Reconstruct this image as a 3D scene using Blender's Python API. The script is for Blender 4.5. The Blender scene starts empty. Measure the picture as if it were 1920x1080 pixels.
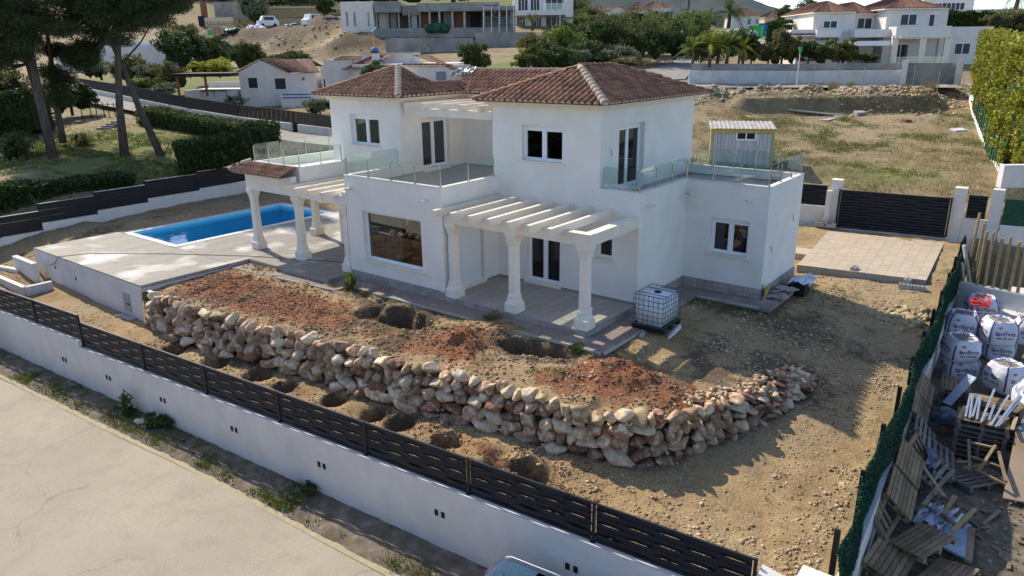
import bpy, bmesh, math, random
import numpy as np
from mathutils import Vector, Matrix, noise
S = bpy.context.scene
COL = S.collection
rnd = random.Random(7)
R_ = math.radians
PI = math.pi
# ---------------------------------------------------------------- camera
FPX, YAW, PIT, ROLL = 1377.27, R_(-37.85064), R_(17.80507), R_(0.66607)
CAM = np.array([10.83, -17.57, 8.0])
def cam_matrix():
    cy, sy, cp, sp = math.cos(YAW), math.sin(YAW), math.cos(PIT), math.sin(PIT)
    f = np.array([sy*cp, cy*cp, -sp]); r = np.array([cy, -sy, 0.]); d = np.cross(f, r)
    cr, sr = math.cos(ROLL), math.sin(ROLL)
    return np.array([cr*r+sr*d, -sr*r+cr*d, f])
CM = cam_matrix()
cam = bpy.data.cameras.new('camera'); camo = bpy.data.objects.new('camera', cam); COL.objects.link(camo)
cam.sensor_width = 36; cam.lens = 36*FPX/1920; cam.clip_start = .1; cam.clip_end = 6000
camo.matrix_world = Matrix([[CM[0][i], -CM[1][i], -CM[2][i], CAM[i]] for i in range(3)]+[[0, 0, 0, 1]])
S.camera = camo
# ---------------------------------------------------------------- light
SUN = Vector((-1.1, .24, 1.0)).normalized()          # towards the sun
w = bpy.data.worlds.new('World'); S.world = w; w.use_nodes = True
nt = w.node_tree; nt.nodes.clear()
sky = nt.nodes.new('ShaderNodeTexSky'); sky.sky_type = 'NISHITA'; sky.sun_disc = False
sky.sun_elevation = math.asin(SUN.z); sky.sun_rotation = math.atan2(SUN.x, SUN.y)
sky.air_density = .75; sky.dust_density = .6; sky.ozone_density = .5
bg = nt.nodes.new('ShaderNodeBackground'); bg.inputs[1].default_value = .15
ow = nt.nodes.new('ShaderNodeOutputWorld')
nt.links.new(sky.outputs[0], bg.inputs[0]); nt.links.new(bg.outputs[0], ow.inputs[0])
sl = bpy.data.lights.new('sun', 'SUN'); sl.energy = 3.7; sl.angle = R_(.53); sl.color = (1, .90, .74)
so = bpy.data.objects.new('sun', sl); COL.objects.link(so)
so.rotation_euler = (-SUN).to_track_quat('-Z', 'Y').to_euler(); so.location = (0, 0, 60)
S.view_settings.view_transform = 'Standard'; S.view_settings.look = 'None'
S.view_settings.exposure = 0.70; S.view_settings.gamma = 1
try: S.view_settings.use_curve_mapping = False
except Exception: pass
S.cycles.max_bounces = 8; S.cycles.transparent_max_bounces = 16
# ---------------------------------------------------------------- pixel helpers (photo pixels to points of the place)
def ray(x, y): return CM.T@np.array([(x-960)/FPX, (y-540)/FPX, 1.])
def see(x, y, z=0.):
    d = ray(x, y); t = (z-CAM[2])/d[2]; return Vector(CAM+t*d)
def deep(x, y, d): return Vector(CAM+ray(x, y)*d)
def pix(P):
    v = CM@(np.array(P)-CAM); return 960+FPX*v[0]/v[2], 540+FPX*v[1]/v[2], v[2]
VIEW = R_(37.85)                                      # turns a thing so that its front faces the street below

# ---------------------------------------------------------------- materials
MATS = {}
def mat(name, c1, c2=None, scale=4., rough=.85, bump=0., bscale=30., metal=0., rand=0., detail=6., spec=.3,
        c3=None, s3=1.2, lo=.35, hi=.65, stretch=None, lo3=.5, hi3=.68, trans=0., flat3=False):
    m = bpy.data.materials.new(name); m.use_nodes = True; MATS[name] = m
    n = m.node_tree.nodes; l = m.node_tree.links; b = n['Principled BSDF']
    b.inputs['Roughness'].default_value = rough; b.inputs['Metallic'].default_value = metal
    b.inputs['Specular IOR Level'].default_value = spec
    geo = n.new('ShaderNodeNewGeometry'); vec = geo.outputs['Position']
    if stretch:
        mp = n.new('ShaderNodeMapping'); mp.inputs['Scale'].default_value = stretch
        l.new(vec, mp.inputs[0]); vec = mp.outputs[0]
    c2 = c2 or c1
    nz = n.new('ShaderNodeTexNoise'); nz.inputs['Scale'].default_value = scale; nz.inputs['Detail'].default_value = detail
    l.new(vec, nz.inputs['Vector'])
    mr = n.new('ShaderNodeMapRange'); mr.inputs['From Min'].default_value = lo; mr.inputs['From Max'].default_value = hi
    l.new(nz.outputs['Fac'], mr.inputs['Value'])
    mx = n.new('ShaderNodeMix'); mx.data_type = 'RGBA'; mx.inputs['A'].default_value = (*c1, 1); mx.inputs['B'].default_value = (*c2, 1)
    l.new(mr.outputs[0], mx.inputs['Factor']); col = mx.outputs['Result']
    if c3:
        n3 = n.new('ShaderNodeTexNoise'); n3.inputs['Scale'].default_value = s3; n3.inputs['Detail'].default_value = 4
        l.new(geo.outputs['Position'] if flat3 else vec, n3.inputs['Vector'])
        r3 = n.new('ShaderNodeMapRange'); r3.inputs['From Min'].default_value = lo3; r3.inputs['From Max'].default_value = hi3
        l.new(n3.outputs['Fac'], r3.inputs['Value'])
        m3 = n.new('ShaderNodeMix'); m3.data_type = 'RGBA'; m3.inputs['B'].default_value = (*c3, 1)
        l.new(r3.outputs[0], m3.inputs['Factor']); l.new(col, m3.inputs['A']); col = m3.outputs['Result']
    if rand:
        oi = n.new('ShaderNodeObjectInfo'); ad = n.new('ShaderNodeMath'); ad.operation = 'ADD'
        l.new(oi.outputs['Random'], ad.inputs[0]); l.new(geo.outputs['Random Per Island'], ad.inputs[1])
        fr = n.new('ShaderNodeMath'); fr.operation = 'FRACT'; l.new(ad.outputs[0], fr.inputs[0])
        mm = n.new('ShaderNodeMapRange'); mm.inputs['To Min'].default_value = 1-rand; mm.inputs['To Max'].default_value = 1+rand
        l.new(fr.outputs[0], mm.inputs['Value'])
        hs = n.new('ShaderNodeHueSaturation'); l.new(mm.outputs[0], hs.inputs['Value']); l.new(col, hs.inputs['Color'])
        col = hs.outputs[0]
    l.new(col, b.inputs['Base Color'])
    if bump:
        nb = n.new('ShaderNodeTexNoise'); nb.inputs['Scale'].default_value = bscale; nb.inputs['Detail'].default_value = 5
        l.new(vec, nb.inputs['Vector'])
        bu = n.new('ShaderNodeBump'); bu.inputs['Strength'].default_value = min(1, bump); bu.inputs['Distance'].default_value = .02*max(1, bump)
        l.new(nb.outputs['Fac'], bu.inputs['Height']); l.new(bu.outputs[0], b.inputs['Normal'])
    if trans:                                         # leaves let light through
        tr = n.new('ShaderNodeBsdfTranslucent'); l.new(col, tr.inputs[0]); ms = n.new('ShaderNodeMixShader')
        ms.inputs[0].default_value = trans; o = n['Material Output']
        l.new(b.outputs[0], ms.inputs[1]); l.new(tr.outputs[0], ms.inputs[2]); l.new(ms.outputs[0], o.inputs['Surface'])
    return m
def glass(name, tint, refl=1., rough=.0):
    m = bpy.data.materials.new(name); m.use_nodes = True; MATS[name] = m
    n = m.node_tree.nodes; l = m.node_tree.links; n.clear()
    t = n.new('ShaderNodeBsdfTransparent'); t.inputs[0].default_value = (*tint, 1)
    g = n.new('ShaderNodeBsdfGlossy'); g.inputs['Roughness'].default_value = rough; g.inputs[0].default_value = (.95, .97, 1, 1)
    f = n.new('ShaderNodeLayerWeight'); pw = n.new('ShaderNodeMath'); pw.operation = 'POWER'; pw.inputs[1].default_value = 4.5; l.new(f.outputs['Facing'], pw.inputs[0])
    mu = n.new('ShaderNodeMapRange'); mu.inputs['To Min'].default_value = .045*refl; mu.inputs['To Max'].default_value = min(1, .9*refl); f = pw
    x = n.new('ShaderNodeMixShader'); o = n.new('ShaderNodeOutputMaterial')
    l.new(f.outputs[0], mu.inputs[0]); l.new(mu.outputs[0], x.inputs[0]); l.new(t.outputs[0], x.inputs[1]); l.new(g.outputs[0], x.inputs[2])
    l.new(x.outputs[0], o.inputs[0]); return m
mat('stucco', (.84, .81, .76), (.78, .75, .70), 1.3, .9, .9, 40, c3=(.69, .66, .60), s3=.5, lo3=.62, hi3=.85)
mat('wall_white', (.74, .70, .66), (.67, .63, .60), 1.5, .92, .6, 40, c3=(.55, .53, .49), s3=.7, lo3=.6, hi3=.85)
mat('old_white', (.66, .66, .64), (.55, .55, .52), 1.0, .95, .8, 18, c3=(.42, .41, .37), s3=.9, lo3=.58, hi3=.8)
mat('cream', (.80, .73, .62), (.74, .67, .56), 3, .8, .2, 40)
mat('column_cream', (.82, .77, .69), (.76, .71, .62), 6, .75, .3, 25)
mat('roof_tile', (.31, .145, .085), (.20, .095, .058), 6, .8, .4, 60, rand=.38, c3=(.24, .16, .12), s3=9, lo3=.55, hi3=.8)
mat('tile_edge', (.52, .37, .25), (.40, .28, .19), 9, .9)
mat('roof_pan', (.11, .06, .042), (.07, .04, .03), 6, .9)
mat('old_tile', (.185, .088, .06), (.125, .062, .045), 3, .85, .4, 60, rand=.4, c3=(.24, .15, .105), s3=4)
mat('mortar', (.66, .52, .38), (.50, .38, .27), 9, .9, .4, 60)
mat('pvc', (.80, .82, .85), None, 2, .35, spec=.5)
mat('steel', (.55, .55, .55), (.42, .42, .43), 20, .28, metal=1)
mat('stone_tile', (.36, .33, .31), (.27, .245, .225), 9, .85, .7, 25, rand=.16, c3=(.42, .37, .33), s3=14)
mat('grout', (.27, .25, .235), None, 9, .95)
mat('plank', (.40, .355, .31), (.33, .29, .255), 3.5, .6, .15, 30, rand=.09, stretch=(9, .8, 1))
mat('deck_plank', (.235, .215, .185), (.185, .17, .148), 3, .6, .15, 30, rand=.09, stretch=(7, .8, 1), c3=(.50, .485, .46), s3=.55, lo3=.53, hi3=.68, flat3=True)
mat('gravel_path', (.30, .245, .215), (.19, .15, .13), 60, .95, 1., 70, c3=(.36, .30, .26), s3=1.2)
mat('concrete', (.43, .42, .40), (.33, .32, .30), 3, .95, .6, 25)
mat('grey_concrete', (.30, .295, .28), (.20, .195, .185), .8, .95, .8, 10, c3=(.40, .38, .35), s3=.4)
mat('dark_metal', (.010, .012, .018), (.014, .016, .022), 3, .5, spec=.3)
mat('brown_panel', (.022, .016, .013), (.034, .025, .02), 5, .8, stretch=(1, 1, .1))
mat('rock', (.44, .285, .175), (.29, .165, .10), 3.3, .95, 1., 14, rand=.36, c3=(.70, .57, .41), s3=6, lo3=.47, hi3=.68, detail=12)
mat('rust_rock', (.30, .15, .09), (.19, .09, .055), 6, .95, 1., 14, rand=.25, c3=(.46, .36, .28), s3=10, lo3=.52, hi3=.7, detail=12)
mat('pale_rock', (.70, .58, .42), (.50, .37, .24), 7, .95, 1., 14, detail=12, rand=.15, c3=(.33, .22, .16), s3=5, lo3=.6, hi3=.7)
mat('ochre_rock', (.42, .32, .17), (.30, .22, .12), 3, .95, 1., 9, rand=.15, c3=(.5, .43, .3), s3=5)
mat('pebble', (.50, .39, .26), (.33, .225, .135), 3, .95, rand=.35)
mat('soil_clod', (.27, .18, .11), (.17, .11, .065), 3, .95, rand=.35)
mat('red_clod', (.27, .12, .06), (.17, .075, .04), 3, .95, rand=.35)
mat('grass_blade', (.10, .16, .03), (.17, .19, .05), 2, .8, rand=.3, trans=.25)
mat('dry_grass', (.38, .31, .15), (.28, .24, .10), 2, .85, rand=.3, trans=.25)
mat('foliage', (.055, .088, .022), (.085, .115, .03), 1.1, .7, rand=.45, trans=.25)
mat('foliage_light', (.115, .17, .03), (.16, .20, .04), 1.1, .65, rand=.4, trans=.3)
mat('foliage_olive', (.13, .14, .04), (.17, .155, .05), 1.1, .75, rand=.4, trans=.25)
mat('foliage_grey', (.13, .17, .09), (.20, .23, .14), 1.5, .75, rand=.4, trans=.25)
mat('foliage_yellow', (.42, .40, .05), (.30, .33, .05), 1.2, .7, rand=.35, trans=.3)
mat('cypress_leaf', (.22, .25, .025), (.33, .31, .04), .9, .75, rand=.45, trans=.2)
mat('hedge_leaf', (.03, .06, .013), (.05, .085, .018), 1.4, .6, rand=.45, trans=.2)
mat('pine_needle', (.034, .055, .020), (.058, .078, .026), .8, .75, rand=.4, trans=.15)
mat('bush_core', (.018, .026, .009), (.03, .038, .014), 3, .95)  # dark filler inside bushes: blocks light, inner shade put into its colour
mat('bark', (.075, .055, .042), (.13, .10, .08), 5, .95, 1., 12, stretch=(1, 1, .25))
mat('artificial_green', (.012, .085, .045), (.01, .055, .03), 6, .55, rand=.5)
mat('wood', (.26, .185, .115), (.17, .12, .075), 4, .85, .3, 30, rand=.3, stretch=(1, 1, 1))
mat('grey_wood', (.20, .18, .16), (.13, .115, .10), 4, .9, .3, 30, rand=.3)
mat('cane_wood', (.40, .30, .16), (.30, .22, .12), 5, .75, .2, 30, rand=.15)
mat('plywood', (.33, .25, .18), (.28, .21, .15), 2, .8)
mat('galvanised', (.55, .60, .66), (.42, .47, .54), 6, .35, metal=.7)
mat('bag_white', (.66, .68, .74), (.56, .58, .66), 3, .7, .8, 7)
mat('bag_print', (.05, .055, .17), None, 3, .7)
mat('print_red', (.45, .05, .14), None, 3, .7)
mat('sand', (.33, .28, .22), (.24, .20, .16), 9, .95, .8, 40)
mat('red_hose', (.75, .03, .02), None, 3, .45)
mat('black', (.012, .012, .013), None, 3, .6)
mat('tank_white', (.74, .78, .80), (.68, .72, .76), 2, .45)
mat('cage_metal', (.12, .16, .20), None, 3, .4, metal=.6)
mat('cloth_white', (.72, .73, .78), (.62, .63, .70), 5, .85, .6, 14)
mat('blue_sheet', (.07, .085, .12), (.13, .16, .22), 5, .5, .5, 14)
mat('ply_film', (.38, .44, .55), (.30, .36, .47), 5, .4, .9, 8)
mat('pool_tile', (.16, .78, .98), (.2, .82, .99), 5, .4)
mat('coping', (.66, .65, .62), (.58, .57, .54), 3, .7, .2, 40)
mat('slab_tile', (.47, .39, .30), (.40, .33, .25), 14, .85, .3, 50, rand=.07, c3=(.50, .37, .20), s3=.8, lo3=.55, hi3=.75)
mat('shed_panel', (.52, .52, .51), (.38, .40, .42), 3, .7, .2, 20, rand=.10, stretch=(3, 3, .25), c3=(.55, .56, .58), s3=2)
mat('shed_yellow', (.50, .40, .11), (.40, .32, .10), 5, .75)
mat('shed_roof', (.42, .41, .40), (.33, .31, .29), 3, .6, c3=(.34, .22, .12), s3=2)
mat('asphalt', (.42, .37, .29), (.375, .33, .26), .35, .93, .8, 90, c3=(.345, .30, .24), s3=1.6, lo3=.5, hi3=.8)
def cracks(m):
    n = m.node_tree.nodes; l = m.node_tree.links; b = n['Principled BSDF']; old = b.inputs['Base Color'].links[0].from_socket
    geo = n.new('ShaderNodeNewGeometry'); nz = n.new('ShaderNodeTexNoise'); nz.inputs['Scale'].default_value = 1.1; nz.inputs['Detail'].default_value = 6; l.new(geo.outputs['Position'], nz.inputs['Vector'])
    mx = n.new('ShaderNodeMix'); mx.data_type = 'VECTOR'; mx.inputs['Factor'].default_value = .55; l.new(geo.outputs['Position'], mx.inputs['A']); l.new(nz.outputs['Color'], mx.inputs['B'])
    vo = n.new('ShaderNodeTexVoronoi'); vo.feature = 'DISTANCE_TO_EDGE'; vo.inputs['Scale'].default_value = .62; l.new(mx.outputs['Result'], vo.inputs['Vector'])
    r = n.new('ShaderNodeMapRange'); r.inputs['From Min'].default_value = 0; r.inputs['From Max'].default_value = .009; r.inputs['To Min'].default_value = .4; r.inputs['To Max'].default_value = 0; l.new(vo.outputs['Distance'], r.inputs['Value'])
    n2 = n.new('ShaderNodeTexNoise'); n2.inputs['Scale'].default_value = .35; l.new(geo.outputs['Position'], n2.inputs['Vector']); r2 = n.new('ShaderNodeMapRange'); r2.inputs['From Min'].default_value = .5; r2.inputs['From Max'].default_value = .6; l.new(n2.outputs[0], r2.inputs['Value'])
    mu = n.new('ShaderNodeMath'); mu.operation = 'MULTIPLY'; l.new(r.outputs[0], mu.inputs[0]); l.new(r2.outputs[0], mu.inputs[1])
    c = n.new('ShaderNodeMix'); c.data_type = 'RGBA'; c.inputs['B'].default_value = (.12, .10, .08, 1); l.new(mu.outputs[0], c.inputs['Factor']); l.new(old, c.inputs['A'])
    # grit: pale and dark specks of the aggregate
    n3 = n.new('ShaderNodeTexNoise'); n3.inputs['Scale'].default_value = 38; n3.inputs['Detail'].default_value = 3; l.new(geo.outputs['Position'], n3.inputs['Vector']); r3 = n.new('ShaderNodeMapRange'); r3.inputs['From Min'].default_value = .3; r3.inputs['From Max'].default_value = .7; r3.inputs['To Min'].default_value = .82; r3.inputs['To Max'].default_value = 1.15; l.new(n3.outputs[0], r3.inputs['Value'])
    h = n.new('ShaderNodeHueSaturation'); l.new(r3.outputs[0], h.inputs['Value']); l.new(c.outputs['Result'], h.inputs['Color']); l.new(h.outputs[0], b.inputs['Base Color'])
cracks(MATS['asphalt'])
mat('kerb', (.42, .36, .22), (.33, .29, .19), 5, .9, .4, 40)
mat('verge_soil', (.17, .135, .10), (.10, .085, .06), 6, .97, 1., 16, c3=(.24, .20, .15), s3=3)
mat('far_road', (.30, .285, .26), (.24, .23, .21), 1, .93)
mat('field_rock', (.50, .43, .31), (.36, .30, .21), 1, .95, 1., 3)
mat('mountain', (.022, .036, .036), (.045, .058, .052), .015, .95)
mat('orange', (.7, .30, .05), None, 3, .6)
mat('blue_paint', (.02, .16, .55), None, 3, .5)
mat('green_plastic', (.03, .45, .10), None, 3, .5)
mat('cardboard', (.45, .30, .20), (.38, .26, .17), 3, .85)
mat('interior', (.35, .34, .32), None, 3, .9)
mat('dark_interior', (.05, .048, .045), None, 3, .9)
mat('curtain', (.66, .62, .54), (.52, .48, .41), 8, .9, stretch=(6, 6, .2))
mat('car_paint', (.05, .11, .19), (.045, .10, .175), 3, .18, spec=.8, metal=.3)
mat('car_trim', (.62, .63, .66), None, 3, .25, metal=.9)
mat('blue_grey_door', (.25, .28, .36), (.20, .23, .30), 4, .7)
mat('balustrade', (.62, .50, .30), (.52, .42, .26), 3, .85)
mat('brick_red', (.30, .13, .08), (.22, .10, .06), 5, .9)
mat('far_pane', (.03, .035, .045), (.05, .055, .065), 1, .12, spec=.15)
glass('window_glass', (.6, .63, .6), 2.4)
glass('dark_glass', (.13, .15, .16), 1.5)
glass('rail_glass', (.87, .935, .92), 1.4)
glass('plastic_film', (.72, .76, .82), 2.2, .25)
# pool water: see-through with a rippled surface
def water_mat():
    m = bpy.data.materials.new('water'); m.use_nodes = True; MATS['water'] = m
    n = m.node_tree.nodes; l = m.node_tree.links; n.clear()
    t = n.new('ShaderNodeBsdfTransparent'); t.inputs[0].default_value = (.78, .95, 1., 1)
    g = n.new('ShaderNodeBsdfGlossy'); g.inputs['Roughness'].default_value = .02
    f = n.new('ShaderNodeFresnel'); f.inputs[0].default_value = 1.33
    nz = n.new('ShaderNodeTexNoise'); nz.inputs['Scale'].default_value = 2.6; nz.inputs['Detail'].default_value = 3
    geo = n.new('ShaderNodeNewGeometry'); l.new(geo.outputs['Position'], nz.inputs['Vector'])
    b = n.new('ShaderNodeBump'); b.inputs['Strength'].default_value = .35; b.inputs['Distance'].default_value = .03
    l.new(nz.outputs[0], b.inputs['Height'])
    for q in (g, f): l.new(b.outputs[0], q.inputs['Normal'])
    x = n.new('ShaderNodeMixShader'); o = n.new('ShaderNodeOutputMaterial')
    l.new(f.outputs[0], x.inputs[0]); l.new(t.outputs[0], x.inputs[1]); l.new(g.outputs[0], x.inputs[2]); l.new(x.outputs[0], o.inputs[0])
water_mat()
# bare ground: three soils, the dark one also painting shade into the pits (vertex attributes set when the ground is built)
def soil_mat(name, base1, base2, attrs=True):
    m = mat(name, base1, base2, .9, .97, 1., 14, c3=(.32, .25, .155), s3=.25, lo3=.45, hi3=.7)
    n = m.node_tree.nodes; l = m.node_tree.links; b = n['Principled BSDF']
    old = b.inputs['Base Color'].links[0].from_socket
    geo = n.new('ShaderNodeNewGeometry')
    fine = n.new('ShaderNodeTexNoise'); fine.inputs['Scale'].default_value = 16; fine.inputs['Detail'].default_value = 8; fine.inputs['Roughness'].default_value = .7
    l.new(geo.outputs['Position'], fine.inputs['Vector'])
    mr = n.new('ShaderNodeMapRange'); mr.inputs['From Min'].default_value = .3; mr.inputs['From Max'].default_value = .7
    mr.inputs['To Min'].default_value = .5; mr.inputs['To Max'].default_value = 1.38; l.new(fine.outputs[0], mr.inputs['Value'])
    hs = n.new('ShaderNodeHueSaturation'); l.new(mr.outputs[0], hs.inputs['Value'])
    cur = old
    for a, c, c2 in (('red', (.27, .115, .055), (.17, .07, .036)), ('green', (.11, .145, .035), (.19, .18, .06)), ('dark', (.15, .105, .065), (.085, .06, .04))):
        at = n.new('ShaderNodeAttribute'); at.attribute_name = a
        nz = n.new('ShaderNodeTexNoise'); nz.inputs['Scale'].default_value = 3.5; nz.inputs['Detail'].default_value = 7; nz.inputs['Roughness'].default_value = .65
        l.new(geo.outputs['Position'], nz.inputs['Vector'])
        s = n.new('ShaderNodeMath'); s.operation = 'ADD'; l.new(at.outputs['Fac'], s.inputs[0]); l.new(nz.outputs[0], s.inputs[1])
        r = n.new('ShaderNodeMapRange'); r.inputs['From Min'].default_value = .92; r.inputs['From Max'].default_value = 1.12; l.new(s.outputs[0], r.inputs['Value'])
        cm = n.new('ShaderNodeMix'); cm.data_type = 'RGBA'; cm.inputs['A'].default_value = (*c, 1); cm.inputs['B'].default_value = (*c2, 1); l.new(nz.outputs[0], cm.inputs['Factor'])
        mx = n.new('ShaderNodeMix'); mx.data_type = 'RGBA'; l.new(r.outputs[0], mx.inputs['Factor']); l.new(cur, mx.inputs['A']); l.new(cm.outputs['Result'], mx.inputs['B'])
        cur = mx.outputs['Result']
    l.new(cur, hs.inputs['Color']); l.new(hs.outputs[0], b.inputs['Base Color'])
    return m
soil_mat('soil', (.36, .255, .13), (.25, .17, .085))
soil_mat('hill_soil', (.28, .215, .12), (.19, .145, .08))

# ---------------------------------------------------------------- mesh helpers
class MB:
    def __init__(s): s.v = []; s.f = []; s.sm = False
    def add(s, vs, fs):
        o = len(s.v); s.v += [tuple(v) for v in vs]; s.f += [tuple(i+o for i in f) for f in fs]; return s
    def box(s, x0, x1, y0, y1, z0, z1):
        if x0 > x1: x0, x1 = x1, x0
        if y0 > y1: y0, y1 = y1, y0
        return s.add([(x0,y0,z0),(x1,y0,z0),(x1,y1,z0),(x0,y1,z0),(x0,y0,z1),(x1,y0,z1),(x1,y1,z1),(x0,y1,z1)],
              [(0,3,2,1),(4,5,6,7),(0,1,5,4),(1,2,6,5),(2,3,7,6),(3,0,4,7)])
    def obox(s, M, sx, sy, sz):
        vs = [M@Vector((x*sx/2, y*sy/2, z*sz/2)) for z in (-1,1) for x, y in ((-1,-1),(1,-1),(1,1),(-1,1))]
        return s.add(vs, [(0,3,2,1),(4,5,6,7),(0,1,5,4),(1,2,6,5),(2,3,7,6),(3,0,4,7)])
    def bar(s, a, b, wd, ht):
        a = Vector(a); b = Vector(b); d = b-a
        M = Matrix.Translation((a+b)/2)@d.to_track_quat('X', 'Z').to_matrix().to_4x4()
        return s.obox(M, d.length, wd, ht)
    def quad(s, *p): return s.add(p, [tuple(range(len(p)))])
    def tube(s, pts, r, n=8, cap=True):
        pts = [Vector(p) for p in pts]; rs = r if isinstance(r, (list, tuple)) else [r]*len(pts); o = len(s.v); up = None
        for i, p in enumerate(pts):
            d = (pts[min(i+1, len(pts)-1)]-pts[max(i-1, 0)]).normalized()
            if up is None: up = Vector((0,0,1)) if abs(d.z) < .9 else Vector((1,0,0))
            a = d.cross(up).normalized(); b = d.cross(a).normalized(); up = -b if False else up
            for k in range(n):
                t = 2*PI*k/n; s.v.append(tuple(p+(a*math.cos(t)+b*math.sin(t))*rs[i]))
        for i in range(len(pts)-1):
            for k in range(n):
                a0 = o+i*n+k; a1 = o+i*n+(k+1) % n; s.f.append((a0, a0+n, a1+n, a1))
        if cap:
            s.f.append(tuple(o+k for k in range(n))); s.f.append(tuple(o+(len(pts)-1)*n+k for k in reversed(range(n))))
        return s
    def prism(s, poly, z0, z1):
        n = len(poly); o = len(s.v)
        s.v += [(x, y, z0) for x, y in poly]+[(x, y, z1) for x, y in poly]
        s.f += [tuple(o+n+i for i in range(n)), tuple(o+i for i in reversed(range(n)))]
        s.f += [(o+i, o+(i+1) % n, o+n+(i+1) % n, o+n+i) for i in range(n)]
        return s
    def loft(s, c, sections):     # square sections (half width, z) stacked: columns, pillars
        o = len(s.v)
        for h, z in sections: s.v += [(c[0]+a*h, c[1]+b*h, z) for a, b in ((-1,-1),(1,-1),(1,1),(-1,1))]
        for i in range(len(sections)-1):
            for k in range(4): s.f.append((o+i*4+k, o+i*4+(k+1) % 4, o+i*4+4+(k+1) % 4, o+i*4+4+k))
        s.f.append(tuple(o+(len(sections)-1)*4+k for k in range(4))); s.f.append((o+3, o+2, o+1, o)); return s
    def mesh(s, name, m, off=(0,0,0)):
        me = bpy.data.meshes.new(name)
        me.from_pydata([(x-off[0], y-off[1], z-off[2]) for x, y, z in s.v], [], s.f); me.validate(); me.update()
        if m: me.materials.append(MATS[m])
        if s.sm: me.polygons.foreach_set('use_smooth', [True]*len(me.polygons))
        return me
def wpos(o):
    p = Vector((0, 0, 0))
    while o: p += o.location; o = o.parent
    return p
def tag(o, label=None, cat=None, group=None, kind=None):
    if label: o['label'] = label
    if cat: o['category'] = cat
    if group: o['group'] = group
    if kind: o['kind'] = kind
    return o
def thing(name, loc, label, cat, group=None, rz=0):
    o = bpy.data.objects.new(name, None); COL.objects.link(o); o.location = loc; o.rotation_euler = (0, 0, rz)
    o.empty_display_size = .3; return tag(o, label, cat, group)
def part(name, mb, m, parent=None, kind=None, local=False):
    """mb in world coordinates (or in the parent's own, with local=True)"""
    off = (0, 0, 0) if (local or parent is None) else wpos(parent)
    o = bpy.data.objects.new(name, mb.mesh(name, m, off)); COL.objects.link(o)
    if parent is not None: o.parent = parent
    if kind: o['kind'] = kind
    return o
def inst(name, me, parent, M=None, kind=None):
    o = bpy.data.objects.new(name, me); COL.objects.link(o)
    if parent is not None: o.parent = parent
    if M is not None: o.matrix_local = M
    if kind: o['kind'] = kind
    return o
def np_mesh(name, verts, faces, m, k, smooth=False):
    """fast mesh from arrays: faces (N,k)"""
    me = bpy.data.meshes.new(name); verts = np.asarray(verts, np.float32); faces = np.asarray(faces, np.int32)
    me.vertices.add(len(verts)); me.vertices.foreach_set('co', verts.ravel())
    me.loops.add(faces.size); me.loops.foreach_set('vertex_index', faces.ravel())
    me.polygons.add(len(faces)); me.polygons.foreach_set('loop_start', np.arange(0, faces.size, k, dtype=np.int32))
    if m: me.materials.append(MATS[m])
    me.update(calc_edges=True); me.validate()
    if smooth: me.polygons.foreach_set('use_smooth', np.ones(len(faces), bool))
    return me
def copy_tree(o, parent=None, **kw):
    c = o.copy(); COL.objects.link(c); c.parent = parent
    for ch in list(o.children): copy_tree(ch, c)
    return c
nr = np.random.default_rng(11)
def vnoise(x, y, seed=0):
    xi = np.floor(x).astype(np.int64); yi = np.floor(y).astype(np.int64); fx = x-xi; fy = y-yi
    def h(a, b):
        n = (a*374761393+b*668265263+seed*974711) & 0xffffffff; n = ((n ^ (n >> 13))*1274126177) & 0xffffffff
        return ((n ^ (n >> 16)) & 0xffff)/65535.
    fx = fx*fx*(3-2*fx); fy = fy*fy*(3-2*fy)
    return (h(xi, yi)*(1-fx)+h(xi+1, yi)*fx)*(1-fy)+(h(xi, yi+1)*(1-fx)+h(xi+1, yi+1)*fx)*fy-.5
def fbm(x, y, o=4, seed=0):
    s = 0; a = 1
    for i in range(o): s = s+a*vnoise(x*2**i, y*2**i, seed+i); a *= .5
    return s
class RBF:
    def __init__(s, pts):
        p = np.array(pts, float); s.c = p[:, :2]; n = len(p)
        A = np.zeros((n+3, n+3)); A[:n, :n] = np.linalg.norm(s.c[:, None]-s.c[None], axis=2); A[:n, n:n+2] = s.c; A[:n, n+2] = 1; A[n:, :n] = A[:n, n:].T
        s.w = np.linalg.solve(A, np.r_[p[:, 2], 0, 0, 0])
    def __call__(s, x, y):
        x = np.asarray(x, float); y = np.asarray(y, float); r = np.zeros(x.shape)+s.w[-1]+s.w[-3]*x+s.w[-2]*y
        for (a, b), w_ in zip(s.c, s.w): r = r+w_*np.hypot(x-a, y-b)
        return r
# leaves: small quads spread through a volume, in clumps
def leaves(centres, n, spread, size, rng=nr, flat=0., aspect=.55, droop=0.):
    c = np.asarray(centres, float); k = len(c); idx = rng.integers(0, k, n)
    d = rng.normal(size=(n, 3)); d /= np.linalg.norm(d, axis=1)[:, None]+1e-9
    sp = np.asarray(spread, float); sp = sp if sp.ndim == 0 or sp.shape == (3,) else sp[idx]
    if getattr(sp, 'ndim', 0) == 1 and sp.shape[0] == n: sp = sp[:, None]
    p = c[idx]+d*sp*(rng.random(n)**.45)[:, None]
    a = rng.normal(size=(n, 3)); a[:, 2] *= (1-flat); a[:, 2] -= droop; a /= np.linalg.norm(a, axis=1)[:, None]+1e-9
    b = np.cross(a, rng.normal(size=(n, 3))); b /= np.linalg.norm(b, axis=1)[:, None]+1e-9
    s = size*(.6+.8*rng.random(n))[:, None]
    v = np.stack([p-a*s, p+b*s*aspect, p+a*s, p-b*s*aspect], 1).reshape(-1, 3)
    return v
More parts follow.
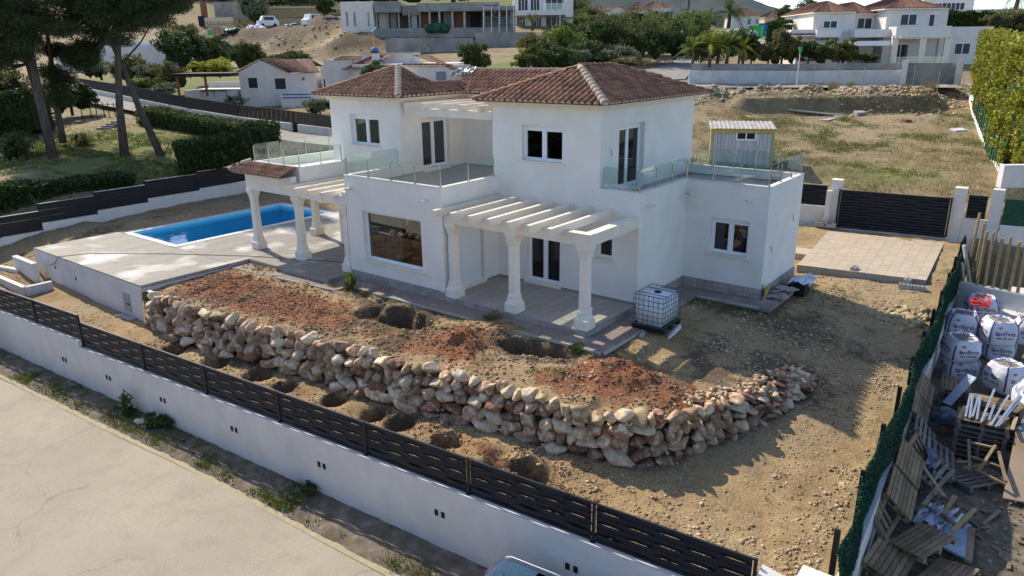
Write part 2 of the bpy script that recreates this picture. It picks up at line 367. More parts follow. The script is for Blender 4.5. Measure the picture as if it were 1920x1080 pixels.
def leaf_obj(name, v, m, parent=None, kind=None):
    if parent is not None: v = v-np.array(wpos(parent))
    f = np.arange(len(v)).reshape(-1, 4)
    o = bpy.data.objects.new(name, np_mesh(name, v, f, m, 4)); COL.objects.link(o)
    if parent is not None: o.parent = parent
    if kind: o['kind'] = kind
    return o
ICO = {}
def ico(level):
    if level not in ICO:
        bm = bmesh.new(); bmesh.ops.create_icosphere(bm, subdivisions=level, radius=1)
        ICO[level] = (np.array([v.co[:] for v in bm.verts]), [tuple(v.index for v in f.verts) for f in bm.faces]); bm.free()
    return ICO[level]
def blob(mb, c, r, level=2, amp=.18, freq=1.6, seed=0, flat=None):
    V, F = ico(level); r = (r, r, r) if isinstance(r, (int, float)) else r; out = []
    for v in V:
        q = Vector(v); k = 1+amp*noise.noise(q*freq+Vector((seed*3.1, seed*1.7, seed)))*2
        p = [c[i]+v[i]*r[i]*k for i in range(3)]
        if flat is not None: p[2] = max(p[2], flat)
        out.append(p)
    mb.add(out, F); return mb
# ================================================================ THE VILLA
villa = thing('villa', (-5, 4, 0), 'large new white two storey villa with brown barrel tile hipped roofs and glass railed terraces', 'house')
class Face:
    """an upright plane: start point, direction (+X, -X, +Y or -Y); the outside is on the right of the direction"""
    def __init__(s, p, d): s.p = Vector((*p, 0)); s.d = Vector((*d, 0)); s.n = Vector((d[1], -d[0], 0))
    def at(s, u, w_, z): q = s.p+s.d*u+s.n*w_; return (q.x, q.y, z)
    def box(s, mb, u0, u1, w0, w1, z0, z1):
        a = s.at(u0, w0, z0); b = s.at(u1, w1, z1); return mb.box(a[0], b[0], a[1], b[1], z0, z1)
def wall(mb, F, L, z0, z1, holes=(), depth=.3):
    us = sorted({0, L, *[h[0] for h in holes], *[h[1] for h in holes]}); zs = sorted({z0, z1, *[h[2] for h in holes], *[h[3] for h in holes]})
    for i in range(len(us)-1):
        for j in range(len(zs)-1):
            cu = (us[i]+us[i+1])/2; cz = (zs[j]+zs[j+1])/2
            if any(h[0] < cu < h[1] and h[2] < cz < h[3] for h in holes): continue
            mb.quad(F.at(us[i], 0, zs[j]), F.at(us[i+1], 0, zs[j]), F.at(us[i+1], 0, zs[j+1]), F.at(us[i], 0, zs[j+1]))
    for a, b, c, d in holes:
        for q in (((a,0,c),(b,0,c),(b,-depth,c),(a,-depth,c)), ((a,0,d),(a,-depth,d),(b,-depth,d),(b,0,d)),
                  ((a,0,c),(a,-depth,c),(a,-depth,d),(a,0,d)), ((b,0,c),(b,0,d),(b,-depth,d),(b,-depth,c))):
            mb.quad(*[F.at(*t) for t in q])
def joinery(root, F, hole, panes=2, sill=True, name='window', gl='window_glass', depth=.23, door=False, curtain=0, shutter_box=True, left_jamb=0.):
    a, b, c, d = hole; a += left_jamb; fr = MB(); t = .065
    top = d-(.09 if shutter_box else 0)
    F.box(fr, a, a+t, -depth, -depth+.07, c, top); F.box(fr, b-t, b, -depth, -depth+.07, c, top)
    F.box(fr, a+t, b-t, -depth, -depth+.07, c, c+t); F.box(fr, a+t, b-t, -depth, -depth+.07, top-t, top)
    if shutter_box: F.box(fr, a, b, -depth-.01, -depth+.085, top, d)
    w_ = (b-a-2*t)/panes
    for k in range(1, panes): F.box(fr, a+t+w_*k-.055, a+t+w_*k+.055, -depth+.002, -depth+.078, c+t, top-t)
    o = part(name, fr, 'pvc', root)
    for k in range(panes):
        u0 = a+t+w_*k+(.055 if k else .0); u1 = a+t+w_*(k+1)-(.055 if k < panes-1 else .0)
        sash = MB(); s = .04
        for q in ((u0, u0+s, c+t, top-t), (u1-s, u1, c+t, top-t), (u0+s, u1-s, c+t, c+t+s), (u0+s, u1-s, top-t-s, top-t)): F.box(sash, q[0], q[1], -depth+.005, -depth+.06, q[2], q[3])
        part('sash', sash, 'pvc', o)
        pn = MB(); F.box(pn, u0+s, u1-s, -depth+.02, -depth+.035, c+t+s, top-t-s); part('pane', pn, gl, o)
    if curtain:
        cu = MB(); n = 40; z0, z1 = c+.02, d
        for k in range(n):
            u0 = a+(b-a)*curtain*k/n; u1 = a+(b-a)*curtain*(k+1)/n; w0 = -.42+.05*math.sin(k*1.3); w1 = -.42+.05*math.sin((k+1)*1.3)
            cu.quad(F.at(u0, w0, z0), F.at(u1, w1, z0), F.at(u1, w1, z1), F.at(u0, w0, z1))
        part('curtain', cu, 'curtain', o)
    if sill:
        sb = MB(); F.box(sb, hole[0]-.10, hole[1]+.10, -depth, .07, c-.055, c+.004); part('sill', sb, 'cream', o)
    return o
# volumes: name of each wall face -> (face, length, z0, z1, holes)
fA = Face((-10.6, 0), (1, 0)); hA = [(.86, 3.84, .70, 2.55)]
fAr = Face((-5.75, 0), (0, 1)); hAr = [(.62, 2.16, .10, 2.35)]
fAl = Face((-10.6, 2.8), (0, -1))
fP = Face((-5.75, 3), (1, 0)); hP = [(1.29, 2.72, .10, 2.3), (4.16, 4.80, 1.38, 2.15)]
fR = Face((0, 3), (0, 1))
fW = Face((0, 6.45), (1, 0)); hW = [(.97, 2.34, 1.22, 2.47)]
fWr = Face((2.92, 6.45), (0, 1))
fWb = Face((2.92, 9.95), (-1, 0))
fM = Face((-5.95, 3), (1, 0)); hM = [(1.30, 2.98, 4.42, 5.62)]
fMr = Face((-1.5, 3), (0, 1)); hMr = [(1.2, 2.98, 3.5, 5.64)]
fMl = Face((-5.95, 9.95), (0, -1)); fMb = Face((-1.5, 9.95), (-1, 0))
fL = Face((-14.55, 2.8), (1, 0)); hL = [(1.22, 2.92, 4.43, 5.66)]
fLr = Face((-10.4, 2.8), (0, 1)); hLr = [(1.17, 2.79, 3.5, 5.52)]
fLl = Face((-14.55, 9.95), (0, -1)); hLl = [(3.0, 5.4, .05, 2.3)]
fC = Face((-10.4, 6.6), (1, 0)); fBk = Face((-5.95, 9.95), (-1, 0))
body = MB()
wall(body, fA, 4.85, -.15, 3.4, hA); wall(body, fAr, 3, 0, 3.4, hAr, .16); wall(body, fAl, 2.8, -.15, 3.4)
wall(body, fP, 5.75, 0, 3.38, hP); wall(body, fR, 3.45, -.15, 3.38); wall(body, fW, 2.92, -.15, 3.38, hW)
wall(body, fWr, 3.5, -.3, 3.38); wall(body, fWb, 4.42, -.3, 3.38)
wall(body, fM, 4.45, 3.38, 6.28, hM); wall(body, fMr, 6.95, 3.3, 6.28, hMr, .3); wall(body, fMl, 6.95, -.2, 6.28); wall(body, fMb, 4.45, -.2, 6.28)
wall(body, fL, 4.15, -.15, 6.28, hL); wall(body, fLr, 3.8, 3.3, 6.28, hLr, .3); wall(body, fLl, 7.15, -.15, 6.28, hLl)
wall(body, fC, 4.45, 3.3, 6.28); wall(body, fBk, 8.6, -.2, 6.28)
part('wall', body, 'stucco', villa)
# unseen rear block, added for the shadow it casts on the drive
rear = MB(); rear.box(-5.9, -3.0, 9.96, 12.2, -.5, 5.6); part('unseen_rear_block', rear, 'stucco', villa)
# parapets
class Each:
    def __init__(s, name, m): s.name = name; s.m = m
    def box(s, *a): part(s.name, MB().box(*a), s.m, villa)
par = Each('parapet', 'stucco'); t = .16
par.box(-10.6, -5.75, 0, t, 3.4, 3.75); par.box(-10.6, -10.6+t, t, 2.8, 3.4, 3.75); par.box(-5.75-t, -5.75, t, 3.0, 3.4, 3.75)
par.box(-1.5, 0, 3, 3+t, 3.38, 3.72); par.box(-t, 0, 3+t, 6.45+t, 3.38, 3.72)
par.box(0, 2.92, 6.45, 6.45+t, 3.38, 3.68); par.box(2.92-t, 2.92, 6.45+t, 9.95-t, 3.38, 3.68); par.box(-1.5, 2.92, 9.95-t, 9.95, 3.38, 3.68)
cap = Each('coping', 'wall_white'); c_ = .03                                                   # white metal coping on the parapets
cap.box(-10.62, -5.73, -.02, t+.02, 3.752, 3.775); cap.box(-10.62, -10.6+t+.02, t+.021, 2.79, 3.752, 3.775); cap.box(-5.75-t-.02, -5.73, t+.021, 2.99, 3.752, 3.775)
cap.box(-1.49, .02, 2.98, 3+t+.02, 3.722, 3.742); cap.box(-t-.02, .02, 3+t+.021, 6.43, 3.722, 3.742)
cap.box(.021, 2.94, 6.43, 6.45+t+.02, 3.682, 3.702); cap.box(2.92-t-.02, 2.94, 6.45+t+.021, 9.95, 3.682, 3.702); cap.box(-1.49, 2.739, 9.95-t-.02, 9.97, 3.682, 3.702)
fl = MB(); fl.box(-10.44, -5.91, .16, 6.6, 3.30, 3.36); fl.box(-1.5, -.16, 3.16, 9.79, 3.28, 3.34); fl.box(-.16, 2.76, 6.61, 9.79, 3.28, 3.34)
part('terrace_floor', fl, 'plank', villa)
sk = MB()
sk.box(-10.40, -10.375, 2.78, 3.95, 3.36, 3.43); sk.box(-10.40, -10.375, 5.62, 6.6, 3.36, 3.43); sk.box(-10.375, -5.97, 6.575, 6.6, 3.36, 3.43)
sk.box(-5.975, -5.95, 3.0, 6.575, 3.36, 3.43); sk.box(-1.5, -1.475, 5.99, 9.79, 3.34, 3.41)
part('skirting', sk, 'stone_tile', villa)
# floors inside, so that rooms behind the glass are rooms
ins = MB(); ins.box(-14.4, -.1, 3.25, 9.8, -.2, -.01); ins.box(-10.5, -5.9, .2, 3.25, -.2, .04); ins.box(-14.4, -10.55, 3.0, 9.8, 3.2, 3.45); ins.box(-5.8, -1.6, 3.15, 9.8, 3.2, 3.45)
part('room_floor', ins, 'interior', villa)
par2 = MB(); par2.box(-8.2, -8.1, 3.1, 9.8, 0, 3.2); par2.box(-5.8, -1.6, 6.9, 7.0, 3.46, 6.2); par2.box(-14.4, -10.5, 6.6, 6.7, 3.46, 6.2); par2.box(-10.5, -5.8, 3.06, 3.1, 0.05, 3.2); par2.box(-2.6, -2.5, 3.2, 9.8, 0, 3.2); par2.box(.1, 2.8, 8.4, 8.5, 0, 3.2)
part('inner_wall', par2, 'interior', villa)
joinery(villa, fA, hA[0], 1, name='picture_window', curtain=.55, shutter_box=False, left_jamb=.0)
joinery(villa, fM, hM[0], 2, gl='dark_glass', left_jamb=0.)
joinery(villa, fL, hL[0], 2, curtain=.95)
joinery(villa, fW, hW[0], 2, gl='dark_glass')
joinery(villa, fMr, hMr[0], 2, sill=False, name='terrace_door', depth=.26, gl='dark_glass')
joinery(villa, fLr, hLr[0], 2, sill=False, name='terrace_door', depth=.26)
joinery(villa, fP, hP[0], 2, sill=False, name='porch_door', gl='dark_glass', shutter_box=False)
joinery(villa, fP, hP[1], 1, name='small_window', gl='dark_glass', shutter_box=False)
joinery(villa, fLl, hLl[0], 2, sill=False, name='porch_door')
# rolled down shutter beside the porch
sh = part('roller_shutter', fAr.box(MB(), .62, 2.16, -.16, -.12, .10, .14), 'pvc', villa)
sl_ = MB(); fAr.box(sl_, .66, 2.12, -.155, -.118, 0, .048); sme = sl_.mesh('shutter_slat', 'pvc', (-5, 4, 0))
for k in range(39): inst('shutter_slat', sme, sh, Matrix.Translation((0, 0, .145+k*.0565)))
th = MB(); fAr.box(th, .55, 2.22, 0, .05, .0, .10); fP.box(th, 1.2, 2.8, 0, .05, .0, .085); part('threshold', th, 'cream', villa)
sp = Each('porch_skirting', 'grey_concrete'); sp.box(-5.75, -5.73, .5, .62, .001, .08); sp.box(-5.75, -5.73, 2.23, 2.98, .001, .08); sp.box(-5.73, -4.56, 2.98, 3.0, .001, .08); sp.box(-2.94, 0, 2.98, 3.0, .001, .08)
# stone cladding at the foot of the walls, tile by tile
plinth = part('plinth', MB().box(-10.55, -5.95, -.012, -.002, -.17, .165), 'grout', villa)
def clad(F, u0, u1, z0, z1, wdt=.46):
    n = max(1, round((u1-u0)/wdt)); wdt = (u1-u0)/n
    for k in range(n):
        a = u0+k*wdt; zm = z0+(z1-z0)*(.5 if (k % 2) else .62); um = a+wdt*(.45 if k % 2 else .6)
        cells = [(a, um, z0, zm), (um, a+wdt, z0, zm), (a, a+wdt, zm, z1)] if z1-z0 > .25 and k % 3 != 2 else [(a, a+wdt, z0, (z0+z1)/2), (a, a+wdt, (z0+z1)/2, z1)] if z1-z0 > .25 else [(a, a+wdt, z0, z1)]
        for p in cells:
            m = MB(); F.box(m, p[0]+.006, p[1]-.006, .014, .035+.008*rnd.random(), p[2]+.006, p[3]-.006); part('stone_tile', m, 'stone_tile', plinth)
clad(fA, .25, 4.85, -.16, .16)
g2 = MB(); fR.box(g2, .05, 3.41, .002, .012, -.2, .15); fW.box(g2, 0.013, 2.92, .002, .012, -.2, .19); fWr.box(g2, 0, 3.5, .002, .012, -.35, .19); part('plinth', g2, 'grout', villa)
clad(fR, .05, 3.38, -.2, .15, .6); clad(fW, .05, 2.92, -.2, .19, .62); clad(fWr, -.03, 3.5, -.33, .19, .62)
# ---- roofs
def barrel(L=.44, r=.098, r2=.082, n=6, th=.018):
    m = MB(); vs = []
    for (y, rr) in ((0, r), (L, r2)):
        for k in range(n+1):
            a = PI*k/n; vs.append((-rr*math.cos(a), y, rr*math.sin(a)*.92))
    for k in range(n+1):
        a = PI*k/n; vs.append((-(r-th)*math.cos(a), 0, (r-th)*math.sin(a)*.92))
    fs = [(k, n+1+k, n+2+k, k+1) for k in range(n)]+[(k, k+1, 2*n+3+k, 2*n+2+k) for k in range(n)]
    m.add(vs, fs); m.sm = True; return m
tile_me = barrel().mesh('roof_tile', 'roof_tile'); tile_me.materials.append(MATS['tile_edge']); tile_me.polygons.foreach_set('material_index', [0]*6+[1]*6); tile_me.update()
inf = MB(); inf.add([(0,.012,0)]+[(-.078*math.cos(PI*k/8), .012, .075*math.sin(PI*k/8)) for k in range(9)], [(0, k+2, k+1) for k in range(8)]); eave_me = inf.mesh('eave_mortar', 'mortar')
capb = barrel(.42, .15, .125, 8, .03); cap_me = capb.mesh('ridge_cap', 'mortar')
tile_v = np.array([v.co[:] for v in tile_me.vertices]); tile_f = [tuple(p.vertices) for p in tile_me.polygons]
def slope(roof, e0, e1, up, inside, budget, colw=.235, expo=.37, mname='roof_tile', fine=True, rest=None):
    """tiles laid column by column on a slope: eave from e0 to e1, up = vector to the top; inside(u,v) in metres; returns leftovers"""
    e0 = Vector(e0); e1 = Vector(e1); X = (e1-e0).normalized(); Lu = (e1-e0).length; Yv = Vector(up); Lv = Yv.length; Yv.normalize(); Z = X.cross(Yv)
    n = int(Lu/colw); out = []
    for i in range(n):
        u = (i+.5)*Lu/n
        for j in range(int(Lv/expo)+1):
            v = j*expo
            if not inside(u, v+.16): continue
            M = Matrix(((X.x, Yv.x, Z.x, 0), (X.y, Yv.y, Z.y, 0), (X.z, Yv.z, Z.z, 0), (0, 0, 0, 1)))
            M = Matrix.Translation(e0+X*(u+rnd.uniform(-.008, .008))+Yv*(v+rnd.uniform(-.012, .012))+Z*.02)@M@Matrix.Rotation(-.045, 4, 'X')@Matrix.Rotation(rnd.uniform(-.025, .025), 4, 'Z')
            out.append((M, j == 0))
    return out
def lay(roof, items, indiv, m='roof_tile', name='roof_tile', kindstuff=True):
    off = wpos(roof); T = Matrix.Translation(-off); base = tile_v
    for M, e in items[:indiv]: inst(name, tile_me, roof, T@M)
    restm = MB()
    for M, e in items[indiv:]:
        restm.add([(T@M)@Vector(v) for v in base], tile_f)
    if restm.v:
        restm.sm = True; ro = part('tile_field', restm, m, roof, 'stuff', local=True); ro.data.materials.append(MATS['tile_edge']); ro.data.polygons.foreach_set('material_index', ([0]*6+[1]*6)*(len(ro.data.polygons)//12)); ro.data.update()
    em = MB()
    for M, e in items:
        if e: em.add([(T@M)@v.co for v in eave_me.vertices], [tuple(p.vertices) for p in eave_me.polygons])
    if em.v: part('eave_mortar', em, 'mortar', roof, 'stuff', local=True)
brown_cap = barrel(.42, .13, .105, 8, .03).mesh('ridge_cap', 'roof_tile')
def hip(roof, a, b, me=None, step=.34):
    a = Vector(a); b = Vector(b); d = (b-a); n = max(1, int(d.length/step)); d.normalize(); off = wpos(roof)
    X = d.cross(Vector((0, 0, 1))).normalized(); Z = X.cross(d)
    for k in range(n):
        M = Matrix(((X.x, d.x, Z.x, 0), (X.y, d.y, Z.y, 0), (X.z, d.z, Z.z, 0), (0, 0, 0, 1)))
        inst('ridge_cap', me or cap_me, roof, Matrix.Translation(a-off+d*(k*step)+Vector((0, 0, .035)))@M@Matrix.Rotation(-.05, 4, 'X'))
def roofdeck(name, polys, m='roof_pan'):
    mb = MB()
    for p in polys: mb.quad(*p)
    return part(name, mb, m, villa)
ZE = 6.40
# main hipped roof
x0, x1, y0, y1 = -6.45, -1.05, 2.52, 10.35; h = (x1-x0)/2; zr = ZE+h*.395; xm = (x0+x1)/2
A_, B_, C_, D_ = (x0,y0,ZE), (x1,y0,ZE), (x1,y1,ZE), (x0,y1,ZE); P_, Q_ = (xm,y0+h,zr), (xm,y1-h,zr)
roofM = roofdeck('roof', [(A_, B_, P_), (B_, C_, Q_, P_), (C_, D_, Q_), (D_, A_, P_, Q_)])
sv = math.hypot(h, zr-ZE); kf = h/sv
up = lambda dx, dy: Vector((dx*h, dy*h, zr-ZE))
itf = slope(roofM, A_, B_, up(0, 1), lambda u, v: v*kf < min(u, 2*h-u)-.02, 0)
itr = slope(roofM, B_, C_, up(-1, 0), lambda u, v: v*kf < min(u, (y1-y0)-u)-.02 and v*kf < h-.05, 0)
itl = slope(roofM, D_, A_, up(1, 0), lambda u, v: v*kf < min(u, (y1-y0)-u)-.02 and v*kf < h-.05, 0)
lay(roofM, itf+itr+itl, 292)
hip(roofM, B_, P_); hip(roofM, A_, P_, brown_cap); hip(roofM, P_, Q_, brown_cap); hip(roofM, C_, Q_, brown_cap)
# left hipped roof, cut off at the back by the attic recess
x0, x1, y0 = -15.05, -9.95, 2.32; h2 = (x1-x0)/2; zl = ZE+h2*.42; xl = (x0+x1)/2
a1, b1, p1 = (x0,y0,ZE), (x1,y0,ZE), (xl,y0+h2,zl); zc = ZE+.85*.42
roofL = roofdeck('roof', [(a1, b1, p1), (b1, (x1,6.3,ZE), (x1-.85,7.0,zc), (x1-.85,y0+h2+.35,zc), p1), (a1, p1, (xl,y0+h2+.3,zl), (x0,y0+h2+.3,ZE)), ((x0,y0+h2+.3,ZE), (x0+.8,y0+h2+.3,zc), (x0+.8,10.3,zc), (x0,10.3,ZE))])
k2 = h2/math.hypot(h2, zl-ZE); upl = lambda dx, dy: Vector((dx*h2, dy*h2, zl-ZE))
i1 = slope(roofL, a1, b1, upl(0, 1), lambda u, v: v*k2 < min(u, 2*h2-u)-.02, 0)
i2 = slope(roofL, b1, (x1, 7.0, ZE), upl(-1, 0), lambda u, v: v*k2 < u-.02 and (v*k2 < .85 or (u < h2+.45 and v*k2 < h2-.06 and (v*k2-.85)/(h2-.85) < 1-(u-h2+.05)/.5)) and (u < 3.9 or v*k2 > (u-3.9)*.9), 0)
i2 = [q for q in i2]
lay(roofL, i1+i2, 230)
hip(roofL, b1, p1); hip(roofL, a1, p1, brown_cap)
# middle roof between the two
m0 = ZE+.0; ym0, ym1 = 6.1, 8.3; zmid = ZE+(ym1-ym0)*.40
roofC = roofdeck('roof', [((-9.95,ym0,m0), (-6.3,ym0,m0), (-3.9,ym1,zmid), (-11.9,ym1,zmid)), ((-11.9,ym1,zmid), (-3.9,ym1,zmid), (-3.9,10.3,ZE), (-11.9,10.3,ZE))])
km = (ym1-ym0)/math.hypot(ym1-ym0, zmid-m0)
ic = slope(roofC, (-12.0,ym0,m0), (-3.9,ym0,m0), Vector((0, ym1-ym0, zmid-m0)), lambda u, v: -12.0+u > -9.95-v*km*.9 and -12.0+u < -6.4+v*km*1.0 and v*km < ym1-ym0-.08, 0)
lay(roofC, ic, 150)
rc = MB(); rc.box(-11.9, -4.6, ym1-.1, ym1+.1, zmid-.02, zmid+.09); part('ridge_mortar', rc, 'mortar', roofC)
# mortar under the hips, cornice under the eaves
hm = MB()
for rt_, a, b in ((roofM, B_, P_), (roofM, A_, P_), (roofM, P_, Q_), (roofM, C_, Q_), (roofL, b1, p1), (roofL, a1, p1)): hm = MB(); hm.bar(Vector(a)+Vector((0,0,.06)), Vector(b)+Vector((0,0,.06)), .16, .1); part('hip_mortar', hm, 'mortar', rt_)
co = MB()
def cornice(xa, xb, ya, yb, ov):
    for k, (o, z0, z1) in enumerate(((.10, ZE-.2, ZE-.12), (.2, ZE-.12, ZE-.05), (ov-.06, ZE-.05, ZE-.012))):
        co.box(xa-o, xb+o, ya-o, yb+o, z0, z1)
cornice(-5.95, -1.5, 3.0, 9.95, .45); cornice(-14.55, -10.4, 2.8, 9.9, .45)
co.box(-10.0, -6.2, 6.30, 6.62, ZE-.12, ZE-.03)
part('cornice', co, 'cream', villa)
tb = MB(); tb.box(-6.36, -1.14, 2.61, 10.26, ZE-.012, ZE+.012); tb.box(-14.96, -10.04, 2.41, 10.2, ZE-.012, ZE+.012); part('eave_board', tb, 'old_tile', villa)
# attic room in the recess
at_ = MB(); yb = 8.3
at_.box(-16.0, -12.95, yb, yb+1.6, 6.4, 7.40)
at_.add([(-12.95,yb,6.4),(-11.85,yb,6.4),(-11.85,yb,7.0),(-12.95,yb,7.40),(-12.95,yb+1.6,6.4),(-11.85,yb+1.6,6.4),(-11.85,yb+1.6,7.0),(-12.95,yb+1.6,7.40)],
        [(0,1,2,3),(5,4,7,6),(1,5,6,2),(3,2,6,7)])
attic = part('attic_room', at_, 'cream', villa)
am = MB(); am.box(-16.05, -12.9, yb-.06, yb+1.7, 7.402, 7.45); part('attic_cap', am, 'mortar', attic)
adm = MB(); adm.box(-13.55, -12.98, yb-.045, yb-.002, 6.45, 7.16); ad = part('attic_door', adm, 'blue_grey_door', attic)
for k in range(8):
    M = Matrix.Translation(Vector((-15.6+k*.36, yb-.1, 7.46))-wpos(villa)); inst('attic_tile', tile_me, attic, M)
for k in range(4): inst('attic_tile', tile_me, attic, Matrix.Translation(Vector((-12.85+k*.28, yb-.1, 7.40-k*.105))-wpos(villa)))
lt = MB(); lt.box(-13.56, -12.95, yb-.06, yb-.045, 7.165, 7.2); part('lintel', lt, 'mortar', attic)
rf = MB(); rf.box(-14.3, -10.85, 5.25, 8.28, 6.3, 6.36); part('recess_floor', rf, 'mortar', villa)
# ---- glass railings: clamped posts and panes
rail = part('railing', MB().box(-10.52, -10.5, .05, .07, 3.776, 3.78), 'steel', villa)
def railing(pts, z, n, hgt=.62, gh=.66, off=0., skip_first=False):
    """pts polyline, n panes per segment"""
    for s in range(len(pts)-1):
        a = Vector((*pts[s], z)); b = Vector((*pts[s+1], z)); d = b-a; L = d.length; d.normalize()
        for k in range(n[s]+1):
            if k == 0 and s > 0: continue
            p = a+d*(L*k/n[s]); p = p+d*(.02 if k == 0 else -.02 if k == n[s] and s == len(pts)-2 else 0)
            m = MB(); m.tube([p, p+Vector((0,0,hgt))], .022, 8); m.tube([p, p+Vector((0,0,.03))], .045, 8); m.sm = False
            q = part('railing_post', m, 'steel', rail)
        for k in range(n[s]):
            p = a+d*(L*k/n[s]+.045); q_ = a+d*(L*(k+1)/n[s]-.045)
            m = MB(); m.bar(p+Vector((0,0,.05+gh/2)), q_+Vector((0,0,.05+gh/2)), .012, gh); part('glass_panel', m, 'rail_glass', rail)
railing([(-10.52, 2.7), (-10.52, .08), (-5.83, .08), (-5.83, 2.9)], 3.775, (2, 4, 2))
railing([(-1.42, 3.08), (-.08, 3.08), (-.08, 6.53)], 3.742, (1, 3))
railing([(-.08, 6.53), (2.84, 6.53), (2.84, 9.87), (-1.4, 9.87)], 3.702, (3, 3, 5))
# drain spouts / lamps: small clay gutters sticking out of the wall
def spout(F, u, z):
    m = MB(); n = 6; vs = []
    for wd in (0, .24):
        for k in range(n+1):
            a = PI*k/n; vs.append(F.at(u-.085*math.cos(a), wd, z-.02-wd*.12+.07*math.sin(a)))
        for k in range(n+1):
            a = PI*k/n; vs.append(F.at(u-.07*math.cos(a), wd, z-.035-wd*.12+.07*math.sin(a)))
    N = n+1
    for k in range(n): m_ = [(k, k+1, 2*N+k+1, 2*N+k), (N+k, 3*N+k, 3*N+k+1, N+k+1), (2*N+k, 2*N+k+1, 3*N+k+1, 3*N+k)]; m.f += m_
    m.v = vs; part('wall_spout', m, 'cream', villa)
spout(fA, .32, 3.32); spout(fA, 4.15, 3.28); spout(fR, .55, 3.28); spout(fR, 2.9, 3.22); spout(fW, .2, 3.24); spout(fW, 2.25, 3.24)
wi = MB()                                                              # bare cable ends waiting for lamps
for F, u, z in ((fMr, .62, 4.95), (fWr, .55, 1.6), (fWr, 2.6, 2.35)):
    for dz in (0, .05):
        q = Vector(F.at(u, 0, z)); wi.tube([q, q+F.n*.05+Vector((0,0,-.03)), q+F.n*.06+Vector((0,.03,-.2-dz))], .008, 5)
part('cable_end', wi, 'black', villa)
# ---- columns
COLS = [(.235, 0), (.235, .30), (.19, .33), (.19, .36), (.165, .44), (.165, .52), (.135, .60), (.125, 2.18), (.15, 2.26), (.16, 2.34), (.20, 2.46), (.21, 2.50), (.21, 2.6)]
pc = MB().loft((0, 0), COLS); colm = pc.mesh('column', 'column_cream')
def pergola_beam(root, mb): return part('beam', mb, 'cream', root)
perg = part('porch_pergola', MB().box(-5.73, 0.0, .06, .34, 2.6, 2.96), 'cream', villa)
bm2 = MB(); bm2.box(-.32, -.0, .341, 2.998, 2.6, 2.95); part('side_beam', bm2, 'cream', perg)
for k in range(7):
    x = -5.60+k*.765; m = MB(); m.box(x-.065, x+.065, -.55, 2.999, 2.885, 3.13); part('rafter', m, 'cream', perg)
for x in (-5.48, -2.9, -.24): inst('column', colm, villa, Matrix.Translation(Vector((x, .23, 0))-wpos(villa)))
pergu = part('terrace_pergola', MB().box(-10.38, -5.96, 2.98, 3.16, 5.72, 6.0), 'cream', villa)
for k in range(5):
    x = -10.2+k*.93; m = MB(); m.box(x-.07, x+.07, 2.9, 6.3, 5.96, 6.2); part('rafter', m, 'cream', pergu)
# ---- pool porch on the left
pl = MB(); pl.box(-17.05, -13.85, .45, 2.79, 2.96, 3.38); pl.box(-17.05, -14.57, 2.79, 8.6, 2.96, 3.38); pl.box(-17.05, -13.85, .45, .61, 3.38, 3.72); pl.box(-14.01, -13.85, .61, 2.79, 3.38, 3.72); pl.box(-17.05, -16.89, .61, 8.6, 3.38, 3.72)
pl.box(-17.05, -14.57, 8.44, 8.6, 3.38, 3.72)
pl.box(-17.1, -13.95, .06, .34, 2.6, 3.36); pl.box(-13.95, -10.62, .06, .34, 2.6, 2.95); pl.box(-17.1, -16.82, .34, 8.5, 2.6, 2.958); pl.box(-10.9, -10.61, .06, .34, 2.955, 3.1)
part('pool_porch', pl, 'stucco', villa)
porch_p = part('pool_pergola', MB().box(-13.84, -13.80, 2.77, 2.79, 3.0, 3.1), 'cream', villa)
for k in range(4):
    x = -13.70+k*.80; m = MB(); m.box(x-.07, x+.07, -.55, 2.78, 2.9, 3.12); part('rafter', m, 'cream', porch_p)
for x, y in ((-16.85, .2), (-13.8, .2), (-10.86, .2), (-16.85, 3.3), (-16.85, 6.4)): inst('column', colm, villa, Matrix.Translation(Vector((x, y, 0))-wpos(villa)))
railing([(-13.93, 2.7), (-13.93, .53), (-16.97, .53), (-16.97, 8.5)], 3.73, (2, 3, 6))
skd = roofdeck('roof', [((-17.5,-.42,3.38), (-13.95,-.42,3.38), (-13.95,.44,3.72), (-17.08,.44,3.72)), ((-17.5,8.6,3.38), (-17.5,-.42,3.38), (-17.08,.44,3.72), (-17.08,8.6,3.72))])
s1 = slope(skd, (-17.5,-.42,3.39), (-13.95,-.42,3.39), Vector((0,.86,.34)), lambda u, v: v < .75 and (u > .25 or v < u*2), 0)
s2 = slope(skd, (-17.5,8.6,3.39), (-17.5,-.42,3.39), Vector((.42,0,.34)), lambda u, v: v < .4, 0, expo=.3)
lay(skd, s1+s2, 90)
hip(skd, (-17.5,-.42,3.39), (-17.05,.44,3.74), step=.3)
sb = MB(); sb.box(-17.42, -13.9, -.36, .05, 3.33, 3.375); sb.box(-17.42, -17.12, .35, 8.5, 3.33, 3.375); part('eave_board', sb, 'mortar', villa)
# ---- porch floor
pf = part('porch_floor', MB().box(-5.74, 0, .0, 2.99, -.2, -.03), 'grout', villa)
for k in range(29):
    x = -5.73+k*.1975; cuts = [0.012, rnd.uniform(.7, 1.9), 2.985]
    for j in range(2):
        m = MB(); m.box(x+.004, x+.1935, cuts[j]+.004, cuts[j+1]-.004, -.029, 0.0); part('floor_plank', m, 'plank', pf)
pe = MB(); pe.box(-5.74, .012, -.03, -.012, -.16, -.004); pe.box(.012, .03, -.03, 2.99, -.16, -.004); part('porch_edge', pe, 'grout', pf)
for k in range(13):
    m = MB(); m.box(-5.72+k*.442, -5.72+k*.442+.43, -.045, -.031, -.155, -.008); part('edge_tile', m, 'stone_tile', pf)
for k in range(7):
    m = MB(); m.box(.031, .045, -.02+k*.43, -.02+k*.43+.42, -.155, -.008); part('edge_tile', m, 'stone_tile', pf)
